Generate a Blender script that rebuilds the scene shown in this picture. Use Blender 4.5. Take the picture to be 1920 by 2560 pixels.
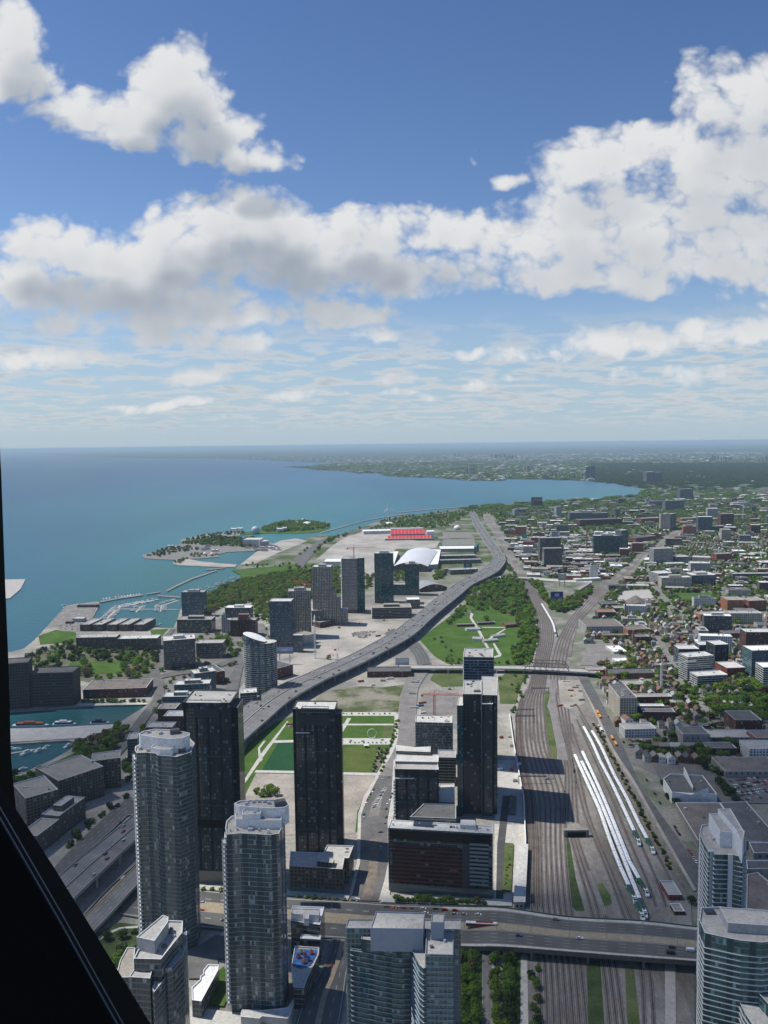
import bpy, bmesh, math, random
import numpy as np
from mathutils import Vector, Matrix, noise as mnoise
from mathutils.geometry import tessellate_polygon
for o in list(bpy.data.objects): bpy.data.objects.remove(o, do_unlink=True)
S = bpy.context.scene
# ---------------------------------------------------------------- camera
FPX, CX, CY = 2000.0, 960.0, 1280.0          # focal length and centre in photo pixels (1920 x 2560)
HC = 346.0                                    # eye height above the street
PITCH, ROLL = math.radians(4.84), math.radians(0.7)
_F = Vector((0, math.cos(PITCH), -math.sin(PITCH)))
_R0, _U0 = Vector((1, 0, 0)), Vector((0, math.sin(PITCH), math.cos(PITCH)))
_R = _R0*math.cos(ROLL) - _U0*math.sin(ROLL)
_U = _R0*math.sin(ROLL) + _U0*math.cos(ROLL)
cam = bpy.data.cameras.new("camera"); co = bpy.data.objects.new("camera", cam); S.collection.objects.link(co)
m = Matrix((_R, _U, -_F)).transposed().to_4x4(); m.translation = Vector((0, 0, HC)); co.matrix_world = m
cam.sensor_fit = 'VERTICAL'; cam.sensor_height = 32.0; cam.lens = 32.0*FPX/2560.0
cam.clip_start = 0.05; cam.clip_end = 400000.0
S.camera = co
# ---------------------------------------------------------------- light
SUN_EL = math.radians(58.0)
_sd = Vector((-1.0, 0.28, 0)).normalized()
SUN_DIR = Vector((_sd.x*math.cos(SUN_EL), _sd.y*math.cos(SUN_EL), math.sin(SUN_EL)))
sun = bpy.data.lights.new("sun", 'SUN'); so = bpy.data.objects.new("sun", sun); S.collection.objects.link(so)
sun.energy = 4.7; sun.angle = math.radians(0.5); sun.color = (1.0, 0.955, 0.88)
so.rotation_euler = SUN_DIR.to_track_quat('Z', 'Y').to_euler(); so.location = (0, 0, 900)
S.view_settings.view_transform = 'Standard'; S.view_settings.look = 'None'
S.view_settings.exposure = 0.0; S.view_settings.gamma = 1.0
S.cycles.max_bounces = 5; S.cycles.diffuse_bounces = 2; S.cycles.glossy_bounces = 2
S.cycles.transparent_max_bounces = 12; S.cycles.volume_bounces = 0; S.cycles.caustics_reflective = False
S.cycles.sample_clamp_indirect = 4.0

def raydir(px, py): return _F + _R*((px-CX)/FPX) - _U*((py-CY)/FPX)
def P(px, py, z=0.0):                         # photo pixel -> point on the horizontal plane at height z
    d = raydir(px, py); t = (z-HC)/d.z
    return Vector((d.x*t, d.y*t, z))
def proj(v):
    w = Vector((v[0], v[1], v[2]-HC)); f = w.dot(_F)
    return (CX+FPX*w.dot(_R)/f, CY-FPX*w.dot(_U)/f)
def hgt(bx, by, ty, z0=0.0):                  # height of something standing at (bx,by) whose top is seen at ty
    g = P(bx, by, z0); d = raydir(bx, ty)
    return HC + d.z*(g.y/d.y)
def inview(v, m=20):
    if v[1] < 5: return False
    x, y = proj(v); return -m < x < 1920+m and -m < y < 2560+m*3

# ---------------------------------------------------------------- world: sky with cumulus
def build_world():
    w = bpy.data.worlds.new("World"); S.world = w; w.use_nodes = True
    nt = w.node_tree; N = nt.nodes; L = nt.links; N.clear()
    def lk(a, b): L.new(a, b)
    def val(g, x):
        if isinstance(x, (int, float)): return None
        return x
    class G:
        def __init__(s, tree): s.t = tree
        def m(s, op, a, b=None, c=None, clamp=False):
            n = s.t.nodes.new('ShaderNodeMath'); n.operation = op; n.use_clamp = clamp
            for i, x in enumerate((a, b, c)):
                if x is None: continue
                if isinstance(x, (int, float)): n.inputs[i].default_value = x
                else: s.t.links.new(x, n.inputs[i])
            return n.outputs[0]
        def sm(s, x, a, b):
            n = s.t.nodes.new('ShaderNodeMapRange'); n.interpolation_type = 'SMOOTHSTEP'
            n.inputs[1].default_value = a; n.inputs[2].default_value = b; s.t.links.new(x, n.inputs[0]); return n.outputs[0]
        def comb(s, x, y, z=0.0):
            n = s.t.nodes.new('ShaderNodeCombineXYZ')
            for i, q in enumerate((x, y, z)):
                if isinstance(q, (int, float)): n.inputs[i].default_value = q
                else: s.t.links.new(q, n.inputs[i])
            return n.outputs[0]
        def noise(s, vec, scale, detail, rough=0.55, lac=2.0):
            n = s.t.nodes.new('ShaderNodeTexNoise'); n.inputs['Scale'].default_value = scale
            n.inputs['Detail'].default_value = detail; n.inputs['Roughness'].default_value = rough; n.inputs['Lacunarity'].default_value = lac
            s.t.links.new(vec, n.inputs['Vector']); return n.outputs[0]
        def mix(s, f, a, b):
            n = s.t.nodes.new('ShaderNodeMix'); n.data_type = 'RGBA'
            for i, x in ((0, f), (6, a), (7, b)):
                if isinstance(x, (int, float)): n.inputs[i].default_value = x
                elif isinstance(x, tuple): n.inputs[i].default_value = (*x, 1)
                else: s.t.links.new(x, n.inputs[i])
            return n.outputs[2]
    # each blob: centre, radii in photo pixels, turned into a direction in the sky
    BL = CLOUDS
    def density_group(gname, full):
        gt = bpy.data.node_groups.new(gname, 'ShaderNodeTree')
        gt.interface.new_socket("U", in_out='INPUT', socket_type='NodeSocketFloat')
        gt.interface.new_socket("V", in_out='INPUT', socket_type='NodeSocketFloat')
        gt.interface.new_socket("A", in_out='INPUT', socket_type='NodeSocketFloat')
        gt.interface.new_socket("D", in_out='OUTPUT', socket_type='NodeSocketFloat')
        gi = gt.nodes.new('NodeGroupInput'); go = gt.nodes.new('NodeGroupOutput'); g = G(gt)
        U, V = gi.outputs[0], gi.outputs[1]
        uv = g.comb(U, V)
        w1 = gt.nodes.new('ShaderNodeTexNoise'); w1.inputs['Scale'].default_value = 9; w1.inputs['Detail'].default_value = 3
        gt.links.new(uv, w1.inputs['Vector'])
        sp = gt.nodes.new('ShaderNodeSeparateColor'); gt.links.new(w1.outputs[1], sp.inputs[0])
        U2 = g.m('ADD', U, g.m('MULTIPLY', g.m('SUBTRACT', sp.outputs[0], .5), .07))
        V2 = g.m('ADD', V, g.m('MULTIPLY', g.m('SUBTRACT', sp.outputs[1], .5), .045))
        acc = None
        for (x, y, rx, ry) in BL:
            d = raydir(x, y); u0, v0 = d.x/d.y, d.z/d.y
            a = g.m('MULTIPLY', g.m('SUBTRACT', U2, u0), FPX/(rx*1.12)); b = g.m('MULTIPLY', g.m('SUBTRACT', V2, v0), FPX/(ry*1.22))
            q = g.m('MULTIPLY_ADD', a, a, g.m('MULTIPLY', b, b))
            r = g.m('SUBTRACT', 1.0, q)
            if ry < 42: r = g.m('MULTIPLY', r, .35+.65*ry/42)
            acc = r if acc is None else g.m('SMOOTH_MAX', acc, r, .25)
        acc = g.m('MAXIMUM', acc, -1.2)
        n1 = g.noise(uv, 15, 9 if full else 2, .54)
        uvs = g.comb(U, g.m('MULTIPLY', V, 1.25))
        n2 = g.noise(uvs, 7, 3, .5)
        n3v = gt.nodes.new('ShaderNodeTexVoronoi'); n3v.inputs['Scale'].default_value = 34; n3v.inputs['Detail'].default_value = 2.0
        wv = gt.nodes.new('ShaderNodeVectorMath'); wv.operation = 'MULTIPLY_ADD'; gt.links.new(w1.outputs[1], wv.inputs[0]); wv.inputs[1].default_value = (.06, .06, 0); gt.links.new(uvs, wv.inputs[2])
        gt.links.new(wv.outputs[0], n3v.inputs['Vector'])
        d0 = g.m('ADD', acc, g.m('MULTIPLY', g.m('SUBTRACT', n1, .5), gi.outputs[2]))
        d0 = g.m('ADD', d0, g.m('MULTIPLY', g.m('SUBTRACT', n2, .5), 1.0))
        if full: d0 = g.m('ADD', d0, g.m('MULTIPLY', g.m('SUBTRACT', .40, n3v.outputs[0]), .7))
        gt.links.new(d0, go.inputs[0])
        return gt
    GFULL, GLITE = density_group('cloud_density', True), density_group('cloud_thickness', False)
    g = G(nt)
    tc = N.new('ShaderNodeTexCoord'); sep = N.new('ShaderNodeSeparateXYZ'); lk(tc.outputs['Generated'], sep.inputs[0])
    dx, dy, dz = sep.outputs
    zc = g.m('MAXIMUM', dz, 0.012)
    sky = N.new('ShaderNodeTexSky'); sky.sky_type = 'NISHITA'; sky.sun_disc = False
    sky.sun_elevation = SUN_EL; sky.sun_rotation = math.atan2(SUN_DIR.x, SUN_DIR.y)
    sky.altitude = 300; sky.air_density = 1.0; sky.dust_density = 0.6; sky.ozone_density = 2.5
    lk(g.comb(dx, dy, zc), sky.inputs[0])
    dyc = g.m('MAXIMUM', dy, 0.15)
    U = g.m('DIVIDE', dx, dyc); V = g.m('DIVIDE', dz, dyc)
    def dens(du, dv, am=1.9, full=True):
        n = N.new('ShaderNodeGroup'); n.node_tree = GFULL if full else GLITE
        lk(g.m('ADD', U, du), n.inputs[0]); lk(g.m('ADD', V, dv), n.inputs[1]); n.inputs[2].default_value = am; return n.outputs[0]
    d0 = dens(0, 0); d1 = dens(-.008, .018, 1.8, False); d2 = dens(-.012, .055, 1.0, False)
    alpha = g.sm(d0, -.28, .50)
    shade = g.m('ADD', g.m('MULTIPLY', g.sm(d1, .35, 1.5), .34), g.m('MULTIPLY', g.sm(d2, .25, 1.0), .72))
    right = g.sm(U, .02, .22)                       # the bank to the right is thinner and lets more light through
    shade = g.m('MULTIPLY', shade, g.m('SUBTRACT', 1.0, g.m('MULTIPLY', right, .55)))
    shade = g.m('MULTIPLY', shade, g.m('MULTIPLY_ADD', g.sm(dz, .09, .20), .5, .5)); shade = g.m('MULTIPLY', shade, g.m('SUBTRACT', 1.0, g.m('MULTIPLY', g.sm(dz, .33, .40), .45)))
    # clouds to the right are lit brighter, centre-left ones show their grey undersides
    cloudcol = g.mix(shade, (12.7, 12.9, 13.1), (5.8, 6.7, 7.9))
    # small far cumulus, perspective-projected on a layer
    zz = g.m('MAXIMUM', dz, 0.01)
    far = N.new('ShaderNodeVectorMath'); far.operation = 'MULTIPLY'
    lk(g.comb(g.m('DIVIDE', dx, g.m('ADD', zz, .09)), g.m('DIVIDE', dy, g.m('ADD', zz, .09))), far.inputs[0]); far.inputs[1].default_value = (1, 1, 1)
    nf = g.noise(far.outputs[0], 3.1, 7, .56); nf2 = g.noise(far.outputs[0], .8, 2, .5)
    el_hi = g.sm(dz, .165, .095); el_lo = g.sm(dz, .006, .04)
    cov = g.m('ADD', nf, g.m('MULTIPLY', g.m('SUBTRACT', nf2, .5), .35))
    fa = g.m('MULTIPLY', g.m('MULTIPLY', g.sm(cov, .44, .60), g.m('MULTIPLY', el_hi, el_lo)), .85)
    fcol = g.mix(g.sm(cov, .52, .72), (10.6, 11.0, 11.4), (7.6, 8.7, 9.7))
    tint = N.new('ShaderNodeMix'); tint.data_type = 'RGBA'; tint.blend_type = 'MULTIPLY'; tint.inputs[0].default_value = 1
    lk(sky.outputs[0], tint.inputs[6]); tint.inputs[7].default_value = (1.55, 1.72, 1.95, 1)
    hz = g.sm(dz, .24, .0)
    skyc = g.mix(g.m('MULTIPLY', hz, .80), tint.outputs[2], (7.1, 9.2, 11.1))
    # deepen the blue high up
    hi = N.new('ShaderNodeMix'); hi.data_type = 'RGBA'; hi.blend_type = 'MULTIPLY'; lk(g.sm(dz, .1, .55), hi.inputs[0]); lk(skyc, hi.inputs[6]); hi.inputs[7].default_value = (.70, .78, .88, 1)
    c = g.mix(fa, hi.outputs[2], fcol)
    c = g.mix(alpha, c, cloudcol)
    bg = N.new('ShaderNodeBackground'); lk(c, bg.inputs[0]); bg.inputs[1].default_value = SKY_STRENGTH
    out = N.new('ShaderNodeOutputWorld'); lk(bg.outputs[0], out.inputs[0])
    w.cycles.sampling_method = 'MANUAL'; w.cycles.sample_map_resolution = 512
SKY_STRENGTH = 0.060
HAZE = 3.3e-5
CLOUDS = [(545,548,165,72),(660,552,165,72),(450,570,120,85),(760,590,110,75),(820,660,200,60),(260,640,150,70),(480,760,260,40),(1180,580,70,45),(1700,660,240,50),(1480,620,200,60),(1900,400,100,110),(330,330,120,45),(480,250,100,90),(430,200,120,95),(300,285,210,62),(520,320,140,60),(650,390,100,40),(110,280,90,30),
 (30,190,120,55),(30,90,80,70),
 (600,560,230,95),(470,640,180,110),(720,640,180,110),(900,590,200,75),(1060,570,130,55),(1010,680,160,60),
 (150,630,190,75),(60,700,190,75),(350,730,300,75),(500,800,280,45),(850,790,150,42),(940,835,90,28),(200,800,160,30),
 (1500,400,150,75),(1600,350,120,55),(1840,270,170,130),(1770,420,190,100),(1600,560,330,115),(1850,600,270,125),(1310,610,170,95),(1360,690,220,50),(1560,705,260,36),
 (1560,855,190,38),(1350,885,130,20),(1840,840,180,38),(1760,940,110,20),(1540,930,90,16),(1130,893,90,14),
 (150,888,210,26),(480,855,230,26),(480,935,120,26),(1190,388,24,20),(1285,438,50,18),(980,945,70,14),(1190,960,80,14),(1020,980,90,12),(760,985,120,13),(420,1005,150,12)]
build_world()

# ---------------------------------------------------------------- materials
MATS = {}
def mat(name, col, rough=0.85, var=0.0, scale=0.2, col2=None, spec=0.3, metal=0.0, det=4, stretch=None, lo=.35, hi=.65):
    if name in MATS: return MATS[name]
    M = bpy.data.materials.new(name); M.use_nodes = True; nt = M.node_tree; b = nt.nodes['Principled BSDF']
    b.inputs['Roughness'].default_value = rough; b.inputs['Specular IOR Level'].default_value = spec; b.inputs['Metallic'].default_value = metal
    if col2 is None and var: col2 = tuple(max(0, c*(1-var)) for c in col); col = tuple(min(1, c*(1+var)) for c in col)
    if col2:
        tc = nt.nodes.new('ShaderNodeTexCoord'); n = nt.nodes.new('ShaderNodeTexNoise'); n.inputs['Scale'].default_value = scale; n.inputs['Detail'].default_value = det; n.inputs['Roughness'].default_value = .65
        src = tc.outputs['Object']
        if stretch:
            mp = nt.nodes.new('ShaderNodeMapping'); mp.inputs['Scale'].default_value = stretch; nt.links.new(src, mp.inputs[0]); src = mp.outputs[0]
        nt.links.new(src, n.inputs['Vector'])
        mr = nt.nodes.new('ShaderNodeMapRange'); mr.inputs[1].default_value = lo; mr.inputs[2].default_value = hi; nt.links.new(n.outputs[0], mr.inputs[0])
        mx = nt.nodes.new('ShaderNodeMix'); mx.data_type = 'RGBA'; nt.links.new(mr.outputs[0], mx.inputs[0])
        mx.inputs[6].default_value = (*col, 1); mx.inputs[7].default_value = (*col2, 1); res = mx.outputs[2]
        if scale < .3:                          # finer stains and wear on top
            n2 = nt.nodes.new('ShaderNodeTexNoise'); n2.inputs['Scale'].default_value = .42; n2.inputs['Detail'].default_value = 5; n2.inputs['Distortion'].default_value = 1.5; nt.links.new(src, n2.inputs['Vector'])
            m2 = nt.nodes.new('ShaderNodeMapRange'); m2.inputs[1].default_value = .3; m2.inputs[2].default_value = .7; m2.inputs[3].default_value = .76; m2.inputs[4].default_value = 1.16; nt.links.new(n2.outputs[0], m2.inputs[0])
            vm = nt.nodes.new('ShaderNodeVectorMath'); vm.operation = 'SCALE'; nt.links.new(res, vm.inputs[0]); nt.links.new(m2.outputs[0], vm.inputs[3]); res = vm.outputs[0]
        nt.links.new(res, b.inputs['Base Color'])
    else: b.inputs['Base Color'].default_value = (*col, 1)
    MATS[name] = M; return M

class NB:                                     # small node helper
    def __init__(s, name):
        s.M = bpy.data.materials.new(name); s.M.use_nodes = True; s.t = s.M.node_tree; s.b = s.t.nodes['Principled BSDF']; MATS[name] = s.M
    def m(s, op, a, b=None, c=None):
        n = s.t.nodes.new('ShaderNodeMath'); n.operation = op
        for i, x in enumerate((a, b, c)):
            if x is None: continue
            if isinstance(x, (int, float)): n.inputs[i].default_value = x
            else: s.t.links.new(x, n.inputs[i])
        return n.outputs[0]
    def uv(s):
        n = s.t.nodes.new('ShaderNodeUVMap'); q = s.t.nodes.new('ShaderNodeSeparateXYZ'); s.t.links.new(n.outputs[0], q.inputs[0]); return q.outputs[0], q.outputs[1]
    def wn(s, a, b):
        c = s.t.nodes.new('ShaderNodeCombineXYZ'); n = s.t.nodes.new('ShaderNodeTexWhiteNoise'); n.noise_dimensions = '2D'
        for i, x in enumerate((a, b)):
            if isinstance(x, (int, float)): c.inputs[i].default_value = x
            else: s.t.links.new(x, c.inputs[i])
        s.t.links.new(c.outputs[0], n.inputs[0]); return n.outputs[0]
    def mix(s, f, a, b):
        n = s.t.nodes.new('ShaderNodeMix'); n.data_type = 'RGBA'
        for i, x in ((0, f), (6, a), (7, b)):
            if isinstance(x, (int, float)): n.inputs[i].default_value = x
            elif isinstance(x, tuple): n.inputs[i].default_value = (*x, 1)
            else: s.t.links.new(x, n.inputs[i])
        return n.outputs[2]
    def noise(s, scale, det=4, coord='Object', stretch=None):
        tc = s.t.nodes.new('ShaderNodeTexCoord'); n = s.t.nodes.new('ShaderNodeTexNoise'); n.inputs['Scale'].default_value = scale; n.inputs['Detail'].default_value = det
        src = tc.outputs[coord]
        if stretch:
            mp = s.t.nodes.new('ShaderNodeMapping'); mp.inputs['Scale'].default_value = stretch; s.t.links.new(src, mp.inputs[0]); src = mp.outputs[0]
        s.t.links.new(src, n.inputs['Vector']); return n.outputs[0]
    def rng(s, x, a, b, c=0., d=1.):
        n = s.t.nodes.new('ShaderNodeMapRange'); s.t.links.new(x, n.inputs[0])
        for i, q in enumerate((a, b, c, d)): n.inputs[i+1].default_value = q
        return n.outputs[0]
    def out(s, col=None, rough=None, spec=None, metal=None):
        for k, x in (('Base Color', col), ('Roughness', rough), ('Specular IOR Level', spec), ('Metallic', metal)):
            if x is None: continue
            if isinstance(x, (int, float)): s.b.inputs[k].default_value = x
            elif isinstance(x, tuple): s.b.inputs[k].default_value = (*x, 1)
            else: s.t.links.new(x, s.b.inputs[k])
        return s.M

def facade(name, glass, band, mull=None, fh=3.0, cw=1.6, bf=.2, mf=.12, var=.5, pl=.12, light=(.30,.33,.34), bay=0, bayf=.3, baycol=None, spec=.6, rough=.12, metal=0.0, zones=None):
    """window grid in metres: u runs along the wall, v is the height"""
    if name in MATS: return MATS[name]
    mull = mull or band
    n = NB(name); u, v = n.uv()
    fu, fv = n.m('DIVIDE', u, cw), n.m('DIVIDE', v, fh)
    iu, iv = n.m('FLOOR', fu), n.m('FLOOR', fv); ru, rv = n.m('FRACT', fu), n.m('FRACT', fv)
    r1 = n.wn(iu, iv); r2 = n.wn(n.m('ADD', iu, 37.7), n.m('MULTIPLY', iv, 1.3)); col3 = n.wn(n.m('FLOOR', n.m('DIVIDE', u, cw*3)), 5.0)
    g = n.mix(n.m('MULTIPLY', r1, var), glass, tuple(c*.25 for c in glass))
    g = n.mix(n.m('MULTIPLY', n.m('GREATER_THAN', r2, n.m('SUBTRACT', 1.0, n.m('MULTIPLY', n.m('ADD', col3, .35), pl*1.5))), n.m('MULTIPLY_ADD', r1, .7, .3)), g, light)
    isb = n.m('LESS_THAN', rv, bf); ism = n.m('LESS_THAN', ru, mf)
    c = n.mix(ism, g, mull); c = n.mix(isb, c, band)
    solid = n.m('MAXIMUM', isb, ism)
    if bay:
        fb = n.m('FRACT', n.m('DIVIDE', u, bay)); ib = n.m('LESS_THAN', fb, bayf)
        c = n.mix(ib, c, baycol or band); solid = n.m('MAXIMUM', solid, ib)
    if zones:                                  # (v0, v1, colour): whole storeys in another colour
        for (a, b2, zc) in zones:
            iz = n.m('MULTIPLY', n.m('GREATER_THAN', v, a), n.m('LESS_THAN', v, b2)); c = n.mix(iz, c, zc)
    dn = n.rng(n.noise(.08, 3, 'Object', (1, 1, .3)), .3, .7, .8, 1.1)
    mm = n.t.nodes.new('ShaderNodeVectorMath'); mm.operation = 'SCALE'; n.t.links.new(c, mm.inputs[0]); n.t.links.new(dn, mm.inputs[3])
    return n.out(mm.outputs[0], n.m('MULTIPLY_ADD', solid, .75-rough, rough), n.m('MULTIPLY_ADD', solid, .25-spec, spec), metal)

# ---------------------------------------------------------------- mesh building
COL = S.collection
def tag(o, label=None, cat=None, group=None, kind=None):
    if label: o['label'] = label
    if cat: o['category'] = cat
    if group: o['group'] = group
    if kind: o['kind'] = kind
    return o
def empty(name, loc, label=None, cat=None, group=None):
    o = bpy.data.objects.new(name, None); COL.objects.link(o); o.location = loc; o.empty_display_size = 1
    return tag(o, label, cat, group)
def area2(p): return sum(p[i][0]*p[(i+1) % len(p)][1]-p[(i+1) % len(p)][0]*p[i][1] for i in range(len(p)))
def ccw(p): p = [(q[0], q[1]) for q in p]; return p if area2(p) > 0 else p[::-1]
def inset(p, d):
    p = ccw(p); n = len(p); r = []
    for i in range(n):
        a, b, c = Vector(p[i-1]), Vector(p[i]), Vector(p[(i+1) % n])
        e1 = (b-a).normalized() if (b-a).length > 1e-6 else Vector((1, 0)); e2 = (c-b).normalized() if (c-b).length > 1e-6 else e1
        n1, n2 = Vector((-e1.y, e1.x)), Vector((-e2.y, e2.x)); s = n1+n2
        k = max(.35, 1+n1.dot(n2)); q = b+s*(d/k); r.append((q.x, q.y))
    return r
class MB:
    def __init__(s, org=(0, 0, 0)): s.v = []; s.f = []; s.m = []; s.uv = []; s.mats = []; s.o = Vector(org)
    def mi(s, m):
        if m not in s.mats: s.mats.append(m)
        return s.mats.index(m)
    def face(s, pts, m, uv=None):
        k = len(s.v); s.v += [(p[0]-s.o.x, p[1]-s.o.y, p[2]-s.o.z) for p in pts]; s.f.append(tuple(range(k, k+len(pts)))); s.m.append(s.mi(m))
        s.uv += uv if uv else [(p[0], p[1]) for p in pts]
    def poly(s, pts2, z, m, uvf=None):
        pts = [(p[0], p[1], z if not callable(z) else z(p)) for p in pts2]
        if len(pts) <= 4: s.face(pts, m, [uvf(p) for p in pts] if uvf else None); return
        for t in tessellate_polygon([[Vector(p) for p in pts]]):
            q = [pts[i] for i in t]
            a = (q[1][0]-q[0][0])*(q[2][1]-q[0][1])-(q[1][1]-q[0][1])*(q[2][0]-q[0][0])
            if a < 0: q = q[::-1]
            s.face(q, m, [uvf(p) for p in q] if uvf else None)
    def walls(s, p, z0, z1, m, inward=False, v0=0.0):
        n = len(p); u = 0
        for i in range(n):
            a, b = p[i], p[(i+1) % n]; L = math.hypot(b[0]-a[0], b[1]-a[1])
            za = z1(a) if callable(z1) else z1; zb = z1(b) if callable(z1) else z1
            q = [(a[0], a[1], z0), (b[0], b[1], z0), (b[0], b[1], zb), (a[0], a[1], za)]; uv = [(u, z0-v0), (u+L, z0-v0), (u+L, zb-v0), (u, za-v0)]
            if inward: q = q[::-1]; uv = uv[::-1]
            s.face(q, m, uv); u += L
    def prism(s, p, z0, z1, m, mt=None, bottom=False):
        p = ccw(p); s.walls(p, z0, z1, m); s.poly(p, z1, mt or m)
        if bottom: s.poly(p[::-1], z0, m)
    def box(s, c, sx, sy, z0, z1, m, rot=0.0, mt=None, bottom=False):
        ca, sa = math.cos(rot), math.sin(rot)
        s.prism([(c[0]+x*ca-y*sa, c[1]+x*sa+y*ca) for x, y in ((-sx/2, -sy/2), (sx/2, -sy/2), (sx/2, sy/2), (-sx/2, sy/2))], z0, z1, m, mt, bottom)
    def bar(s, a, b, r, m, n=4, r2=None):
        a, b = Vector(a), Vector(b); d = b-a
        if d.length < 1e-6: return
        z = d.normalized(); x = z.orthogonal().normalized(); y = z.cross(x); r2 = r if r2 is None else r2
        ra = [a+(x*math.cos(t)+y*math.sin(t))*r for t in [2*math.pi*(i+.5)/n for i in range(n)]]
        rb = [b+(x*math.cos(t)+y*math.sin(t))*r2 for t in [2*math.pi*(i+.5)/n for i in range(n)]]
        for i in range(n): s.face([ra[i], ra[(i+1) % n], rb[(i+1) % n], rb[i]], m)
        s.face(rb, m); s.face(ra[::-1], m)
    def dome(s, c, r, h, m, nu=12, nv=5, z0=0):
        for j in range(nv):
            a0, a1 = math.pi/2*j/nv, math.pi/2*(j+1)/nv
            for i in range(nu):
                t0, t1 = 2*math.pi*i/nu, 2*math.pi*(i+1)/nu
                f = lambda t, a: (c[0]+r*math.cos(t)*math.cos(a), c[1]+r*math.sin(t)*math.cos(a), z0+h*math.sin(a))
                q = [f(t0, a0), f(t1, a0), f(t1, a1), f(t0, a1)]
                s.face(q[:3] if j == nv-1 else q, m)
    def build(s, name, parent=None, smooth=False):
        me = bpy.data.meshes.new(name)
        me.from_pydata(s.v, [], s.f); me.polygons.foreach_set('material_index', s.m)
        for q in s.mats: me.materials.append(q)
        ul = me.uv_layers.new(name='UVMap'); ul.data.foreach_set('uv', np.array(s.uv, dtype=np.float32).ravel())
        if smooth: me.polygons.foreach_set('use_smooth', [True]*len(s.f))
        me.update(); o = bpy.data.objects.new(name, me); COL.objects.link(o)
        if parent: o.parent = parent
        else: o.location = s.o
        return o
def ellipse(c, rx, ry, n=28, rot=0.0, a0=0, a1=2*math.pi, full=True):
    ca, sa = math.cos(rot), math.sin(rot); k = n if full else n+1
    return [(c[0]+rx*math.cos(t)*ca-ry*math.sin(t)*sa, c[1]+rx*math.cos(t)*sa+ry*math.sin(t)*ca) for t in [a0+(a1-a0)*i/n for i in range(k)]]

# occupancy grid, so that scattered things keep clear of what stands there
GX0, GY0, GR = -1600, 380, 4.0
OCC = np.zeros((1400, 1200), dtype=np.uint8)      # [iy, ix]
_yy, _xx = np.mgrid[0:OCC.shape[0], 0:OCC.shape[1]]
def occ_poly(p, v=1, grow=0.0):
    p = ccw(p)
    if grow: p = inset(p, -grow)
    a = np.array(p); ix0, ix1 = int((a[:, 0].min()-GX0)/GR)-1, int((a[:, 0].max()-GX0)/GR)+2; iy0, iy1 = int((a[:, 1].min()-GY0)/GR)-1, int((a[:, 1].max()-GY0)/GR)+2
    ix0, iy0 = max(0, ix0), max(0, iy0); ix1, iy1 = min(OCC.shape[1], ix1), min(OCC.shape[0], iy1)
    if ix0 >= ix1 or iy0 >= iy1: return
    X = GX0+GR*(_xx[iy0:iy1, ix0:ix1]+.5); Y = GY0+GR*(_yy[iy0:iy1, ix0:ix1]+.5); ins = np.zeros(X.shape, bool)
    for i in range(len(p)):
        x1, y1 = p[i-1]; x2, y2 = p[i]
        if y1 == y2: continue
        ins ^= ((y1 > Y) != (y2 > Y)) & (X < (x2-x1)*(Y-y1)/(y2-y1)+x1)
    sub = OCC[iy0:iy1, ix0:ix1]; sub[ins] = v
def occ_at(x, y):
    ix, iy = int((x-GX0)/GR), int((y-GY0)/GR)
    if 0 <= ix < OCC.shape[1] and 0 <= iy < OCC.shape[0]: return OCC[iy, ix]
    return 0
def inpoly(x, y, p):
    c = False
    for i in range(len(p)):
        x1, y1 = p[i-1]; x2, y2 = p[i]
        if (y1 > y) != (y2 > y) and x < (x2-x1)*(y-y1)/(y2-y1)+x1: c = not c
    return c
# ================================================================ THE SETTING
rnd = random.Random(7)
# --- materials of the ground
def m_ground():
    n = NB('ground_mat'); tc = n.t.nodes.new('ShaderNodeTexCoord'); q = n.t.nodes.new('ShaderNodeSeparateXYZ'); n.t.links.new(tc.outputs['Object'], q.inputs[0])
    x, y = q.outputs[0], q.outputs[1]
    a = n.rng(n.noise(.035, 6), .35, .65); near = n.mix(a, (.40, .375, .325), (.27, .255, .225))
    near = n.mix(n.rng(n.noise(.012, 5), .5, .62), near, (.22, .215, .20))
    g = n.mix(n.rng(n.noise(.02, 5), .4, .6), (.055, .095, .03), (.10, .13, .05))
    mid = n.mix(n.rng(n.noise(.009, 6), .46, .60), g, (.24, .23, .205))
    far = n.mix(n.rng(n.noise(.004, 6), .40, .60), (.030, .055, .030), (.06, .085, .05))
    speck = n.m('MULTIPLY', n.rng(n.noise(.0105, 5), .54, .64), n.rng(n.noise(.00045, 3), .42, .56))
    far = n.mix(n.m('MULTIPLY', speck, .8), far, (.30, .30, .29))
    c = n.mix(n.rng(y, 1700, 2300), near, mid)
    ry = n.m('GREATER_THAN', n.m('SUBTRACT', x, n.m('MULTIPLY', y, .16)), 60)      # east of the tracks the ground between houses is darker, greener
    c = n.mix(n.m('MULTIPLY', ry, .6), c, n.mix(n.rng(n.noise(.03, 5), .45, .6), (.06, .095, .035), (.22, .215, .20)))
    c = n.mix(n.rng(y, 4200, 6500), c, far)
    f = n.rng(n.noise(.33, 5), .3, .7, .75, 1.2); vm = n.t.nodes.new('ShaderNodeVectorMath'); vm.operation = 'SCALE'; n.t.links.new(c, vm.inputs[0]); n.t.links.new(f, vm.inputs[3]); c = vm.outputs[0]
    return n.out(c, .95, .1)
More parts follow.
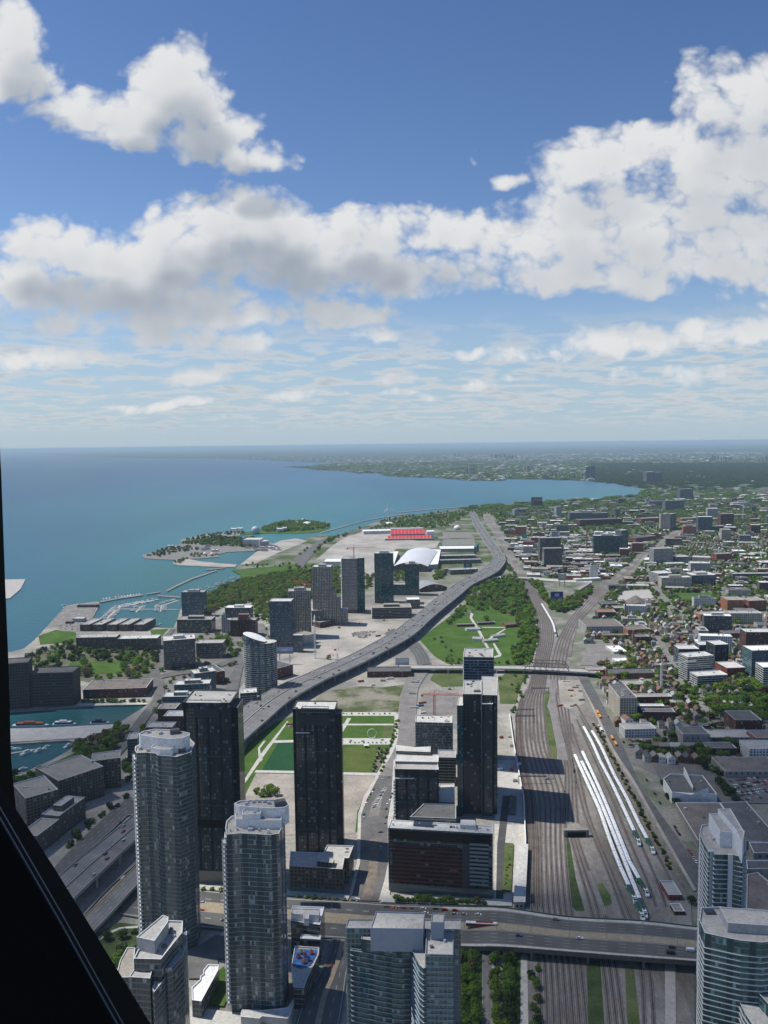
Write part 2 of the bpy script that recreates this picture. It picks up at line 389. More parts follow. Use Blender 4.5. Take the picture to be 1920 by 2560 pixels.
def m_water():
    n = NB('water_mat'); tc = n.t.nodes.new('ShaderNodeTexCoord'); q = n.t.nodes.new('ShaderNodeSeparateXYZ'); n.t.links.new(tc.outputs['Object'], q.inputs[0])
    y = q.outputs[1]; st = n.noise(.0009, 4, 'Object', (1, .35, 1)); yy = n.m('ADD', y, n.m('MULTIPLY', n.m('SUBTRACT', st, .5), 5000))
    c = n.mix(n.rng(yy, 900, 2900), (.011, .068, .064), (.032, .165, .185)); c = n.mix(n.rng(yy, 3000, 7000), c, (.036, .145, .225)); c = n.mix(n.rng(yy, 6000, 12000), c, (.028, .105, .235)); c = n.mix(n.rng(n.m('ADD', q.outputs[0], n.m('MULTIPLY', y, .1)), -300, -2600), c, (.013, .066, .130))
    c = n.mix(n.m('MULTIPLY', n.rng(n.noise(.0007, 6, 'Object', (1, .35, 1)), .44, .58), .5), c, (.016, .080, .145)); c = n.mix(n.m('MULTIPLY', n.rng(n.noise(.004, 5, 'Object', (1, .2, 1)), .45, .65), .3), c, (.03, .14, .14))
    nn = n.t.nodes.new('ShaderNodeTexNoise'); nn.inputs['Scale'].default_value = .10; nn.inputs['Detail'].default_value = 4; n.t.links.new(tc.outputs['Object'], nn.inputs['Vector'])
    bp = n.t.nodes.new('ShaderNodeBump'); bp.inputs['Strength'].default_value = .55; bp.inputs['Distance'].default_value = 2.5; n.t.links.new(nn.outputs[0], bp.inputs['Height']); n.t.links.new(bp.outputs[0], n.b.inputs['Normal'])
    n.b.inputs['IOR'].default_value = 1.33
    return n.out(c, .38, .35)
M_ground, M_water = m_ground(), m_water()
M_grass = mat('grass_mat', (.088, .15, .035), .95, col2=(.05, .105, .02), scale=.03, det=5, spec=.05)
M_grassdry = mat('dry_grass_mat', (.14, .155, .07), .95, col2=(.06, .10, .03), scale=.035, det=6, spec=.05)
M_meadow = mat('meadow_mat', (.27, .25, .20), .95, col2=(.085, .11, .045), scale=.022, det=6, spec=.05, lo=.42, hi=.58)
M_turf = mat('turf_mat', (.018, .075, .032), .9, col2=(.03,.085,.035), scale=.06, spec=.05)
M_olive = mat('olive_lawn_mat', (.115, .14, .04), .95, col2=(.075, .115, .03), scale=.04, spec=.05)
M_dirt = mat('dirt_mat', (.44, .40, .34), .95, col2=(.26, .24, .21), scale=.03, det=8, spec=.05)
M_soil = mat('soil_mat', (.20, .17, .14), .95, .2, spec=.05)
M_lot = mat('lot_mat', (.47, .44, .39), .95, col2=(.30, .285, .26), scale=.012, det=6, spec=.05)
M_gravel = mat('gravel_mat', (.27, .255, .24), .95, col2=(.19, .18, .17), scale=.06, det=8, spec=.05)
M_ballast = mat('ballast_mat', (.30, .285, .265), .95, col2=(.15, .135, .12), scale=.03, det=7, stretch=(1, .35, 1), spec=.05)
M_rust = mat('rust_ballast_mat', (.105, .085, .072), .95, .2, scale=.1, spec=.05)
M_path = mat('path_mat', (.52, .51, .465), .9, .06, scale=.1, spec=.1)
M_walk = mat('pavement_mat', (.50, .48, .44), .9, .1, scale=.1, spec=.1)
M_asph = mat('asphalt_mat', (.17, .165, .16), .9, col2=(.12, .118, .115), scale=.05, det=6, spec=.1)
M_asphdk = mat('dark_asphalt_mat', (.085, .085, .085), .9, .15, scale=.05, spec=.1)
M_conc = mat('concrete_mat', (.42, .40, .37), .85, .08, scale=.1)
M_concdk = mat('old_concrete_mat', (.24, .23, .215), .9, .15, scale=.08)
M_rail = mat('rail_steel', (.26, .25, .25), .45, spec=.5)
M_white = mat('white_paint', (.80, .80, .78), .7, .03, scale=.2)
M_black = mat('black_void', (.012, .012, .012), .9)
def m_road(name, base, lanes, width, centre=None, dash=12.0, lw=.17):
    n = NB(name); u, v = n.uv(); W = width/lanes
    b = n.mix(n.rng(n.noise(.05, 6), .35, .65), base, tuple(c*.72 for c in base))
    tr = n.m('ABSOLUTE', n.m('SUBTRACT', n.m('FRACT', n.m('DIVIDE', v, W)), .5)); b = n.mix(n.m('MULTIPLY', n.rng(tr, .35, .1), .25), b, tuple(c*.65 for c in base))
    d = n.m('MULTIPLY', n.m('ABSOLUTE', n.m('SUBTRACT', n.m('FRACT', n.m('ADD', n.m('DIVIDE', v, W), .5)), .5)), W)
    ln = n.m('MULTIPLY', n.m('LESS_THAN', d, lw/2), n.m('LESS_THAN', n.m('FRACT', n.m('DIVIDE', u, dash)), .38))
    inn = n.m('MULTIPLY', n.m('GREATER_THAN', v, W*.6), n.m('LESS_THAN', v, width-W*.6))
    c = n.mix(n.m('MULTIPLY', ln, inn), b, (.45, .45, .42))
    ed = n.m('LESS_THAN', n.m('ABSOLUTE', n.m('SUBTRACT', n.m('ABSOLUTE', n.m('SUBTRACT', v, width/2)), width/2-.6)), .12)
    c = n.mix(n.m('MULTIPLY', ed, .6), c, (.6, .6, .55))
    return n.out(c, .88, .15)
M_hwy = m_road('expressway_asphalt', (.20, .20, .20), 4, 13)
M_road4 = m_road('street_asphalt', (.135, .135, .132), 4, 14)
M_road2 = m_road('lane_asphalt', (.235, .23, .22), 2, 9)
M_front = m_road('wide_street_asphalt', (.13, .13, .13), 4, 24)

def resample(pts, n):
    P3 = [Vector(p) for p in pts]; d = [0]
    for i in range(1, len(P3)): d.append(d[-1]+(P3[i]-P3[i-1]).length)
    out = []; j = 0
    for k in range(n):
        t = d[-1]*k/(n-1)
        while j < len(d)-2 and d[j+1] < t: j += 1
        f = (t-d[j])/max(1e-6, d[j+1]-d[j]); a, b = P3[j], P3[j+1]
        # catmull-rom
        p0 = P3[j-1] if j > 0 else a*2-b; p3 = P3[j+2] if j+2 < len(P3) else b*2-a
        out.append(.5*((2*a)+(b-p0)*f+(2*p0-5*a+4*b-p3)*f*f+(3*a-p0-3*b+p3)*f**3) if len(P3) > 2 else a.lerp(b, f))
    return out
def struct(o, name=None): o['kind'] = 'structure'; return o
ZL = [0.0]
def patch(name, px, m, z=None, occ=0, world=False):
    if z is None: ZL[0] += .012; z = .05+ZL[0]
    pts = [(p[0], p[1]) for p in px] if world else [P(x, y).xy[:] for x, y in px]
    b = MB(); p = ccw(pts); b.poly(p, z, m)
    if occ: occ_poly(p, occ)
    return struct(b.build(name))
def strip(name, Lp, Rp, m, z=None, n=24, occ=2, width=None):
    if z is None: ZL[0] += .012; z = .05+ZL[0]
    A, B = resample([P(x, y) for x, y in Lp], n), resample([P(x, y) for x, y in Rp], n)
    b = MB(); u = 0
    for i in range(n-1):
        w0, w1 = (B[i]-A[i]).length, (B[i+1]-A[i+1]).length; du = ((A[i+1]-A[i]).length+(B[i+1]-B[i]).length)/2
        if width: w0 = w1 = width
        q = [(A[i].x, A[i].y, z), (B[i].x, B[i].y, z), (B[i+1].x, B[i+1].y, z), (A[i+1].x, A[i+1].y, z)]; uv = [(u, 0), (u, w0), (u+du, w1), (u+du, 0)]
        if (q[1][0]-q[0][0])*(q[2][1]-q[0][1])-(q[1][1]-q[0][1])*(q[2][0]-q[0][0]) < 0: q, uv = q[::-1], uv[::-1]
        b.face(q, m, uv); u += du
    if occ: occ_poly([p.xy[:] for p in A]+[p.xy[:] for p in B[::-1]], occ)
    return struct(b.build(name))
def ribbon(name, C, w, m, z, uvw=None):
    b = MB(); u = 0
    for i in range(len(C)-1):
        a, c = Vector(C[i]), Vector(C[i+1]); t = (Vector(C[min(i+1, len(C)-1)])-Vector(C[max(i-1, 0)])).normalized(); t2 = (Vector(C[min(i+2, len(C)-1)])-Vector(C[i])).normalized()
        n0, n1 = Vector((-t.y, t.x, 0)), Vector((-t2.y, t2.x, 0)); du = (c-a).length
        b.face([tuple((a-n0*w/2).xy)+(z,), tuple((c-n1*w/2).xy)+(z,), tuple((c+n1*w/2).xy)+(z,), tuple((a+n0*w/2).xy)+(z,)], m, [(u, 0), (u+du, 0), (u+du, w), (u, w)]); u += du
    return struct(b.build(name))

# --- lake and land
far = 130000.0
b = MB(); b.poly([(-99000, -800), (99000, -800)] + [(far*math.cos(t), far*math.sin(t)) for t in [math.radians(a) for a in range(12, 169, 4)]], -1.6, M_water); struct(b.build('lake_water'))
coast = [(30,1133),(154,1139.5),(366,1146),(500,1145.6),(592,1147),(677,1151),(740,1154.5),(855,1157.5),(808,1162),(760,1166),(704,1168),(766,1170.5),(783,1174.6),(835,1177),(886,1182.7),(947,1183.5),(959,1189),(997,1193),(1060,1194),(1098,1195),(1117,1197),(1168,1201.8),(1231,1201.8),(1260,1201.8),(1269,1197.4),(1359,1199),(1463,1201.8),(1498,1206),(1541,1209),(1564,1214.8),(1602,1220.6),(1624,1225.5),
 (1605,1230.7),(1582,1238),(1535,1243.7),(1503,1246.6),(1480,1246.6),(1414,1251),(1356,1254),(1289,1259.6),(1237,1262.5),(1185,1267),(1139,1272.7),(1095,1280),(1063,1283.8),(1000,1290),(963,1297),(924,1311),(890,1322),(847,1336),(832,1338),(800,1338),(780,1341),(752,1350),(720,1356),(700,1362),(672,1372),(645,1381),(589,1419),(600,1428),(679,1436),(640,1443),(602,1452),(575,1462),(540,1474),(513,1486),(470,1500),(451,1524),(445,1544),(434,1570),(404,1570),(373,1567),(330,1562),(295,1556),(229,1550),(249,1512),(246,1504),(206,1508),(165,1514),(130,1552.6),(84,1602),(58,1622),(-60,1650),(-260,1780),(0,1780),(90,1775),(185,1767),(370,1761),(330,1786),(292,1810),(269,1814.5),(124,1819),(0,1822),(-300,1835),(-300,1866),(0,1862),(80,1857),(171,1851),(190,1856),(176,1873),(130,1900),(95,1914),(63,1930),(0,1936),(-120,1940),(-420,1990)]
land = [P(x, y).xy[:] for x, y in coast] + [(-900, -700), (12000, -700)] + [(far*math.cos(t), far*math.sin(t)) for t in [math.radians(a) for a in range(24, 102, 3)]]
b = MB(); lp = ccw(land); b.poly(lp, 0.0, M_ground); b.walls(lp, -1.7, 0.0, M_concdk); struct(b.build('ground'))
def island(name, px, m, z=0.0):
    b = MB(); p = ccw([P(x, y).xy[:] for x, y in px]); b.poly(p, z, m); b.walls(p, -1.7, z, M_concdk); return struct(b.build(name))
island('island_ground', [(405,1372.5),(355,1388),(363,1395.6),(398,1398),(432,1399.5),(500,1396),(548,1392),(545,1386),(569,1380),(618,1378),(662,1376),(680,1369),(690,1361),(665,1352),(640,1347),(590,1341),(540,1341),(500,1347),(455,1359)], M_gravel)
island('island_ground', [(500,1338),(451,1349),(453,1358),(520,1352),(590,1344),(612,1330),(560,1331)], M_concdk)
island('island_ground', [(606,1338),(640,1334),(690,1333),(740,1334),(790,1331),(820,1322),(826,1314),(800,1309),(760,1303),(704,1306),(670,1315),(654,1322),(612,1331)], M_grass)
island('spit_ground', [(432,1408),(447,1413),(560,1418),(589,1417),(592,1411),(545,1408),(500,1403),(466,1396),(440,1399)], M_lot)
island('runway_ground', [(-200,1452),(0,1449),(64,1448),(52,1472),(24,1496),(-60,1500),(-200,1502)], M_conc, .2)
for px in ([(801,1331),(850,1318),(909,1301.5),(960,1292),(1020,1284),(1020,1285.5),(960,1293.6),(909,1303),(850,1320),(803,1332.6)],
           [(984,1279),(1000,1279.5),(1080,1272),(1140,1267.5),(1231,1262),(1231,1263.2),(1140,1269),(1080,1273.6),(1000,1281.2)],
           [(415,1477),(441,1463),(480,1445),(541,1425),(543,1427),(482,1448),(443,1466),(418,1479)],
           [(516,1424),(540,1421),(562,1419.5),(562,1421),(540,1423),(516,1426)],
           [(365,1485),(401,1479),(401,1481),(366,1487)], [(394,1488),(452,1492.5),(452,1495),(394,1490.5)],
           [(250,1503.5),(300,1494),(352,1487),(358,1486.5),(358,1488.5),(300,1497),(250,1506.5)]):
    island('breakwater', px, M_concdk, .6)
# marina floating docks
for px in ([(262,1547),(266,1548),(302,1514),(298,1513)], [(268,1530),(268,1532),(300,1519),(340,1508),(390,1499),(390,1497.6),(340,1506),(300,1517)],
           [(338,1529),(342,1530),(352,1515),(349,1515)], [(399,1528),(403,1528),(405,1511),(402,1511)], [(300,1520.5),(446,1522),(446,1523),(300,1522)], [(404,1512),(445,1499),(447,1500.5),(405,1514)]):
    island('floating_dock', px, M_conc, -.9)

# --- ground cover (named for what they are), laid as thin sheets
patch('paved_ground', [(395,1600),(450,1560),(560,1545),(660,1560),(690,1620),(640,1664),(600,1720),(590,1780),(480,1890),(400,1960),(335,1960),(330,1860),(400,1740),(410,1680)], mat('worn_paving', (.24,.23,.215), .95, col2=(.16,.155,.145), scale=.03, det=7, spec=.05))
patch('paved_ground', [(186,1600),(395,1596),(398,1660),(370,1700),(250,1710),(186,1700),(60,1660),(60,1640)], mat('park_ground', (.10,.115,.055), .95, col2=(.17,.16,.13), scale=.05, det=7, spec=.05))
patch('paved_ground', [(1545,1890),(1600,1850),(1560,1800),(1600,1760),(1800,1760),(1960,1860),(1960,1960),(1640,1940)], mat('worn_paving', (.24,.23,.215)))
patch('construction_yard', [(640,1664),(700,1640),(770,1590),(800,1575),(860,1560),(905,1548),(960,1560),(1020,1560),(985,1585),(900,1628),(800,1676),(720,1722),(690,1700),(737,1640)], M_lot)
patch('parking_lot', [(600,1412),(640,1408),(700,1380),(770,1352),(740,1346),(700,1352),(640,1380)], M_lot)
patch('parking_lot', [(790,1400),(830,1365),(860,1345),(905,1330),(960,1328),(1040,1352),(1100,1352),(1090,1370),(990,1372),(960,1410),(930,1440),(860,1400)], M_lot)
patch('parking_lot', [(1105,1330),(1175,1330),(1185,1344),(1110,1346)], M_gravel)
patch('parking_lot', [(1107,1349),(1185,1347),(1190,1362),(1105,1364)], M_gravel)
patch('lawn', [(578,1425),(640,1419),(700,1414),(745,1410),(800,1440),(782,1480),(675,1495),(620,1460),(600,1436)], M_grass)
patch('forest_floor', [(513,1484),(602,1447),(721,1426.5),(782,1426.5),(850,1450),(856,1500),(782,1500),(675,1497),(628,1501),(562,1510),(513,1535)], M_grassdry)
patch('lawn', [(1049,1600),(1078,1575),(1107,1554),(1150,1520),(1200,1480),(1262,1436),(1300,1442),(1310,1470),(1328,1520),(1340,1570),(1335,1640),(1325,1662),(1240,1664),(1118,1660),(1085,1640)], M_grass)
patch('lawn', [(1280,1668),(1325,1668),(1300,1720),(1290,1760),(1250,1760),(1245,1700)], M_grassdry)
patch('lawn', [(1090,1672),(1160,1672),(1160,1716),(1105,1718),(1075,1700)], M_grassdry)
patch('meadow', [(800,1734),(850,1722),(900,1716),(960,1718),(1010,1712),(1000,1740),(996,1781),(900,1782),(812,1784),(770,1783),(790,1750)], M_meadow)
patch('lawn', [(610,1975),(599,1960),(599,1928),(607,1890),(620,1860),(650,1835),(690,1805),(740,1788),(850,1790),(989,1790),(986,1850),(975,1870),(941,1936),(925,1960),(905,2010),(898,2060),(893,2080),(620,2062)], M_grass)
patch('dirt_lot', [(612,1990),(640,1934),(737,1936),(938,1940),(915,1985),(893,2030),(888,2085),(640,2090),(600,2050)], M_dirt)
patch('sports_field', [(654,1926),(695,1857),(745,1857),(745,1929)], M_turf)
patch('lawn', [(845,1869),(941,1871),(925,1931),(845,1931)], M_olive)
patch('planting_bed', [(945,1872),(975,1876),(940,1932),(928,1932)], M_soil)
patch('planting_bed', [(960,1814),(986,1814),(984,1844),(955,1844)], M_grassdry)
patch('park_path', [(718,1803),(721,1804),(660,1890),(606,1968),(600,1966),(652,1885)], M_walk)
patch('park_path', [(660,1852),(664,1853),(650,1872),(652,1888),(657,1900),(652,1905),(646,1890),(645,1870)], M_walk)
patch('park_plaza', [(848,1846),(978,1846),(975,1862),(940,1862),(848,1862)], M_path)
patch('park_path', [(680,1852),(745,1850),(745,1856),(678,1858)], M_path)
patch('park_path', [(640,1926),(740,1928),(850,1931),(945,1933),(944,1940),(850,1937),(740,1934),(636,1932)], M_path)
patch('park_path', [(815,1781),(990,1781),(990,1790),(815,1790)], M_path)
patch('park_path', [(848,1810),(984,1810),(984,1814),(848,1814)], M_path)
patch('park_path', [(868,1796),(878,1796),(866,1816),(855,1834),(855,1847),(848,1847),(848,1832)], M_path)
patch('park_path', [(986,1785),(996,1785),(996,1856),(950,1940),(940,1938),(980,1866),(987,1850)], M_path)
for q in ((852,1851),(874,1852),(904,1853),(953,1850),(976,1851)): patch('planting_bed', [(q[0],q[1]-2),(q[0]+7,q[1]-2),(q[0]+6,q[1]+3),(q[0]-1,q[1]+3)], M_soil)
patch('excavation_pit', [(1051,1752),(1056,1738),(1075,1732),(1146,1732),(1146,1786),(1054,1786)], M_gravel)
# Fort park paths
for px in ([(1177,1532),(1185,1532),(1180,1545),(1200,1575),(1218,1612),(1228,1628),(1222,1630),(1208,1605),(1192,1575),(1174,1545)],
           [(1205,1568),(1262,1568),(1262,1570),(1205,1570)], [(1215,1601),(1240,1585),(1262,1572),(1264,1574),(1242,1588),(1217,1604)], [(1236,1608),(1254,1636),(1252,1642),(1232,1646),(1232,1643),(1246,1638),(1232,1610)]):
    patch('park_path', px, M_walk)
patch('lawn', [(1675,1482),(1786,1482),(1780,1504),(1700,1504)], M_grass, occ=3)
patch('lawn', [(1753,1720),(1920,1690),(1940,1800),(1860,1800),(1810,1790),(1790,1765)], M_grass)
patch('lawn', [(153,1683),(180,1655),(300,1652),(315,1665),(310,1682),(240,1686)], M_grass)
patch('lawn', [(96,1590),(140,1575),(190,1582),(190,1605),(100,1612)], M_grass)
patch('lawn', [(375,1575),(420,1573),(405,1590),(380,1592)], M_grass)
patch('lawn', [(230,1940),(240,1880),(310,1835),(325,1822),(345,1800),(330,1850),(260,1930)], M_grass)
patch('lawn', [(-20,1945),(60,1940),(150,1900),(215,1870),(240,1900),(200,1930),(120,1950),(0,1990)], M_grass)
patch('boatyard', [(130,1552),(165,1516),(246,1507),(228,1548),(200,1580),(150,1578)], M_gravel)
patch('quay', [(0,1823),(124,1820),(292,1811),(318,1822),(250,1845),(168,1848),(0,1858)], M_walk)
patch('quay', [(190,1766),(370,1762),(362,1751),(200,1752)], M_walk)
patch('parking_lot', [(1535,1508),(1560,1478),(1625,1474),(1640,1505),(1600,1515)], M_conc, occ=3)
patch('parking_lot', [(1816,1950),(1850,1943),(1960,1943),(1960,2010),(1850,2010)], M_asph, occ=3)
patch('parking_lot', [(1567,1845),(1610,1845),(1600,1870),(1575,1870)], M_asph, occ=3)
patch('parking_lot', [(1470,1610),(1530,1605),(1560,1660),(1450,1665)], M_gravel, occ=3)
patch('parking_lot', [(1600,1848),(1700,1845),(1790,1900),(1900,1930),(1940,2010),(1800,2010),(1690,2004),(1645,1940)], M_asph)
patch('yard', [(1330,1290),(1400,1340),(1420,1400),(1350,1420),(1300,1330)], M_gravel)
# --- rail corridor
strip('rail_bed', [(1206,1285),(1214,1309),(1230,1330),(1247,1360),(1261,1382),(1272,1403),(1287,1436),(1302,1455),(1317,1481),(1328,1512),(1341,1555),(1345,1599),(1338,1642),(1320,1712),(1300,1749),(1289,1795),(1289,1863),(1300,1930),(1313,1998),(1318,2107),(1314,2269),(1316,2420),(1318,2700)],
      [(1226,1285),(1240,1309),(1252,1330),(1271,1360),(1280,1382),(1294,1403),(1313,1436),(1324,1455),(1344,1481),(1362,1512),(1386,1555),(1397,1599),(1417,1642),(1455,1712),(1480,1749),(1500,1795),(1540,1863),(1573,1930),(1603,1998),(1655,2107),(1730,2269),(1735,2420),(1740,2700)], M_ballast, n=60)
strip('rail_bed', [(1800,1322),(1744,1320),(1700,1324),(1667,1337),(1644,1360),(1624,1372),(1594,1385),(1573,1410),(1523,1446),(1493,1468),(1473,1490),(1452,1512),(1434,1533),(1417,1555),(1395,1599),(1370,1642)],
      [(1800,1330),(1744,1328),(1712,1333),(1694,1343),(1675,1358),(1652,1372),(1629,1385),(1606,1410),(1573,1446),(1532,1468),(1510,1490),(1491,1512),(1471,1533),(1449,1555),(1434,1599),(1428,1642)], M_ballast, n=40)
patch('rail_verge', [(1368,1766),(1376,1738),(1372,1728),(1362,1730),(1360,1800),(1366,1860),(1372,1900),(1393,1902),(1392,1868),(1382,1800)], M_grassdry)
patch('rail_verge', [(1412,2070),(1425,2110),(1440,2200),(1462,2280),(1440,2280),(1428,2269),(1422,2180)], mat('shade_lawn_mat', (.045,.075,.022), .95, .3, scale=.08))  # muted, darker lawn green
patch('rail_verge', [(1468,2180),(1476,2180),(1500,2240),(1520,2290),(1506,2290),(1488,2240)], M_gravel)
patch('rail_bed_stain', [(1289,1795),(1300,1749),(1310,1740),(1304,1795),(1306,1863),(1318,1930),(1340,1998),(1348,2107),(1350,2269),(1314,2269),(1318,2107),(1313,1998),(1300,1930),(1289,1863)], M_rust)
patch('rail_verge', [(1494,2213),(1506,2210),(1526,2240),(1530,2262),(1512,2268),(1500,2240)], M_grassdry)
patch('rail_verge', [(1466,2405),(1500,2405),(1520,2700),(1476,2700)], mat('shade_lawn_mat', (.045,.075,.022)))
patch('rail_verge', [(1562,2420),(1584,2420),(1600,2560),(1605,2700),(1575,2700)], M_grassdry)
patch('service_road', [(1374,1700),(1392,1700),(1388,1740),(1394,1800),(1412,1860),(1420,1902),(1397,1902),(1386,1840),(1374,1780)], M_gravel)
patch('works_yard', [(1395,1702),(1450,1702),(1462,1760),(1425,1775),(1400,1765)], M_dirt)
patch('rail_verge', [(1480,1822),(1490,1800),(1540,1900),(1600,2010),(1655,2110),(1700,2190),(1710,2220),(1660,2150),(1600,2060),(1540,1950)], M_soil)
strip('verge', [(1446,1700),(1485,1781),(1524,1868),(1577,1952),(1632,2050),(1733,2229)], [(1450,1700),(1490,1781),(1531,1868),(1585,1952),(1640,2050),(1741,2229)], M_dirt, occ=2)
strip('street', [(1447,1700),(1490.5,1781),(1531,1868),(1585,1952),(1640,2050),(1741,2229),(1790,2310)], [(1474,1700),(1531,1808.5),(1580,1917),(1612.6,1985),(1640,2020),(1743.5,2163.5),(1830,2290)], M_front, width=24)
strip('street', [(1437,1672),(1447,1700)], [(1462,1672),(1474,1700)], M_asph, n=3)
def tracks(name, cp, n=50, z=.75):
    C = resample([P(x, y) for x, y in cp], n); b = MB()
    for i in range(n-1):
        a, c = C[i], C[i+1]; t = (C[min(i+1, n-1)]-C[max(i-1, 0)]).normalized(); t2 = (C[min(i+2, n-1)]-C[i]).normalized(); k0, k1 = Vector((-t.y, t.x, 0)), Vector((-t2.y, t2.x, 0))
        for (o0, o1, zz, mm) in ((-1.3, 1.3, z, M_rust), (-.86, -.62, z+.18, M_rail), (.62, .86, z+.18, M_rail)):
            b.face([tuple((a+k0*o0).xy)+(zz,), tuple((a+k0*o1).xy)+(zz,), tuple((c+k1*o1).xy)+(zz,), tuple((c+k1*o0).xy)+(zz,)][::-1], mm)
    return struct(b.build(name))
Lm = [(1287,1436),(1317,1481),(1328,1512),(1341,1555),(1345,1599),(1338,1642),(1322,1716),(1302,1749),(1291,1795),(1292,1863),(1302,1930),(1316,1998),(1322,2107),(1322,2269),(1340,2411),(1345,2600)]
Rm = [(1313,1436),(1344,1481),(1360,1512),(1382,1555),(1386,1599),(1377,1642),(1365,1716),(1362,1749),(1366,1795),(1374,1863),(1400,1930),(1420,1998),(1419,2107),(1434,2269),(1459,2411),(1478,2600)]
NT = 8
for k in range(NT):
    f = (k+.5)/NT; tracks('railway_track', [(a[0]*(1-f)+c[0]*f, a[1]) for a, c in zip(Lm, Rm)])
for k in range(5):
    f = (k+.5)/5; pts = [(1285,1436),(1300,1455)]
    tracks('railway_track', [(x0*(1-f)+x1*f, y) for x0, x1, y in ((1523,1573,1446),(1493,1532,1468),(1473,1510,1490),(1452,1491,1512),(1434,1471,1533),(1417,1449,1555),(1393,1430,1599),(1380,1420,1642),(1372,1416,1700),(1385,1425,1780),(1402,1432,1850))], 36)
for k in range(4):
    f = (k+.5)/4; tracks('railway_track', [(x0*(1-f)+x1*f, y) for x0, x1, y in ((1402,1425,1850),(1410,1440,1930),(1408,1445,1998),(1400,1452,2060))], 20)
for k in range(3):
    f = (k+.5)/3; tracks('railway_track', [(x0*(1-f)+x1*f, y) for x0, x1, y in ((1422,1446,2090),(1442,1475,2170),(1469,1515,2269),(1500,1545,2411),(1520,1572,2600))], 30)
for k in range(2):
    f = (k+.5)/2; tracks('railway_track', [(x0*(1-f)+x1*f, y) for x0, x1, y in ((1425,1445,1900),(1440,1460,1970),(1462,1480,2050),(1510,1530,2170),(1545,1572,2269),(1590,1630,2411),(1600,1650,2600))], 40)
for cp in ([(1442,1800),(1470,1863),(1500,1930),(1535,2010),(1575,2107),(1620,2210),(1640,2269)], [(1450,1790),(1490,1863),(1522,1930),(1556,2010),(1600,2107),(1645,2210),(1665,2269)],
           [(1430,1810),(1444,1863),(1475,1940),(1510,2025),(1545,2120),(1590,2230)], [(1440,1760),(1480,1830),(1530,1920),(1580,2010),(1630,2110),(1690,2230)]):
    tracks('railway_track', cp, 30)
tracks('railway_track', [(1800,1326),(1744,1324),(1706,1328),(1680,1340),(1659,1359),(1638,1372),(1611,1385),(1590,1410),(1548,1446)], 30)
# tunnel mouth
b = MB(P(1440,2085)); c = P(1440,2092)
b.box((c.x, c.y), 22, 4, 0, 7, M_concdk); 
tm = b.build('tunnel_portal'); tag(tm, 'low concrete tunnel mouth where tracks dive under the rail yard', 'tunnel')
b = MB(tm.location); b.prism([(c.x-8, c.y-2.6), (c.x+8, c.y-2.6), (c.x+8, c.y-2.05), (c.x-8, c.y-2.05)], 0.8, 5.4, M_black); o = b.build('opening', tm); 
# --- streets
strip('street', [(948,1940),(916,1998),(902.5,2039),(900,2161),(892,2200),(875,2252)], [(984,1944),(978,1998),(969,2053),(970,2161),(962,2200),(946,2256)], M_asph)
patch('street_median', [(921,2045),(948,2040),(955,2000),(962,1975),(948,1985),(930,2010)], M_gravel)
patch('street_median', [(924,2101),(943,2101),(947,2150),(940,2200),(930,2252),(903,2250),(916,2200),(924,2150)], M_soil)
strip('street', [(1030,1672),(1010,1715),(1000,1750),(998,1776),(998,1820),(988,1870),(948,1940)], [(1079,1672),(1055,1705),(1044,1732),(1041,1776),(1037,1865),(1010,1900),(984,1944)], M_gravel)
strip('street', [(1041.6,1664),(1031.5,1638),(1014,1617.5),(990,1595),(960,1585)], [(1079,1661),(1069,1635),(1046,1606),(1020,1588),(985,1572)], M_road4, width=14)
patch('pavement', [(875,2240),(700,2225),(500,2215),(300,2190),(300,2200),(500,2226),(870,2252)], M_walk)
patch('pavement', [(984,1900),(998,1905),(990,1998),(982,2053),(982,2161),(975,2240),(946,2256),(962,2200),(970,2161),(969,2053),(978,1998)], M_walk)
patch('pavement', [(950,2258),(1280,2268),(1280,2252),(960,2240)], M_path)
patch('pavement', [(940,1940),(948,1942),(918,1998),(903,2039),(900,2161),(880,2242),(873,2242),(892,2161),(895,2039),(908,1998)], M_walk)
strip('street', [(300,2200),(500,2226),(700,2245),(873,2255),(1000,2264),(1262,2272)], [(300,2290),(500,2322),(700,2340),(873,2352),(1000,2362),(1262,2372)], M_road4, width=14)
strip('tram_lane', [(500,2256),(700,2275),(873,2288),(1000,2296),(1262,2306)], [(500,2282),(700,2300),(873,2314),(1000,2322),(1262,2333)], mat('tram_lane_mat', (.33,.28,.20), .9, .08), width=9)
strip('street', [(830,2350),(818,2400),(790,2450),(760,2500),(720,2620)], [(890,2352),(870,2420),(860,2500),(850,2560),(840,2620)], M_road4, width=14)
strip('tram_lane', [(852,2352),(840,2400),(822,2450),(802,2500),(775,2620)], [(862,2352),(851,2400),(834,2450),(816,2500),(790,2620)], mat('tram_lane_mat', (.33,.28,.20)), width=9)
strip('street', [(1206,2376),(1205,2450),(1204,2620)], [(1229,2376),(1229,2450),(1232,2620)], M_road2, width=9)
patch('pavement', [(1229,2376),(1236,2376),(1240,2620),(1232,2620)], M_walk)
patch('pavement', [(1302,2390),(1318,2390),(1322,2620),(1300,2620)], M_walk)
patch('lawn', [(1150,2376),(1204,2376),(1203,2700),(1140,2700)], M_grass)
patch('lawn', [(1262,2380),(1302,2390),(1300,2700),(1262,2700)], M_grass)
patch('retaining_walk', [(1662,2400),(1688,2400),(1692,2700),(1664,2700)], M_conc)
patch('service_court', [(470,2385),(540,2340),(585,2350),(585,2400),(545,2400),(545,2430),(500,2450),(470,2450)], M_asph)
patch('pavement', [(560,2330),(585,2335),(585,2345),(550,2342)], M_path)
patch('pavement', [(470,2520),(580,2534),(730,2545),(730,2600),(470,2600)], M_path)
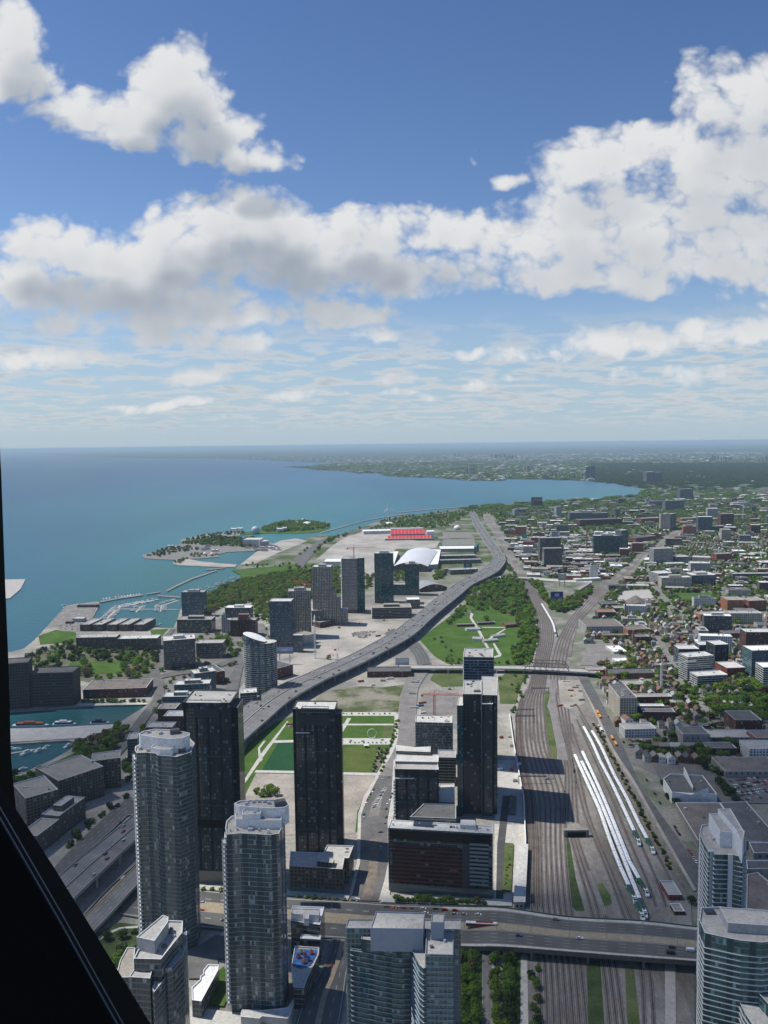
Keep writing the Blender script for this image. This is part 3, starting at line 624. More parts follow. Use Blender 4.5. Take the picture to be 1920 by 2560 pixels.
patch('lawn', [(520,2450),(560,2420),(580,2470),(560,2520),(520,2515)], M_grass)
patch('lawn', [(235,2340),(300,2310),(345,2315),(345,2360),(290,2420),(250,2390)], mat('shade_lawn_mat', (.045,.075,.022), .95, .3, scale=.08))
patch('park_path', [(240,2352),(262,2336),(300,2322),(345,2318),(345,2323),(300,2327),(266,2342),(244,2358)], M_walk)
strip('street', [(318,1833),(350,1790),(382,1749),(385,1714.6),(367,1688.6),(390.6,1674),(399,1645),(405,1599),(428,1573)], [(345,1838),(370,1800),(404,1752),(412,1714),(398,1686),(408,1672),(412,1645),(418,1602),(438,1574)], M_asph)
strip('street', [(345,1838),(300,1890),(262,1930)], [(318,1833),(280,1880),(245,1922)], M_asph, n=6)
strip('street', [(602.5,1640),(573.6,1695.6),(562,1733),(540,1790)], [(612,1649),(599.6,1707),(588,1760),(570,1800)], M_asph, n=8)
strip('street', [(385,1690),(440,1680),(500,1672),(560,1655),(604,1640)], [(385,1702),(440,1690),(500,1682),(560,1666),(606,1650)], M_asph, n=8)
strip('street', [(731.5,1399.5),(770,1372.5),(805,1349),(890,1326),(960,1308),(1040,1292),(1180,1272),(1300,1262)], [(755,1423),(778,1392),(824,1347),(900,1328),(968,1310),(1046,1294),(1182,1274),(1302,1264)], M_asph)
strip('boulevard', [(430,2090),(335,1996),(250,2056),(136,2170),(40,2290)], [(460,2110),(339,2037),(260,2098),(149,2189),(60,2310)], M_road4, n=12, width=14)
strip('street', [(345,2142),(270,2205),(206,2284),(120,2400)], [(345,2160),(280,2216),(212,2291),(130,2410)], M_road2, n=8, width=9)
# streets of the right-hand district
for L_, R_ in (([(1637,1590),(1660,1640),(1700,1690),(1745,1745)], [(1649,1588),(1676,1640),(1722,1700),(1762,1745)]),
               ([(1610,1425),(1640,1480),(1700,1545),(1720,1552)], [(1622,1420),(1655,1480),(1714,1545),(1730,1550)]),
               ([(1440,1310),(1470,1350),(1482,1390)], [(1446,1309),(1478,1350),(1492,1390)]),
               ([(1555,1280),(1590,1310),(1625,1340)], [(1560,1279),(1597,1310),(1634,1338)]),
               ([(1570,1638),(1590,1680),(1600,1700)], [(1576,1636),(1598,1680),(1610,1700)]),
               ([(1690,1700),(1720,1740),(1785,1810)], [(1700,1698),(1732,1740),(1797,1806)])):
    strip('street', L_, R_, M_walk if L_[0][0] in (1570,) else M_road2, n=6, width=9)
strip('street', [(1232,1441),(1287,1444),(1324,1444),(1400,1450),(1480,1452)], [(1232,1446),(1287,1449),(1324,1449),(1400,1456),(1480,1458)], M_walk, n=6)
# ================================================================ BUILDINGS
R_grey = mat('roof_grey', (.44,.43,.40), .95, col2=(.35,.34,.32), scale=.08, det=6, spec=.1)
R_light = mat('roof_light', (.62,.61,.57), .95, col2=(.50,.49,.46), scale=.08, det=6, spec=.1)
R_white = mat('roof_white', (.82,.82,.80), .8, .04, scale=.1)
R_dark = mat('roof_dark', (.15,.15,.15), .95, col2=(.10,.10,.10), scale=.1, det=6, spec=.1)
R_brown = mat('roof_brown', (.19,.165,.15), .95, .18, scale=.1, spec=.1)
R_tan = mat('roof_tan', (.36,.33,.28), .95, col2=(.27,.25,.22), scale=.06, det=6, spec=.1)
R_red = mat('roof_red', (.30,.15,.11), .9, .15, scale=.1, spec=.1)
R_pebble = mat('roof_pebble', (.50,.475,.43), .95, col2=(.42,.40,.36), scale=.25, det=6, spec=.1)
C_white = mat('white_cap', (.80,.80,.79), .7)
C_pale = mat('pale_cap', (.58,.60,.61), .7)
C_dark = mat('dark_cap', (.10,.105,.11), .6)
C_blue = mat('blue_grey_panel', (.24,.285,.35), .6, .05, scale=.3)
C_metal = mat('unit_metal', (.50,.50,.49), .5, .1, spec=.5)
W_white = mat('white_wall', (.74,.74,.73), .8, .04, scale=.15)
W_plain = mat('grey_wall', (.36,.36,.36), .85, .06, scale=.1)
FM = {}
FM['neo'] = facade('pale_grid_glass', (.075,.11,.11), (.20,.24,.235), (.16,.20,.20), 2.9, 1.5, .16, .10, .7, .10, (.34,.38,.38), bay=11, bayf=.30, baycol=(.055,.075,.08))
FM['neo2'] = facade('pale_curved_glass', (.085,.125,.125), (.28,.33,.33), (.18,.225,.225), 2.9, 1.45, .13, .09, .7, .12, (.40,.45,.46), bay=9, bayf=.34, baycol=(.05,.065,.07))
FM['black'] = facade('black_glass', (.055,.075,.083), (.026,.031,.034), (.024,.028,.031), 2.85, 2.2,   .22, .16, .6, .13, (.16,.22,.235), bay=9.5, bayf=.22, baycol=(.018,.02,.022))
FM['blackside'] = facade('black_panel', (.03,.04,.045), (.025,.028,.03), (.03,.03,.032), 2.85, 3.0, .3, .35, .6, .15, (.25,.30,.31))
FM['bronze'] = facade('brown_black_glass', (.04,.045,.045), (.05,.045,.04), (.07,.06,.05), 2.9, 2.4, .2, .2, .7, .12, (.25,.24,.2))
FM['teal'] = facade('teal_glass', (.022,.09,.093), (.17,.26,.28), (.05,.125,.13), 2.95, 1.6, .12, .10, .8, .08, (.20,.36,.36), bay=10, bayf=.30, baycol=(.035,.06,.065))
FM['tealpale'] = facade('teal_pale_wall', (.03,.10,.105), (.20,.25,.28), (.14,.20,.22), 2.95, 2.2, .16, .22, .8, .06, (.20,.36,.36))
FM['dkteal'] = facade('dark_teal_glass', (.025,.075,.09), (.05,.10,.11), (.03,.07,.08), 3.0, 1.8, .12, .08, .8, .14, (.10,.26,.27))
FM['blueglass'] = facade('blue_grey_glass', (.055,.085,.11), (.13,.17,.20), (.06,.09,.11), 3.0, 2.0, .16, .10, .6, .12, (.22,.30,.34))
FM['grey'] = facade('grey_glass', (.05,.063,.066), (.17,.18,.18), (.12,.13,.13), 3.1, 2.2, .25, .16, .6, .12, (.30,.32,.32))
FM['greylt'] = facade('light_grey_wall', (.07,.08,.085), (.46,.46,.44), (.46,.46,.44), 3.1, 3.0, .38, .42, .6, .12, (.30,.32,.32), spec=.4, rough=.25)
FM['beige'] = facade('beige_wall', (.06,.06,.055), (.52,.47,.38), (.52,.47,.38), 3.3, 3.4, .42, .42, .6, .12, (.28,.26,.22), spec=.4, rough=.3)
FM['grid'] = facade('concrete_grid', (.05,.05,.05), (.42,.385,.33), (.42,.385,.33), 2.95, 3.1, .26, .30, .8, .16, (.33,.30,.25), spec=.3, rough=.4)
FM['uc'] = facade('open_floors', (.028,.027,.026), (.36,.35,.33), (.10,.10,.095), 3.0, 5.5, .20, .08, .7, .05, (.3,.28,.24), spec=.2, rough=.6)
FM['ucred'] = facade('open_red_floors', (.06,.045,.04), (.42,.40,.37), (.22,.12,.09), 3.0, 3.4, .26, .14, .7, .18, (.30,.20,.15), spec=.2, rough=.6)
FM['brick'] = facade('red_brick_wall', (.035,.035,.035), (.26,.085,.06), (.26,.085,.06), 3.3, 2.8, .45, .5, .6, .12, (.28,.28,.26), spec=.3, rough=.35)
FM['dkbrick'] = facade('dark_brick_wall', (.025,.025,.025), (.115,.05,.042), (.115,.05,.042), 3.3, 2.8, .42, .45, .6, .14, (.35,.35,.33), spec=.3, rough=.35)
FM['orange'] = facade('orange_brick_wall', (.04,.035,.03), (.42,.17,.09), (.42,.17,.09), 3.3, 3.0, .45, .5, .6, .1, (.28,.28,.26), spec=.3, rough=.35)
FM['brown'] = facade('brown_wall', (.03,.03,.03), (.135,.115,.095), (.135,.115,.095), 3.0, 3.0, .36, .36, .6, .12, (.26,.25,.22), spec=.3, rough=.35)
FM['redband'] = facade('red_band_wall', (.022,.022,.024), (.135,.042,.036), (.045,.02,.02), 3.15, 3.2, .46, .10, .7, .05, (.2,.2,.2), spec=.4, rough=.25)
FM['slabglass'] = facade('banded_dark_glass', (.04,.05,.05), (.20,.21,.20), (.08,.09,.09), 3.15, 2.6, .18, .12, .7, .12, (.25,.30,.30))
FM['tiled'] = facade('mirror_tiled_glass', (.07,.10,.11), (.10,.13,.14), (.10,.13,.14), 3.0, 1.5, .1, .1, .9, .22, (.30,.36,.37))
FM['white'] = facade('white_window_wall', (.05,.06,.065), (.66,.66,.64), (.66,.66,.64), 3.2, 3.4, .45, .5, .6, .1, (.3,.32,.33), spec=.4, rough=.3)
FM['stripe'] = facade('white_striped_glass', (.05,.065,.07), (.60,.60,.58), (.09,.10,.10), 3.1, 2.2, .32, .08, .6, .1, (.3,.34,.35))
FM['ware'] = facade('shed_wall', (.10,.10,.10), (.30,.29,.27), (.30,.29,.27), 6, 6, .6, .7, .3, .1, (.3,.3,.3), spec=.2, rough=.5)
FM['silo'] = facade('dark_silo_wall', (.025,.024,.023), (.075,.07,.065), (.06,.056,.052), 4.0, 3.6, .5, .5, .5, .03, (.15,.15,.14), spec=.2, rough=.6)
FM['farblue'] = facade('far_tower_wall', (.05,.06,.07), (.17,.18,.19), (.15,.16,.17), 6.0, 8.0, .4, .35, .5, .05, (.2,.2,.2), rough=.4)
FM['farlt'] = facade('far_pale_wall', (.12,.13,.13), (.45,.45,.43), (.45,.45,.43), 6.0, 8.0, .4, .4, .5, .05, (.3,.3,.3), rough=.4)

brnd = random.Random(11)
LAND = []                                      # landmarks used to say where small things stand: (phrase, x, y)
def rect(xl, yl, xr, yr, depth, z0=0.0):
    a, b_ = P(xl, yl, z0), P(xr, yr, z0); d = (b_-a).xy; n = Vector((-d.y, d.x)).normalized()
    if n.y < 0: n = -n
    return [a.xy[:], b_.xy[:], (b_.xy+n*depth)[:], (a.xy+n*depth)[:]]
def roofpx(pts, h): return ccw([P(x, y, h).xy[:] for x, y in pts])
def shrink(p, k, kx=None):
    cx, cy = sum(q[0] for q in p)/len(p), sum(q[1] for q in p)/len(p); return [(cx+(q[0]-cx)*k, cy+(q[1]-cy)*k) for q in p]
def centroid(p): return (sum(q[0] for q in p)/len(p), sum(q[1] for q in p)/len(p))
def part(root, name, label=None): b = MB(root.location); return b
def building(name, label, poly, h, wall, roof=None, cap=None, z0=0.0, pent=None, units=0, slabs=None, cat='building', group=None, par=1.0, ins=.45, land=None, top=None, occ=1, balcony=None, base=None):
    wall = FM[wall] if isinstance(wall, str) else wall; roof = roof or R_grey; cap = cap or C_pale
    poly = ccw(poly); c = centroid(poly); root = empty(name, (c[0], c[1], z0), label, cat, group); L0 = root.location
    if occ: occ_poly(poly, 1, 2.0)
    if land: LAND.append((land, c[0], c[1]))
    zb = z0
    if base:                                   # ground storeys in another material
        b = MB(L0); b.walls(poly, z0, z0+base[0], base[1] if not isinstance(base[1], str) else FM[base[1]]); b.build('base_wall', root); zb = z0+base[0]
    b = MB(L0); b.walls(poly, zb, h, wall, v0=z0); b.build('wall', root)
    q = inset(poly, ins)
    b = MB(L0)
    n = len(poly)
    for i in range(n):
        j = (i+1) % n; b.face([(*poly[i], h), (*poly[j], h), (*q[j], h), (*q[i], h)], cap)
    b.walls(q, h-par, h, cap, inward=True); b.build('parapet', root)
    b = MB(L0); b.poly(q, h-par, roof); b.build('roof', root)
    zr = h-par
    if pent == 'auto': pent = [(shrink(poly, brnd.uniform(.35, .5)), brnd.uniform(3, 4.5), W_plain if wall.name.startswith(('dark', 'grey', 'black', 'blue')) else wall, roof)]
    for pp in (pent or []):
        pw = ccw(pp[0]); b = MB(L0); b.walls(pw, zr, zr+par+pp[1], pp[2]); 
        q2 = inset(pw, .35); z1 = zr+par+pp[1]
        for i in range(len(pw)):
            j = (i+1) % len(pw); b.face([(*pw[i], z1), (*pw[j], z1), (*q2[j], z1), (*q2[i], z1)], cap)
        b.walls(q2, z1-.5, z1, cap, inward=True); po = b.build('penthouse', root)
        b = MB(L0); b.poly(q2, z1-.5, pp[3]); o = b.build('penthouse_roof', po)
    if units:
        xs = [p[0] for p in q]; ys = [p[1] for p in q]; k = 0; tries = 0
        while k < units and tries < 200:
            tries += 1; x, y = brnd.uniform(min(xs), max(xs)), brnd.uniform(min(ys), max(ys))
            if not inpoly(x, y, inset(poly, 2.2)): continue
            z = zr
            for pp in (pent or []):
                if inpoly(x, y, pp[0]): z = zr+par+pp[1]-.5
            b = MB(L0); s = brnd.uniform(.8, 1.8)
            if brnd.random() < .4: b.bar((x, y, z), (x, y, z+brnd.uniform(1, 1.8)), s*.5, C_metal, 8)
            else: b.box((x, y), s*brnd.uniform(1, 2), s*1.1, z, z+brnd.uniform(.9, 1.7), C_metal if brnd.random() < .7 else C_dark, rot=.2)
            b.build('roof_vent', root); k += 1
    if slabs:
        fh, out, sm, sz0, sz1, th = slabs; z = sz0; r_ = inset(poly, -out); 
        while z < sz1:
            b = MB(L0); b.walls(r_, z, z+th, sm)
            for i in range(n):
                j = (i+1) % n
                b.face([(*r_[i], z+th), (*r_[j], z+th), (*poly[j], z+th), (*poly[i], z+th)], sm)
                b.face([(*poly[i], z), (*poly[j], z), (*r_[j], z), (*r_[i], z)], sm)
            b.build('floor_slab', root); z += fh
    for bc in (balcony or []):                 # (edge a, edge b as world points, out, fh, z0, z1, slab material, rail material)
        a, e, out, fh, s0, s1, sm, rm = bc; a, e = Vector(a), Vector(e); d = (e-a).normalized(); nn = Vector((d.y, -d.x))*out; z = s0
        quad = [a[:], e[:], (e+nn)[:], (a+nn)[:]]
        while z < s1:
            b = MB(L0); b.prism(quad, z, z+.22, sm, bottom=True); o = b.build('balcony', root)
            b = MB(L0); w = ccw(quad)
            for (p0, p1) in (((e+nn), (a+nn)), ((e), (e+nn)), ((a+nn), (a))):
                b.face([(p0.x, p0.y, z+.22), (p1.x, p1.y, z+.22), (p1.x, p1.y, z+1.25), (p0.x, p0.y, z+1.25)], rm)
            b.build('railing', o); z += fh
    return root
def B(name, label, xl, yl, xr, yr, yt, depth, wall, roof=None, cap=None, **k):
    h = hgt(xl, yl, yt)
    return building(name, label, rect(xl, yl, xr, yr, depth), h, wall, roof, cap, **k)

RAILG = mat('balcony_glass', (.20,.27,.28), .15, spec=.8)
# ---------- foreground towers -------------------------------------------------------------
def tower_white_crown(label, hroof, deck, drum, pent, extra, hdrum, wallm, basey, bal_px, units, fins, land):
    p = roofpx(deck, hroof); root = building('apartment_tower', label, p, hroof, wallm, R_pebble, C_white, cat='tower', par=1.3, units=units, land=land,
        slabs=(2.9, .16, mat('slab_edge_grey', (.27,.31,.31), .7), 6, hroof-8, .24))
    L0 = root.location
    dp = roofpx(drum, hroof+hdrum); b = MB(L0); b.walls(dp, hroof-1.3, hroof+hdrum, W_white); q = inset(dp, .5)
    for i in range(len(dp)):
        j = (i+1) % len(dp); b.face([(*dp[i], hroof+hdrum), (*dp[j], hroof+hdrum), (*q[j], hroof+hdrum), (*q[i], hroof+hdrum)], C_white)
    b.walls(q, hroof+hdrum-1, hroof+hdrum, W_white, inward=True); cr = b.build('crown_wall', root)
    b = MB(L0); b.poly(q, hroof+hdrum-1, R_pebble); b.build('crown_roof', cr)
    for pp, dh in pent:
        w = roofpx(pp, hroof+dh); b = MB(L0); b.walls(w, hroof-1.3, hroof+dh, W_white); q2 = inset(w, .4)
        for i in range(len(w)):
            j = (i+1) % len(w); b.face([(*w[i], hroof+dh), (*w[j], hroof+dh), (*q2[j], hroof+dh), (*q2[i], hroof+dh)], C_white)
        b.walls(q2, hroof+dh-.6, hroof+dh, W_white, inward=True); o = b.build('penthouse', root); b = MB(L0); b.poly(q2, hroof+dh-.6, R_pebble); b.build('penthouse_roof', o)
    for (x, y) in units if isinstance(units, list) else []: pass
    for (x, y, s, dz) in extra:
        c = P(x, y, hroof+dz); b = MB(L0); b.box((c.x, c.y), s*1.6, s, hroof+dz-1.2, hroof+dz+s*.5, C_metal if s < 3 else C_dark, .3); b.build('roof_vent', root)
    for fx, fy in fins:                         # white vertical pier on the camera-facing side
        c = P(fx, fy, hroof-1); b = MB(L0); b.box((c.x, c.y), 1.5, 1.0, 3, hroof+2, W_white); b.build('wall_pier', root)
    for (x0, y0, x1, y1, out) in bal_px:
        a, e = P(x0, y0, hroof), P(x1, y1, hroof); z = 6.0
        d = (e-a).xy.normalized(); nn = Vector((-d.y, d.x))
        if nn.x > 0 and x0 < 640: nn = -nn
        while z < hroof-4:
            b = MB(L0); quad = [a.xy[:], e.xy[:], (e.xy+nn*out)[:], (a.xy+nn*out)[:]]; b.prism(quad, z, z+.3, C_pale, bottom=True); o = b.build('balcony', root)
            b = MB(L0); w = ccw(inset(quad, .05)); b.walls(w, z+.3, z+1.3, RAILG); b.build('railing', o); z += 2.9
    return root
H1 = hgt(360, 2370, 1884)
t1 = tower_white_crown('tall pale glass tower with white drum crown beside the elevated expressway, left foreground', H1,
  [(338,1866),(350,1860),(440,1850),(474,1845),(487,1858),(478,1880),(462,1885),(441,1892),(425,1890),(395,1888),(388,1883),(368,1881),(342,1882),(337,1876)],
  [(347,1834),(360,1827),(385,1822),(420,1823),(455,1828),(474,1832),(474,1838),(455,1845),(425,1847),(395,1844),(370,1840),(350,1837)],
  [([(376,1868),(392,1857),(443,1856),(440,1862),(426,1873),(400,1873)], 3.5)], [(372,1829,1.4,9),(402,1831,1.6,9),(400,1833,1,9),(437,1830,4,9),(410,1858,1.2,4),(370,1874,1.3,0),(350,1870,1.2,0),(455,1875,3.2,0)], 9.0, FM['neo'], 2370,
  [(338,1868,342,1884,2.4)], 4, [(429,1888)], 'the tall white-crowned tower')
H3 = hgt(584, 2533, 2084)
t3 = tower_white_crown('pale curved glass tower with stepped white crown, nearest tower left of the boulevard', H3,
  [(563,2070),(566,2052),(578,2040),(598,2034),(660,2030),(706,2030),(712,2050),(703,2071),(697,2084),(672,2087),(625,2084),(600,2083),(567,2086)],
  [(585,2008),(600,2001),(640,1998),(690,1998),(718,2003),(722,2012),(712,2018),(680,2020),(640,2018),(600,2014)],
  [([(587,2035),(597,2027),(612,2020),(706,2028),(703,2050),(650,2050),(590,2046)], 4.5), ([(605,2028),(614,2019),(656,2021),(650,2034),(606,2036)], 8)],
  [(618,2004,1.2,10),(634,2003,1.2,10),(648,2002,1.2,10),(662,2002,1.3,10),(672,2006,1.3,10),(700,2009,4.2,10),(616,2009,1.2,10),(637,2030,1.0,8.5),(664,2044,1,4),(680,2040,1,4),(604,2062,.8,0),(622,2069,.8,0),(648,2072,.8,0),(672,2078,1,0)], 10.0, FM['neo2'], 2533,
  [(563,2072,566,2086,2.4)], 6, [(671,2086)], 'the pale curved tower')
# white balcony canopies on the tops
for root, H, pts in ((t1, H1, [(466,1868,487,1858,478,1880,462,1886)]), (t3, H3, [(562,2080,567,2076,567,2092,560,2095)])):
    for q in pts:
        p = roofpx([(q[0], q[1]), (q[2], q[3]), (q[4], q[5]), (q[6], q[7])], H-4); b = MB(root.location); b.prism(p, H-5, H-4, W_white, bottom=True); b.build('corner_terrace', root)
# dark tower behind the white-crowned one
H2 = hgt(500, 2228, 1768)
p2 = rect(468, 2228, 580, 2228, 30)
fl = P(457, 1755, H2); fr = P(574.7, 1757, H2); d = 32
p2 = [fl.xy[:], fr.xy[:], (fr.x+1, fr.y+d), (fl.x+1, fl.y+d)]
pn = [P(463,1750,H2+6), P(553,1751,H2+6), P(553,1743,H2+6), P(466,1743,H2+6)]
t2 = building('apartment_tower', 'tall black glass tower behind the white-crowned tower, against the expressway curve', p2, H2, 'black', R_grey, C_dark, cat='tower', units=7, land='the black expressway tower',
   pent=[([q.xy[:] for q in pn], 4.0, FM['black'], R_light)], slabs=(2.85*14, .35, C_dark, 24, H2-20, .5), base=(10, mat('beige_base', (.28,.25,.2), .9)))
b = MB(t2.location); sh = [P(574.7,1768,H2-5), P(592,1771,H2-5)]; b.prism([(sh[0].x, sh[0].y+2), (sh[1].x, sh[1].y+4), (sh[1].x, sh[1].y+27), (sh[0].x, sh[0].y+27)], 0, H2-6, FM['blackside'], R_dark); b.build('side_wing', t2)
def recess(root, H, x0, x1, y0, y1, hh, m):
    a, c = P(x0, y0, H), P(x1, y0, H); zt = hgt(x0, hh, y0) if False else None
def dark_panel(root, fa, fb, f0, f1, zt, zb, m, out=.15):   # a panel standing proud of the front wall between fractions of its width
    a, e = Vector(fa), Vector(fb); d = e-a; n = Vector((d.y, -d.x)).normalized()
    if n.y > 0: n = -n
    p, q = a+d*f0+n*out, a+d*f1+n*out; b = MB(root.location)
    b.prism([(p-n*out*.9)[:], p[:], q[:], (q-n*out*.9)[:]], zb, zt, m, bottom=True); b.build('louvre_panel', root)
M_louv = mat('louvre_dark', (.045,.048,.055), .6)
dark_panel(t2, p2[0], p2[1], .24, .72, H2-3.5, H2-12, M_louv)
dark_panel(t2, p2[0], p2[1], .0, .98, 52, 46, mat('glass_void', (.01,.012,.014), .2), .3)
# black tower above the boulevard
H5 = hgt(738, 2131, 1773)
fl, fr = P(731.5, 1772, H5), P(837, 1773, H5); p5 = [fl.xy[:], fr.xy[:], (fr.x+1, fr.y+22), (fl.x+1, fl.y+22)]
t5 = building('apartment_tower', 'slender black glass tower standing over the sports field, light roof plant on top', p5, H5, 'black', R_light, C_dark, cat='tower', units=6, land='the slender black tower',
   pent=[([q.xy[:] for q in (P(752,1767,H5+4), P(822,1768,H5+4), P(822,1763,H5+4), P(756,1762,H5+4))], 3.0, FM['grey'], R_light)], slabs=(2.85*12, .2, C_dark, 20, H5-20, .4))
b = MB(t5.location); a = P(837, 1786, H5-6); b.prism([(a.x, a.y+3), (a.x+5.4, a.y+4), (a.x+5.4, a.y+20), (a.x, a.y+20)], 0, H5-7, FM['blackside'], R_dark); b.build('side_wing', t5)
dark_panel(t5, p5[0], p5[1], .27, .87, H5-5, H5-14, M_louv); 
b = MB(t5.location); b.box(((p5[0][0]+p5[1][0])/2-8, p5[0][1]-.3), 15, 1.2, H5-21, H5-20.2, C_white); b.build('ledge', t5)
# brown mid-rise at its foot
h6 = hgt(740, 2236, 2171)
p6 = roofpx([(723,2165),(856,2173),(861,2145),(872,2145),(884,2114),(818,2112),(808,2131),(726,2128)], h6)
building('apartment_block', 'brown eight storey block with pale roofs at the foot of the slender black tower', p6, h6, 'brown', R_pebble, C_pale, units=3, land='the brown block', pent=[(roofpx([(792,2150),(832,2154),(836,2142),(797,2140)], h6+4), 3.0, FM['brown'], R_pebble)], base=(4.5, mat('shop_front', (.10,.14,.14), .2, spec=.6)))
# red-banded slab
h9 = hgt(985, 2256, 2092)
p9 = roofpx([(969,2070),(976,2049),(1229,2064),(1231,2084),(1100,2077),(970,2069)], h9); p9 = roofpx([(970,2069),(977,2049),(1231,2064),(1232,2084)], h9)
s9 = building('apartment_block', 'long dark slab block with brick-red bands and pale slab roof, facing the wide street', p9, h9, 'slabglass', R_light, C_white, cat='building', units=10, land='the red-banded slab', par=.8, base=(7, mat('shop_front', (.10,.14,.14))))
a9, b9 = Vector(p9[0]), Vector(p9[1])
def front_edge(p):                             # the edge nearest the camera
    e = min(range(len(p)), key=lambda i: p[i][1]+p[(i+1) % len(p)][1]); a, c = Vector(p[e]), Vector(p[(e+1) % len(p)]); return (a, c) if a.x < c.x else (c, a)
fa, fb = front_edge(ccw(p9)); 
dark_panel(s9, fa, fb, .04, .71, h9-13, 8, FM['redband'], .9); dark_panel(s9, fa, fb, .02, .98, h9-1.5, h9-8.5, mat('glass_void', (.01,.012,.014)), .5)
dark_panel(s9, fa, fb, .715, .77, h9-9, 8, mat('dark_panelling', (.07,.072,.078), .6), 1.0)
M_sl = mat('white_slab_edge', (.5,.52,.52), .7)
z = 11.0
while z < h9-9:
    d = fb-fa; n = Vector((d.y, -d.x)).normalized(); n = -n if n.y > 0 else n
    for f0, f1 in ((.78, .96),):
        p_, q_ = fa+d*f0, fa+d*f1; b = MB(s9.location); b.prism([p_[:], (p_+n*1.4)[:], (q_+n*1.4)[:], q_[:]], z, z+.3, M_sl, bottom=True); o = b.build('balcony', s9)
        b = MB(s9.location); p_, q_ = p_+n*1.35, q_+n*1.35; b.prism([p_[:], (p_+n*.06)[:], (q_+n*.06)[:], q_[:]], z+.3, z+1.3, RAILG); b.build('railing', o)
    z += 3.15
b = MB(s9.location); pw = roofpx([(1033,2063),(1083,2067),(1082,2056),(1035,2053)], h9); b.prism(pw, h9-.8, h9+.3, mat('skylight_dark', (.03,.04,.05), .15, spec=.8)); b.build('skylight', s9)
b = MB(s9.location); pw = roofpx([(1150,2062),(1190,2064),(1188,2050),(1152,2049)], h9+2.5); b.prism(pw, h9-.8, h9+2.5, C_pale, R_light); b.build('penthouse', s9)
# mid tower with grey crown (left of the tall dark one)
h10 = hgt(985, 2050, 1908)
fl, fr = P(988, 1922, h10), P(1097, 1924, h10); p10 = [fl.xy[:], fr.xy[:], (fr.x, fr.y+22), (fl.x, fl.y+22)]
H10 = hgt(988, 2050, 1904)
t10 = building('apartment_tower', 'mid-height dark tower with plain grey crown box, in front of the glass block', p10, h10, 'black', R_grey, C_pale, cat='tower', land='the grey-crowned tower',
  pent=[([q.xy[:] for q in (P(988,1903,H10), P(1096,1905,H10), P(1097,1886,H10), P(990,1885,H10))], H10-h10, mat('crown_grey', (.17,.17,.20), .7), R_light)], slabs=(2.85*4, .5, C_dark, 12, h10-6, .35))
b = MB(t10.location); b.box((centroid(p10)[0], p10[0][1]-.5), fr.x-fl.x+1, 1.6, h10-9, h10-8.2, C_white); b.build('ledge', t10)
q = [P(990,1877,H10+3), P(1076,1880,H10+3), P(1077,1866,H10+3), P(1035,1868,H10+3), P(990,1862,H10+3)]
b = MB(t10.location); b.prism([v.xy[:] for v in q], h10-1, H10+3, FM['slabglass'], R_light); b.build('rear_penthouse', t10)
z = 8
while z < h10-12:
    b = MB(t10.location); b.box((fl.x-.9, fl.y+2.5), 1.8, 3, z, z+.3, C_white, bottom=True); o = b.build('balcony', t10); b = MB(t10.location); b.box((fl.x-1.2, fl.y+2.5), 1.2, 3, z+.3, z+1.2, RAILG); b.build('railing', o); z += 2.95
building('podium_block', 'low dark podium with pale roof terrace between the two dark towers', roofpx([(1097,2005),(1137,2006),(1136,1958),(1098,1958)], 22), 22, 'slabglass', R_light, C_pale, cat='building')
building('podium_block', 'banded glass podium block behind the red-banded slab', roofpx([(1025,2042),(1140,2046),(1140,2010),(1060,2008)], 24), 24, 'stripe', R_dark, C_pale, cat='building')
# tall dark twin-slab tower and the one behind
h11 = hgt(1240, 2038, 1737)
def pr(pts, h): return [P(x, y, h).xy[:] for x, y in pts]
t11 = building('apartment_tower', 'tallest black slab tower beside the railway, stepped grey roofs', pr([(1157,1735),(1204,1735),(1204,1700),(1160,1700)], h11), h11, FM['blackside'], R_grey, C_pale, cat='tower', par=.7, units=6, land='the tallest black tower')
def wing(root, name, pts, h, wall, roof, z0=0, cap=None):
    p = ccw(pr(pts, h)); b = MB(root.location); b.walls(p, z0, h, FM[wall] if isinstance(wall, str) else wall); q = inset(p, .35)
    for i in range(len(p)):
        j = (i+1) % len(p); b.face([(*p[i], h), (*p[j], h), (*q[j], h), (*q[i], h)], cap or C_pale)
    b.walls(q, h-.6, h, cap or C_pale, inward=True); o = b.build(name, root); b = MB(root.location); b.poly(q, h-.6, roof); b.build('wing_roof', o); occ_poly(p, 1, 2); return o
wing(t11, 'side_wing', [(1204.3,1737),(1243,1738),(1244,1691),(1204.3,1690)], h11-1.0, 'black', R_grey)
wing(t11, 'side_wing', [(1142.5,1763.5),(1157,1763.5),(1162,1741),(1147,1741)], h11-9, 'dkteal', R_light)
wing(t11, 'side_wing', [(1205,1760),(1232,1760),(1233,1737),(1206,1737)], h11-8, 'black', R_light)
b = MB(t11.location); c = P(1193,1727,h11); b.box((c.x, c.y), 6, 4, h11-.7, h11+.6, C_dark); b.build('roof_hatch', t11)
b = MB(t11.location); c = P(1204, 1737, h11); b.box((c.x, c.y-.2), .8, .8, 0, h11, C_blue); b.build('wall_pier', t11)
h12 = hgt(1232, 1919, 1642)
t12 = building('apartment_tower', 'grey-blue gridded tower rising behind the tallest black tower, cluttered roof', pr([(1159,1642),(1233,1643),(1233,1620),(1161,1620)], h12), h12, FM['blueglass'], R_grey, C_pale, cat='tower', units=12, land='the grey-blue tower', slabs=(3.0, .9, C_blue, 30, h12-2, .3))
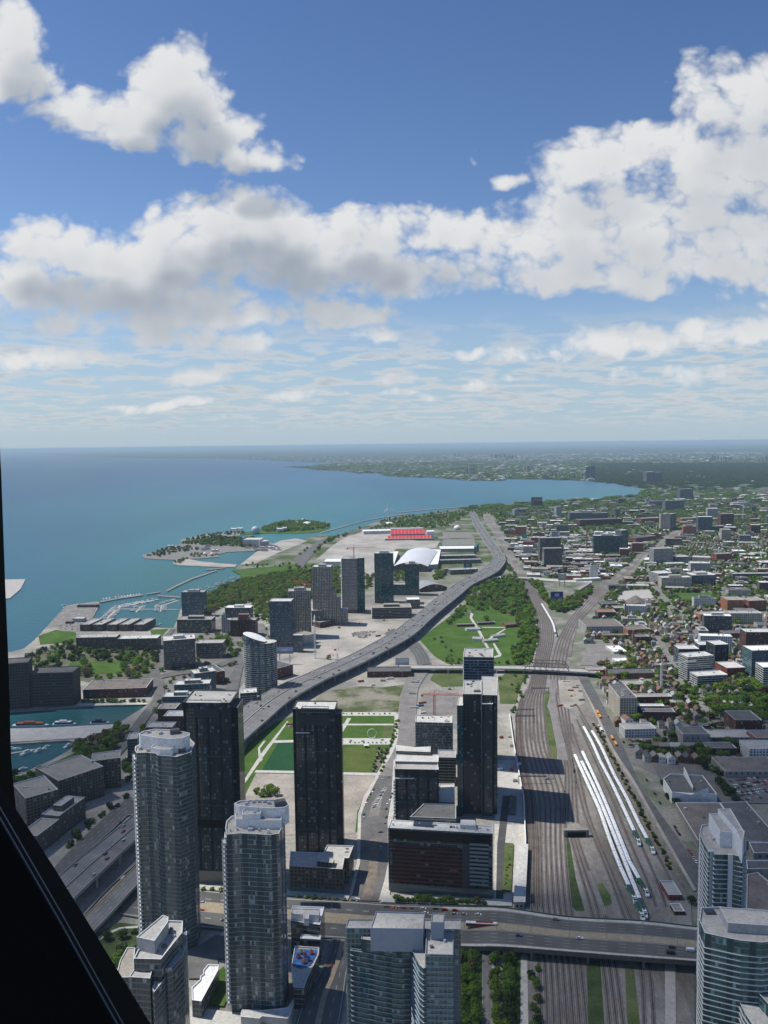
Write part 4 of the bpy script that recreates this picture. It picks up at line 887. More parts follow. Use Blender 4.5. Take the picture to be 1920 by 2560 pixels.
# block with light roof (nearly finished) behind
h13 = hgt(1038, 1905, 1805)
building('apartment_block', 'glass mid-rise with pale cluttered roof beside the red crane pit', pr([(1038,1805),(1131,1807),(1131,1788),(1040,1787)], h13), h13, 'tiled', R_light, C_pale, units=12, slabs=(3.0, .5, C_blue, 6, h13, .25), land='the glass mid-rise by the pit')
B('apartment_block', 'low grey block under construction beside the glass mid-rise', 1095,1962,1140,1963,1893,20,'uc',R_grey)
# bottom-left foreground building
H4 = 96.0
t4 = building('apartment_tower', 'grey stone-topped tower with curved glass side at bottom left behind the window frame', pr([(334,2396),(344,2375),(420,2300),(457,2302),(456,2330),(402,2398)], H4), H4, 'grey', R_grey, C_pale, cat='tower', units=8, land='the bottom-left tower')
wing(t4, 'ridge_penthouse', [(341,2342),(407,2287),(421,2292),(420,2304),(386,2352)], H4+6, W_plain, R_grey, H4-1)
wing(t4, 'curved_wing', [(403,2420),(440,2366),(457,2335),(467,2327),(468,2352),(458,2388),(432,2417),(418,2422)], H4-7, 'grey', R_grey)
wing(t4, 'side_wing', [(289,2443),(300,2400),(318,2368),(338,2369),(335,2398),(338,2443)], H4-12, 'grey', R_tan)
wing(t4, 'side_wing', [(322,2442),(340,2415),(382,2417),(375,2446),(355,2444)], H4-6, 'grey', R_grey)
wing(t4, 'terrace', [(380,2470),(392,2440),(415,2432),(412,2447),(385,2480)], H4-11, 'grey', R_light)
building('podium_pavilion', 'long low white-roofed pavilion with notched edge between the two pale towers', pr([(479,2468),(500,2448),(500,2440),(508,2434),(508,2425),(520,2410),(547,2411),(546,2424),(503,2503),(480,2500)], 12), 12, 'grey', R_white, C_white, cat='pavilion', land='the white-roofed pavilion')
building('podium_canopy', 'thin white canopy slab at the foot of the pale curved tower', pr([(602,2532),(605,2524),(660,2525),(720,2518),(738,2490),(725,2540),(718,2546),(655,2540),(648,2546),(602,2541)], 6), 6, W_plain, R_light, C_white, cat='canopy', par=.3, occ=0)
p7 = building('community_block', 'white-roofed low block with plant, left of the junction', pr([(727,2302),(732,2264),(811,2267),(800,2312)], 24), 24, 'slabglass', R_white, C_white, units=5, land='the junction block')
wing(p7, 'penthouse', [(728,2284),(758,2286),(760,2296),(772,2297),(773,2286),(797,2288),(800,2272),(729,2270)], 28, W_white, R_light, 23)
wing(p7, 'ledge', [(750,2346),(753,2335),(803,2337),(801,2349)], 17, 'slabglass', R_white)
sch = building('school_block', 'curved low block with bright blue rooftop playground by the junction', pr([(728,2416),(737,2364),(798,2368),(797,2385),(783,2415),(768,2445),(760,2470),(733,2468)], 14), 14, 'slabglass', R_light, C_white, cat='building', land='the blue rooftop playground')
b = MB(sch.location); b.poly(ccw(pr([(732,2412),(739,2372),(793,2374),(790,2388),(776,2412),(755,2420)], 13.6)), 13.6, mat('play_blue', (.05,.16,.42), .8, .4, scale=.3)); b.build('play_surface', sch)
for k, (x, y, cc) in enumerate([(745,2395,(.3,.07,.04)),(752,2384,(.35,.3,.05)),(762,2392,(.25,.04,.04)),(770,2402,(.05,.1,.25)),(760,2408,(.4,.12,.05)),(778,2385,(.5,.1,.05))]):
    c = P(x, y, 13.6); b = MB(sch.location); mm = mat('play_%d' % k, cc, .6)
    for dx, dy in ((-.9,-.9),(.9,-.9),(.9,.9),(-.9,.9)): b.bar((c.x+dx, c.y+dy, 13.6), (c.x+dx, c.y+dy, 16), .12, mm)
    b.bar((c.x, c.y, 15.2), (c.x, c.y, 17), 1.5, mm, 6, .2); b.bar((c.x+1, c.y, 15.4), (c.x+3.5, c.y-1, 13.7), .35, mm); b.build('climbing_frame', sch)
# teal foreground tower
H8 = 84.0
t8 = building('apartment_tower', 'teal glass tower with blue-grey crown, bottom centre foreground', pr([(1063,2385),(1133,2387),(1134,2325),(1066,2322)], H8), H8, 'tealpale', R_grey, C_blue, cat='tower', units=3, land='the teal tower', slabs=(2.95, .3, C_blue, 4, H8-5, .3))
wing(t8, 'rear_crown', [(926,2320),(940,2278),(1062,2282),(1058,2322)], H8+5, C_blue, R_grey, H8-8, C_blue)
wing(t8, 'main_wing', [(864,2318),(870,2298),(1152,2298),(1152,2323),(866,2320)], H8-4, 'tealpale', R_grey, 0, C_blue)
wing(t8, 'lift_tower', [(1077,2305),(1080,2282),(1111,2283),(1109,2306)], H8+9, C_blue, R_grey, H8-4, C_blue)
cw = [(878,2371),(900,2374),(935,2381),(975,2388),(1000,2391),(1024,2391),(1024,2360),(878,2355)]
wing(t8, 'curved_bay', cw, H8-15, 'teal', R_grey, 0, C_blue)
wing(t8, 'terrace_floor', [(903,2347),(940,2353),(994,2364),(1026,2364),(1026,2335),(905,2325)], H8-8, 'teal', R_grey, H8-15, C_blue)
wing(t8, 'corner_bay', [(1026,2355),(1033,2382),(1048,2412),(1058,2421),(1075,2413),(1075,2360),(1030,2348)], H8-7, 'teal', R_grey, 0, C_blue)
zz = 3.0
cp = ccw(pr(cw, H8-15)); cq = inset(cp, -.55); cb = ccw(pr([(1026,2355),(1033,2382),(1048,2412),(1058,2421),(1075,2413),(1075,2360),(1030,2348)], H8-7)); cb2 = inset(cb, -.45)
while zz < H8-10:
    for pp_, mx_ in ((cq, H8-16), (cb2, H8-8)):
        if zz > mx_: continue
        b = MB(t8.location); b.walls(pp_, zz, zz+.3, C_blue); b.poly(pp_, zz+.3, C_blue); b.poly(pp_[::-1], zz, C_blue); b.build('floor_slab', t8)
    zz += 2.95
# right foreground towers
HR1 = hgt(1752, 2480, 2085)
r1 = building('apartment_tower', 'pale rounded tower with stepped white plant rooms, right edge beyond the bridge', pr([(1750,2075),(1754,2062),(1775,2058),(1865,2095),(1864,2125),(1855,2143),(1832,2137),(1786,2136),(1784,2129),(1772,2130),(1760,2110),(1752,2092)], HR1), HR1, 'teal', R_pebble, C_pale, cat='tower', units=3, land='the pale rounded tower', slabs=(2.9, .45, C_pale, 10, HR1-3, .35))
wing(r1, 'penthouse', [(1772,2033),(1797,2034),(1845,2070),(1860,2098),(1830,2080),(1800,2078)], HR1+9, W_white, R_pebble, HR1-1, C_white)
wing(r1, 'penthouse', [(1795,2022),(1826,2021),(1861,2080),(1856,2104),(1840,2075)], HR1+12, W_white, R_pebble, HR1-1, C_white)
for x, y in ((1778,2128),(1826,2137)):
    c = P(x, y, HR1); b = MB(r1.location); b.box((c.x, c.y), 2.6, 1.6, 0, HR1+.4, C_pale); b.build('wall_pier', r1)
HR2 = hgt(1748, 2800, 2300)
r2 = building('apartment_tower', 'broad teal glass tower with angular grey roof, right edge in front of the bridge', pr([(1748,2300),(1752,2268),(1800,2266),(1935,2285),(1960,2350),(1905,2356),(1850,2351),(1806,2342),(1770,2334),(1762,2332)], HR2), HR2, 'teal', R_grey, C_pale, cat='tower', units=2, land='the broad teal tower', slabs=(2.9, .4, C_pale, 4, HR2-6, .35))
wing(r2, 'penthouse', [(1820,2307),(1799,2267),(1960,2278),(1960,2316)], HR2+4, W_plain, R_pebble, HR2-1, C_pale)
b = MB(r2.location); c = P(1775,2278,HR2); b.box((c.x, c.y), 5, 3, HR2-1, HR2+.2, mat('skylight_dark', (.03,.04,.05))); b.build('skylight', r2)
HR3 = 82
r3 = building('apartment_tower', 'curved teal tower with flat grey roof in the bottom right corner', pr([(1857,2403),(1872,2399),(1890,2401),(1960,2405),(1960,2560),(1925,2515),(1900,2487),(1875,2455),(1858,2425),(1857,2417),(1871,2409)], HR3), HR3, 'teal', R_grey, C_pale, cat='tower', land='the corner tower')
wing(r3, 'curved_bay', [(1838,2462),(1848,2443),(1856,2440),(1862,2460),(1885,2495),(1930,2535),(1960,2550),(1960,2620),(1900,2590),(1860,2530),(1840,2485)], HR3-6, 'teal', R_light, 0)
cb = ccw(pr([(1838,2462),(1848,2443),(1856,2440),(1862,2460),(1885,2495),(1930,2535),(1960,2550),(1960,2620),(1900,2590),(1860,2530),(1840,2485)], HR3-6)); cb2 = inset(cb, -.5); zz = 4
while zz < HR3-8: b = MB(r3.location); b.walls(cb2, zz, zz+.3, C_pale); b.poly(cb2, zz+.3, C_pale); b.poly(cb2[::-1], zz, C_pale); b.build('floor_slab', r3); zz += 2.9
# ---------- left / middle distance -----------------------------------------------------------
D = [
('apartment_tower','blue-grey slab tower standing at the marina edge','tower',455,1541,511,1541,1480,22,'blueglass',R_grey,C_pale,dict(pent='auto',units=3,land='the slab tower at the marina')),
('apartment_block','dark podium with white frames below the marina slab tower','building',443,1582,529,1582,1549,30,'slabglass',R_tan,C_white,dict(pent='auto')),
('office_block','white-roofed grey block beside the lakeside wood','building',563,1552,627,1552,1519,25,'grey',R_white,C_white,dict(pent='auto',land='the white-roofed block')),
('factory_block','dark red brick factory with red stair tower','building',577,1591,639,1591,1550,22,'dkbrick',R_tan,C_pale,dict(pent='auto',land='the brick factory')),
('office_block','pale concrete link block left of the brick factory','building',565,1582,577,1582,1549,14,'greylt',R_light,C_pale,{}),
('apartment_block','rounded grey glass block by the waterfront street','building',411,1675,490,1668,1602,32,'grey',R_light,C_white,dict(pent='auto',units=5,land='the rounded glass block')),
('office_block','plain grey office with dark window bands','building',491,1646,558,1645,1608,25,'grey',R_grey,C_pale,dict(units=4)),
('apartment_tower','dark glass tower with white slanted top beyond the round tower','tower',676,1618,730,1618,1503,26,'blueglass',R_light,C_white,dict(land='the dark glass tower',slabs=(3,.5,C_blue,8,60,.3))),
('apartment_tower','narrow shoulder block on the dark glass tower','tower',730.5,1618,741,1616,1532,22,'blueglass',R_grey,C_pale,{}),
('apartment_tower','concrete-gridded tower under a red crane','tower',723,1596,779,1594,1478,28,'grid',R_grey,C_pale,dict(pent='auto',units=3,land='the craned tower')),
('apartment_block','grey block between two gridded towers','building',780,1565,804,1564,1526,24,'grey',R_light,C_pale,{}),
('apartment_tower','tallest cream gridded tower with stepped shoulders','tower',783,1562,829,1562,1417,28,'grid',R_light,C_pale,dict(pent='auto',land='the cream gridded tower')),
('apartment_block','first step of the cream gridded tower','building',829.5,1562,839,1562,1479,26,'grid',R_light,C_pale,{}),
('apartment_block','second step of the cream gridded tower','building',839.5,1562,850,1562,1499,25,'grid',R_light,C_pale,{}),
('apartment_block','lowest step of the cream gridded tower','building',850.5,1562,868,1562,1526,24,'grid',R_light,C_pale,{}),
('apartment_tower','unfinished tower with white slab edges and brick-red core','tower',855,1532,893,1532,1396,30,'ucred',R_grey,C_pale,dict(land='the unfinished tower',slabs=(3,1.2,C_white,8,114,.35))),
('apartment_tower','dark glazed half of the unfinished tower','tower',893.5,1532,913,1529,1396,30,'dkteal',R_grey,C_pale,{}),
('apartment_tower','tall dark teal tower with pale central fin, left of the white arena','tower',937,1508,984,1508,1383,26,'dkteal',R_light,C_white,dict(pent='auto',land='the tall dark teal tower')),
('apartment_tower','shorter dark teal tower beside the expressway','tower',1013,1488,1048,1488,1410,24,'dkteal',R_grey,C_white,dict(pent='auto')),
('apartment_block','dark glass link between the two teal towers','building',984.5,1488,1012.5,1488,1461,20,'dkteal',R_grey,C_pale,{}),
('unfinished_block','wide unfinished concrete frame beside the expressway','building',930,1547,1029,1545,1520,42,'uc',R_tan,C_pale,dict(land='the concrete frame',slabs=(3,.8,M_conc,3,20,.4),pent='auto')),
('apartment_block','grey block with white roof between the frame and the expressway','building',1018,1522,1050,1521,1499,26,'grey',R_white,C_white,{}),
('site_office','small pale teal-grey tower above the building site','building',733,1631,757,1631,1588,12,'blueglass',R_light,C_pale,{}),
('hall','long dark sawtooth hall with terraces behind the round tower','building',692,1700,733,1688,1672,60,'dkbrick',R_dark,C_pale,{}),
('apartment_block','low brown block with roof garden beside the building site','building',757,1616,790,1606,1592,30,'greylt',R_tan,C_pale,{}),
('site_shed','long flat grey shed on the building site','shed',800,1570,848,1560,1556,18,'dkbrick',R_tan,C_pale,{}),
('glass_block','pale terraced glass block, highest of the terrace row','building',487,1738,541,1730,1684,22,'tealpale',R_light,C_pale,dict(pent='auto',units=3,land='the terraced glass blocks')),
('glass_block','pale terraced glass block, second of the terrace row','building',437,1770,526,1766,1712,20,'tealpale',R_light,C_pale,dict(pent='auto',units=3)),
('glass_block','pale terraced glass block with curved penthouse, nearest of the terrace row','building',407,1800,494,1798,1742,20,'tealpale',R_light,C_pale,dict(pent='auto',units=3)),
('brick_block','dark brown brick block below the terraced glass blocks','building',396,1824,440,1824,1772,22,'dkbrick',R_tan,C_white,dict(units=3)),
('brick_block','brown block with white stepped terraces','building',410,1845,470,1845,1790,20,'dkbrick',R_light,C_white,dict(units=3)),
('flat_block','low dark block with wide grey roof below the brick block','building',366,1872,432,1872,1818,18,'dkbrick',R_grey,C_pale,dict(units=3)),
('brick_block','brick hall with dark rooftop plant behind the terraced blocks','building',541,1712,563,1708,1680,40,'dkbrick',R_dark,C_pale,dict(units=4)),
('office_block','black rounded annex with pale roof below the round tower','building',601,1775,643,1772,1733,20,'black',R_light,C_white,dict(units=4,slabs=(3,.4,C_pale,3,20,.3))),
('apartment_block','grey waterfront slab left of the tower under the frame','building',320,1905,345,1903,1848,20,'grey',R_grey,C_pale,{}),
# bottom left housing
('housing_block','tall grey housing block above the inner road','building',232,1978,304,1968,1903,22,'brown',R_tan,C_pale,dict(units=2,land='the tall grey housing block')),
('housing_block','long stepped housing block with blue-glass conservatory','building',150,2030,262,1990,1952,46,'brown',R_tan,C_pale,dict(units=3)),
('housing_block','dark housing block by the window frame','building',68,2085,150,2060,1996,42,'brown',R_tan,C_pale,dict(units=2)),
('housing_block','low housing block with pale glass roof box','building',150,2095,215,2045,2040,18,'brown',R_grey,C_pale,dict(pent='auto')),
('housing_block','low dark housing terrace beside the boulevard','building',95,2140,150,2096,2090,18,'brown',R_tan,C_pale,{}),
('warehouse','long brown waterside block with grey planked roof','building',208,1747,366,1742,1724,44,'dkbrick',R_brown,C_white,dict(units=6,land='the long waterside block')),
('silo_block','massive dark silo block at the quay, right half','building',78,1768,185,1765,1683,30,'silo',R_dark,C_dark,dict(land='the dark silos')),
('silo_block','massive dark silo block at the quay, left half','building',-40,1780,76,1770,1664,30,'silo',R_dark,C_dark,{}),
('long_block','long flat condominium with green cupola near the boatyard','building',191,1624,291,1622,1594,26,'brown',R_grey,C_white,dict(units=5)),
('long_block','long flat condominium with white parapets near the marina','building',296,1626,394,1624,1597,26,'brown',R_light,C_white,dict(units=5,land='the long marina condominium')),
# exhibition grounds
('hall','white flat-roofed hall beside the unfinished tower','hall',808,1419,856,1419,1404,60,'white',R_white,C_white,{}),
('hall','long white-roofed hall east of the arena','hall',1101,1380,1190,1379,1372,70,'greylt',R_white,C_white,dict(land='the long white hall')),
('hall','long grey-roofed hall below the white hall','hall',1080,1398,1190,1396,1390,28,'grey',R_grey,C_pale,{}),
('hall','low grey hall nearest the expressway bend','hall',1085,1411,1203,1408,1401,20,'grey',R_grey,C_pale,{}),
('hall','white-roofed long hall left of the red stadium','hall',909,1336,980,1334,1328,60,'white',R_white,C_white,{}),
('hall','small red and cream fairground building','hall',1112,1432,1124,1431,1422,16,'orange',R_tan,C_pale,{}),
('hall','low grey building with flat roof under the green billboard','hall',1126,1437,1195,1434,1425,30,'grey',R_grey,C_pale,{}),
('waterpark_hall','white colonnaded hall on the island','hall',607,1367,650,1367,1349,60,'white',R_light,C_white,{}),
('hall','white colonnaded hall wing on the island','hall',650,1368,673,1366,1354,40,'greylt',R_light,C_white,{}),
# Fort
('barracks','long low brick barracks in the park, left one','building',1143,1567,1187,1566,1561,8,'dkbrick',R_tan,C_pale,dict(land='the park barracks')),
('barracks','long low brick barracks in the park, right one','building',1195,1563,1238,1561,1557,8,'dkbrick',R_brown,C_pale,{}),
# right of the tracks, near
('office_block','cream corner block with dark roof and long sunlit side on the wide street','building',1549,1800,1592,1800,1744,58,'beige',R_dark,C_pale,dict(units=10,land='the cream corner block')),
('factory_block','low beige-roofed workshop behind the cream corner block','building',1563,1726,1614,1724,1712,22,'brown',R_tan,C_pale,{}),
('townhouse_row','brick townhouse row with white terraces, back row','townhouses',1592,1762,1680,1761,1742,14,'dkbrick',R_tan,C_white,dict(land='the brick townhouse rows')),
('townhouse_row','brick townhouse row with white terraces, front row','townhouses',1608,1803,1688,1804,1779,14,'dkbrick',R_brown,C_white,{}),
('townhouse_row','brick townhouse row, lowest strip behind the small white house','townhouses',1592,1782,1662,1782,1765,10,'dkbrick',R_light,C_white,{}),
('workshop','white painted workshop with mural and blue door','building',1562,1845,1641,1843,1823,20,'white',R_grey,C_white,dict(land='the white workshop')),
('brick_block','dark brick lofts with slate roof beyond the small park','building',1838,1832,1905,1832,1800,34,'dkbrick',R_dark,C_pale,{}),
('depot','long low shed with pale roof strip','shed',1776,1857,1885,1857,1843,26,'ware',R_grey,C_pale,{}),
('depot','low dark green-grey shed under trees','shed',1707,1868,1775,1868,1835,26,'ware',R_dark,C_pale,{}),
('brick_block','reddish low block at the right edge','building',1890,1868,1960,1868,1845,26,'brick',R_brown,C_pale,{}),
('row_houses','dark row of houses in the shade below the long shed','building',1768,1888,1842,1888,1870,18,'dkbrick',R_dark,C_pale,{}),
('store','flat store with blue-dotted white sign wall','building',1872,1900,1960,1900,1872,26,'white',R_grey,C_white,{}),
('store','low dark-roofed store above the car park','building',1813,1945,1960,1945,1928,38,'ware',R_brown,C_pale,{}),
('condo_block','dark glass condominium with pale stepped roof, left wing','building',1696,1668,1747,1668,1622,24,'blueglass',R_light,C_white,dict(land='the dark glass condominiums')),
('condo_block','dark glass condominium, middle wing','building',1747.5,1660,1786,1660,1612,24,'blueglass',R_light,C_white,{}),
('condo_block','dark glass condominium, tall right wing','building',1787,1674,1820,1672,1612,26,'black',R_light,C_white,{}),
('condo_block','white balconied condominium in front of the dark glass ones','building',1718,1705,1783,1700,1643,24,'stripe',R_light,C_white,dict(units=8)),
('condo_block','low white framed condominium beside the small park','building',1743,1720,1819,1716,1690,22,'stripe',R_light,C_white,dict(units=5)),
('condo_tower','teal glass block at the right edge above the park','tower',1878,1702,1960,1700,1626,28,'tealpale',R_white,C_white,dict(land='the teal glass block',units=3)),
('condo_tower','white banded block cut by the right edge','tower',1907,1730,1960,1730,1668,26,'stripe',R_white,C_white,{}),
('brick_block','red brick warehouse block between condominium and teal block','building',1817,1700,1863,1698,1670,34,'brick',R_light,C_pale,{}),
('brick_tower','tall brick apartment tower with pale roof, right edge','tower',1864,1634,1960,1634,1580,26,'dkbrick',R_light,C_pale,dict(units=4,land='the tall brick tower')),
('brick_block','red brick block with grey mansard','building',1811,1603,1862,1602,1583,20,'brick',R_dark,C_pale,{}),
('stone_block','long beige stone block with rows of windows','building',1826,1560,1906,1560,1533,26,'beige',R_grey,C_pale,dict(units=6,land='the long beige block')),
('brick_block','big red brick apartment complex, left arm','building',1818,1528,1860,1528,1500,40,'orange',R_tan,C_pale,dict(units=4)),
('brick_block','big red brick apartment complex, right arm','building',1872,1528,1915,1526,1502,40,'brick',R_tan,C_pale,dict(units=4)),
('brick_block','long low orange brick block with sloped roof','building',1751,1553,1826,1550,1536,26,'orange',R_tan,C_pale,dict(units=4)),
('office_block','black glass office with white frame and terraces','building',1729,1465,1789,1464,1438,42,'blueglass',R_light,C_white,dict(pent='auto',land='the black glass office')),
('condo_block','beige condominium beside the sports field','building',1654,1472,1728,1471,1444,26,'beige',R_light,C_pale,dict(pent='auto',units=6,land='the beige condominium')),
('condo_block','slanted beige condominium with white balconies','building',1645,1462,1681,1460,1434,40,'stripe',R_light,C_white,{}),
('condo_block','low grey condominium behind the beige one','building',1668,1420,1713,1419,1409,26,'greylt',R_light,C_pale,{}),
('condo_tower','stacked dark condominium with white offset floors beside the railway','tower',1634,1414,1682,1412,1372,26,'stripe',R_grey,C_white,dict(land='the stacked condominium')),
('condo_block','grey-green glass condominium right of the stacked one','building',1690,1413,1724,1412,1392,24,'tealpale',R_light,C_pale,{}),
('condo_block','cream long condominium with flat roof','building',1730,1406,1775,1408,1392,30,'beige',R_light,C_pale,{}),
('brick_block','red brick slab blocks in a stepped pair','building',1791,1404,1829,1402,1385,24,'brick',R_tan,C_pale,{}),
('row_block','long grey row block near the right edge','building',1832,1446,1960,1445,1434,16,'grey',R_light,C_pale,{}),
('hotel_block','wide teal glass block beside the railway fork','building',1484,1386,1553,1386,1339,26,'dkteal',R_light,C_white,dict(pent='auto',land='the wide teal block')),
('hotel_block','darker stair wing of the wide teal block','building',1553.5,1386,1570,1384,1326,26,'blueglass',R_grey,C_pale,{}),
('unfinished_tower','unfinished dark tower, left of a pair of concrete frames','tower',1350,1405,1402,1404,1345,24,'uc',R_grey,C_pale,dict(land='the unfinished pair')),
('unfinished_tower','unfinished dark tower nearer the tracks with many open floors','tower',1360,1418,1405,1417,1371,20,'uc',R_grey,C_pale,dict(slabs=(3,.8,M_conc,3,40,.35))),
('condo_tower','tan tower with orange core near the railway curve','tower',1651,1326,1676,1326,1285,24,'beige',R_tan,C_pale,{}),
('condo_tower','grey half of the tan tower near the railway curve','tower',1676.5,1326,1690,1324,1285,24,'grey',R_tan,C_pale,{}),
('condo_tower','blue-grey glass tower with white rim beyond the railway curve','tower',1745,1329,1781,1329,1292,26,'blueglass',R_white,C_white,{}),
('condo_block','low annex of the blue-grey glass tower','building',1781.5,1329,1812,1327,1316,24,'blueglass',R_grey,C_pale,{}),
('condo_tower','red-brown round-cornered tower right of the blue-grey one','tower',1802,1316,1834,1315,1285,24,'dkbrick',R_grey,C_pale,{}),
('far_tower','tall grey apartment slab above the tree belt','tower',1700,1249,1732,1247,1223,24,'farblue',R_grey,C_pale,{}),
('far_tower','long brown-grey apartment slab in the trees','tower',1663,1276,1710,1274,1252,24,'farblue',R_grey,C_pale,{}),
('far_tower','lower tan apartment slab in the trees','tower',1622,1265,1662,1264,1253,24,'farblue',R_grey,C_pale,{}),
('far_tower','pale office slab in the trees near the right edge','tower',1833,1270,1872,1268,1257,24,'farlt',R_light,C_pale,{}),
('far_tower','dark twin tower by the bay shore','tower',1464,1200,1475,1200,1168,30,'farblue',R_dark,C_dark,{}),
('far_tower','darker half of the twin tower by the bay shore','tower',1475.5,1200,1488,1200,1165,30,'farblue',R_dark,C_dark,{}),
('far_tower','grey-blue tower pair beyond the bay, left','tower',1616,1207,1637,1206,1180,40,'farblue',R_white,C_white,{}),
('far_tower','grey-blue tower pair beyond the bay, right','tower',1638,1206,1654,1205,1181,40,'farblue',R_grey,C_pale,{}),
('far_tower','lone dark slab tower above the lakeside trees','tower',1328,1267,1346,1267,1243,26,'farblue',R_dark,C_pale,dict(land='the lone dark slab')),
('far_tower','narrow wing of the lone dark slab tower','tower',1347,1267,1356,1266,1243,26,'farblue',R_dark,C_pale,{}),
('far_tower','small pale slab in the lakeside trees','tower',1286,1291,1297,1290,1273,16,'farlt',R_light,C_pale,{}),
('far_tower','slim pale slab right of the lone dark slab','tower',1391,1290,1404,1289,1266,18,'farlt',R_light,C_pale,{}),
('far_tower','long slab with white stair towers','tower',1424,1303,1480,1301,1282,20,'farblue',R_grey,C_pale,{}),
('far_tower','long dark slab right of the striped slab','tower',1480,1301,1520,1299,1283,20,'farblue',R_grey,C_pale,{}),
('factory_block','long dark red factory with chimney','building',1449,1317,1556,1313,1300,40,'dkbrick',R_brown,C_pale,dict(land='the long red factory')),
('far_tower','dark lone block above the red factory','tower',1537,1292,1550,1291,1273,18,'farblue',R_dark,C_pale,{}),
('brick_block','red low warehouse with dark roof above the railway','building',1590,1358,1640,1352,1345,36,'brick',R_dark,C_pale,{}),
('brick_block','brown low warehouse left of the tan tower','building',1605,1308,1650,1306,1296,30,'brick',R_grey,C_pale,{}),
('brick_block','tan low slab right of the tan tower','building',1705,1308,1745,1306,1296,26,'orange',R_grey,C_pale,{}),
# low industry right of the fork
('workshop','flat slate-roofed workshop beside the tracks','building',1507,1518,1551,1517,1510,30,'grey',R_dark,C_pale,{}),
('workshop','red-roofed workshop beside the tracks','building',1495,1545,1540,1545,1530,30,'brown',R_red,C_pale,{}),
('factory','large brown-roofed factory shed beside the tracks','factory',1466,1585,1560,1584,1566,62,'greylt',R_brown,C_pale,dict(land='the brown factory shed')),
('workshop','low red brick workshop below the brown factory shed','building',1508,1598,1572,1597,1588,12,'brick',R_brown,C_pale,{}),
('workshop','white-roofed workshop with roof plant','building',1534,1636,1568,1635,1629,40,'white',R_white,C_white,dict(units=10)),
('workshop','small white-roofed canopy building','building',1541,1660,1573,1659,1653,20,'white',R_white,C_white,{}),
('factory','long dark slate-roofed factory with pinkish wall','factory',1522,1698,1636,1696,1684,26,'brick',R_dark,C_dark,dict(land='the long slate-roofed factory')),
('workshop','brown brick works with chimney','building',1570,1592,1625,1590,1574,30,'orange',R_brown,C_pale,{}),
('workshop','dark brick works beside the brown brick works','building',1590,1612,1624,1611,1592,18,'dkbrick',R_brown,C_pale,{}),
('workshop','beige flat works behind the tracks','building',1536,1530,1584,1530,1520,26,'brown',R_tan,C_pale,{}),
('hall','low tan-roofed workshop beside the wide street top','building',1470,1690,1520,1688,1676,20,'brick',R_tan,C_pale,{}),
('store','white-roofed long low store near the billboards','building',1440,1455,1502,1452,1448,18,'white',R_white,C_white,{}),
('store','grey flat store along the railway','building',1450,1480,1478,1462,1474,14,'ware',R_tan,C_pale,{}),
('row_block','grey terraced housing rows beside the wide teal block','building',1477,1434,1515,1433,1424,14,'grey',R_tan,C_pale,{}),
('sawtooth_factory','dark red brick shell with open sawtooth roof','factory',918,1694,1028,1693,1679,26,'dkbrick',R_dark,C_dark,dict(land='the sawtooth brick shell')),
('store','white low store right of the tallest black tower','building',1236,2000,1245,2000,1984,22,'white',R_white,C_white,{}),
]
for (nm, lb, ct, xl, yl, xr, yr, yt, dp, wl, rf, cp, kw) in D: B(nm, lb, xl, yl, xr, yr, yt, dp, wl, rf, cp, cat=ct, **kw)
# ================================================================ THINGS
FAM = []                                       # (object, description): given a telling label at the end
def fam(o, desc, cat, group): o['category'] = cat; o['group'] = group; FAM.append((o, desc)); return o
def copy_tree(o, parent=None):
    c = o.copy(); COL.objects.link(c); c.parent = parent
    for ch in o.children: copy_tree(ch, c)
    return c
# --- elevated expressway
DZ = 12.0
Fp = [(20,2330,12),(149,2189,12),(335,2037,12),(480,1893,12),(591,1781,12),(654,1738,12),(692,1717,12),(762,1687,12),(822,1661,12),(880,1636,12),(936,1606,12),(985,1578.5,12),(1017,1554,12),(1046,1533.6,12),(1075,1507.6,12),(1112,1478.6,12),(1147,1455.5,12),(1176,1438,12),(1205,1423.7,12),(1224,1409,11),(1232,1397,10),(1230,1383,8),(1220,1368,6),(1209,1352,4),(1192,1325,2),(1182,1306,1.2),(1177,1290,1),(1172,1280,1)]
Np = [(60,2376,12),(187,2243,12),(335,2102,12),(480,1965,12),(593.7,1864.6,12),(672,1796,12),(722,1752,12),(800,1706,12),(845,1685,12),(900,1660,12),(962,1628,12),(1014,1600,12),(1046,1577,12),(1075,1549.5,12),(1107,1522,12),(1147,1490,12),(1182,1461,12),(1217,1444,12),(1245.6,1427,12),(1258,1413,11),(1264,1400,10),(1258,1386,8),(1247,1370,6),(1235,1354,4),(1214,1325,2),(1201,1306,1.2),(1193,1290,1),(1186,1280,1)]
NE = 110
EF, EN = resample([P(*q) for q in Fp], NE), resample([P(*q) for q in Np], NE)
ex = empty('elevated_expressway', EF[40][:], 'long elevated expressway on concrete piers sweeping from lower left to the far bend', 'expressway')
def lerp3(a, c, t): return a.lerp(c, t)
LAND.append(('the expressway bend', P(1250, 1400, 12).x, P(1250, 1400, 12).y))
b = MB(ex.location); u = 0
for i in range(NE-1):
    du = (EF[i+1]-EF[i]).length
    for t0, t1 in ((.0, .485), (.515, 1.)):
        q = [lerp3(EN[i], EF[i], t0), lerp3(EN[i+1], EF[i+1], t0), lerp3(EN[i+1], EF[i+1], t1), lerp3(EN[i], EF[i], t1)]
        b.face([v[:] for v in q], M_hwy, [(u, 0), (u+du, 0), (u+du, 13), (u, 13)])
    u += du
b.build('deck', ex)
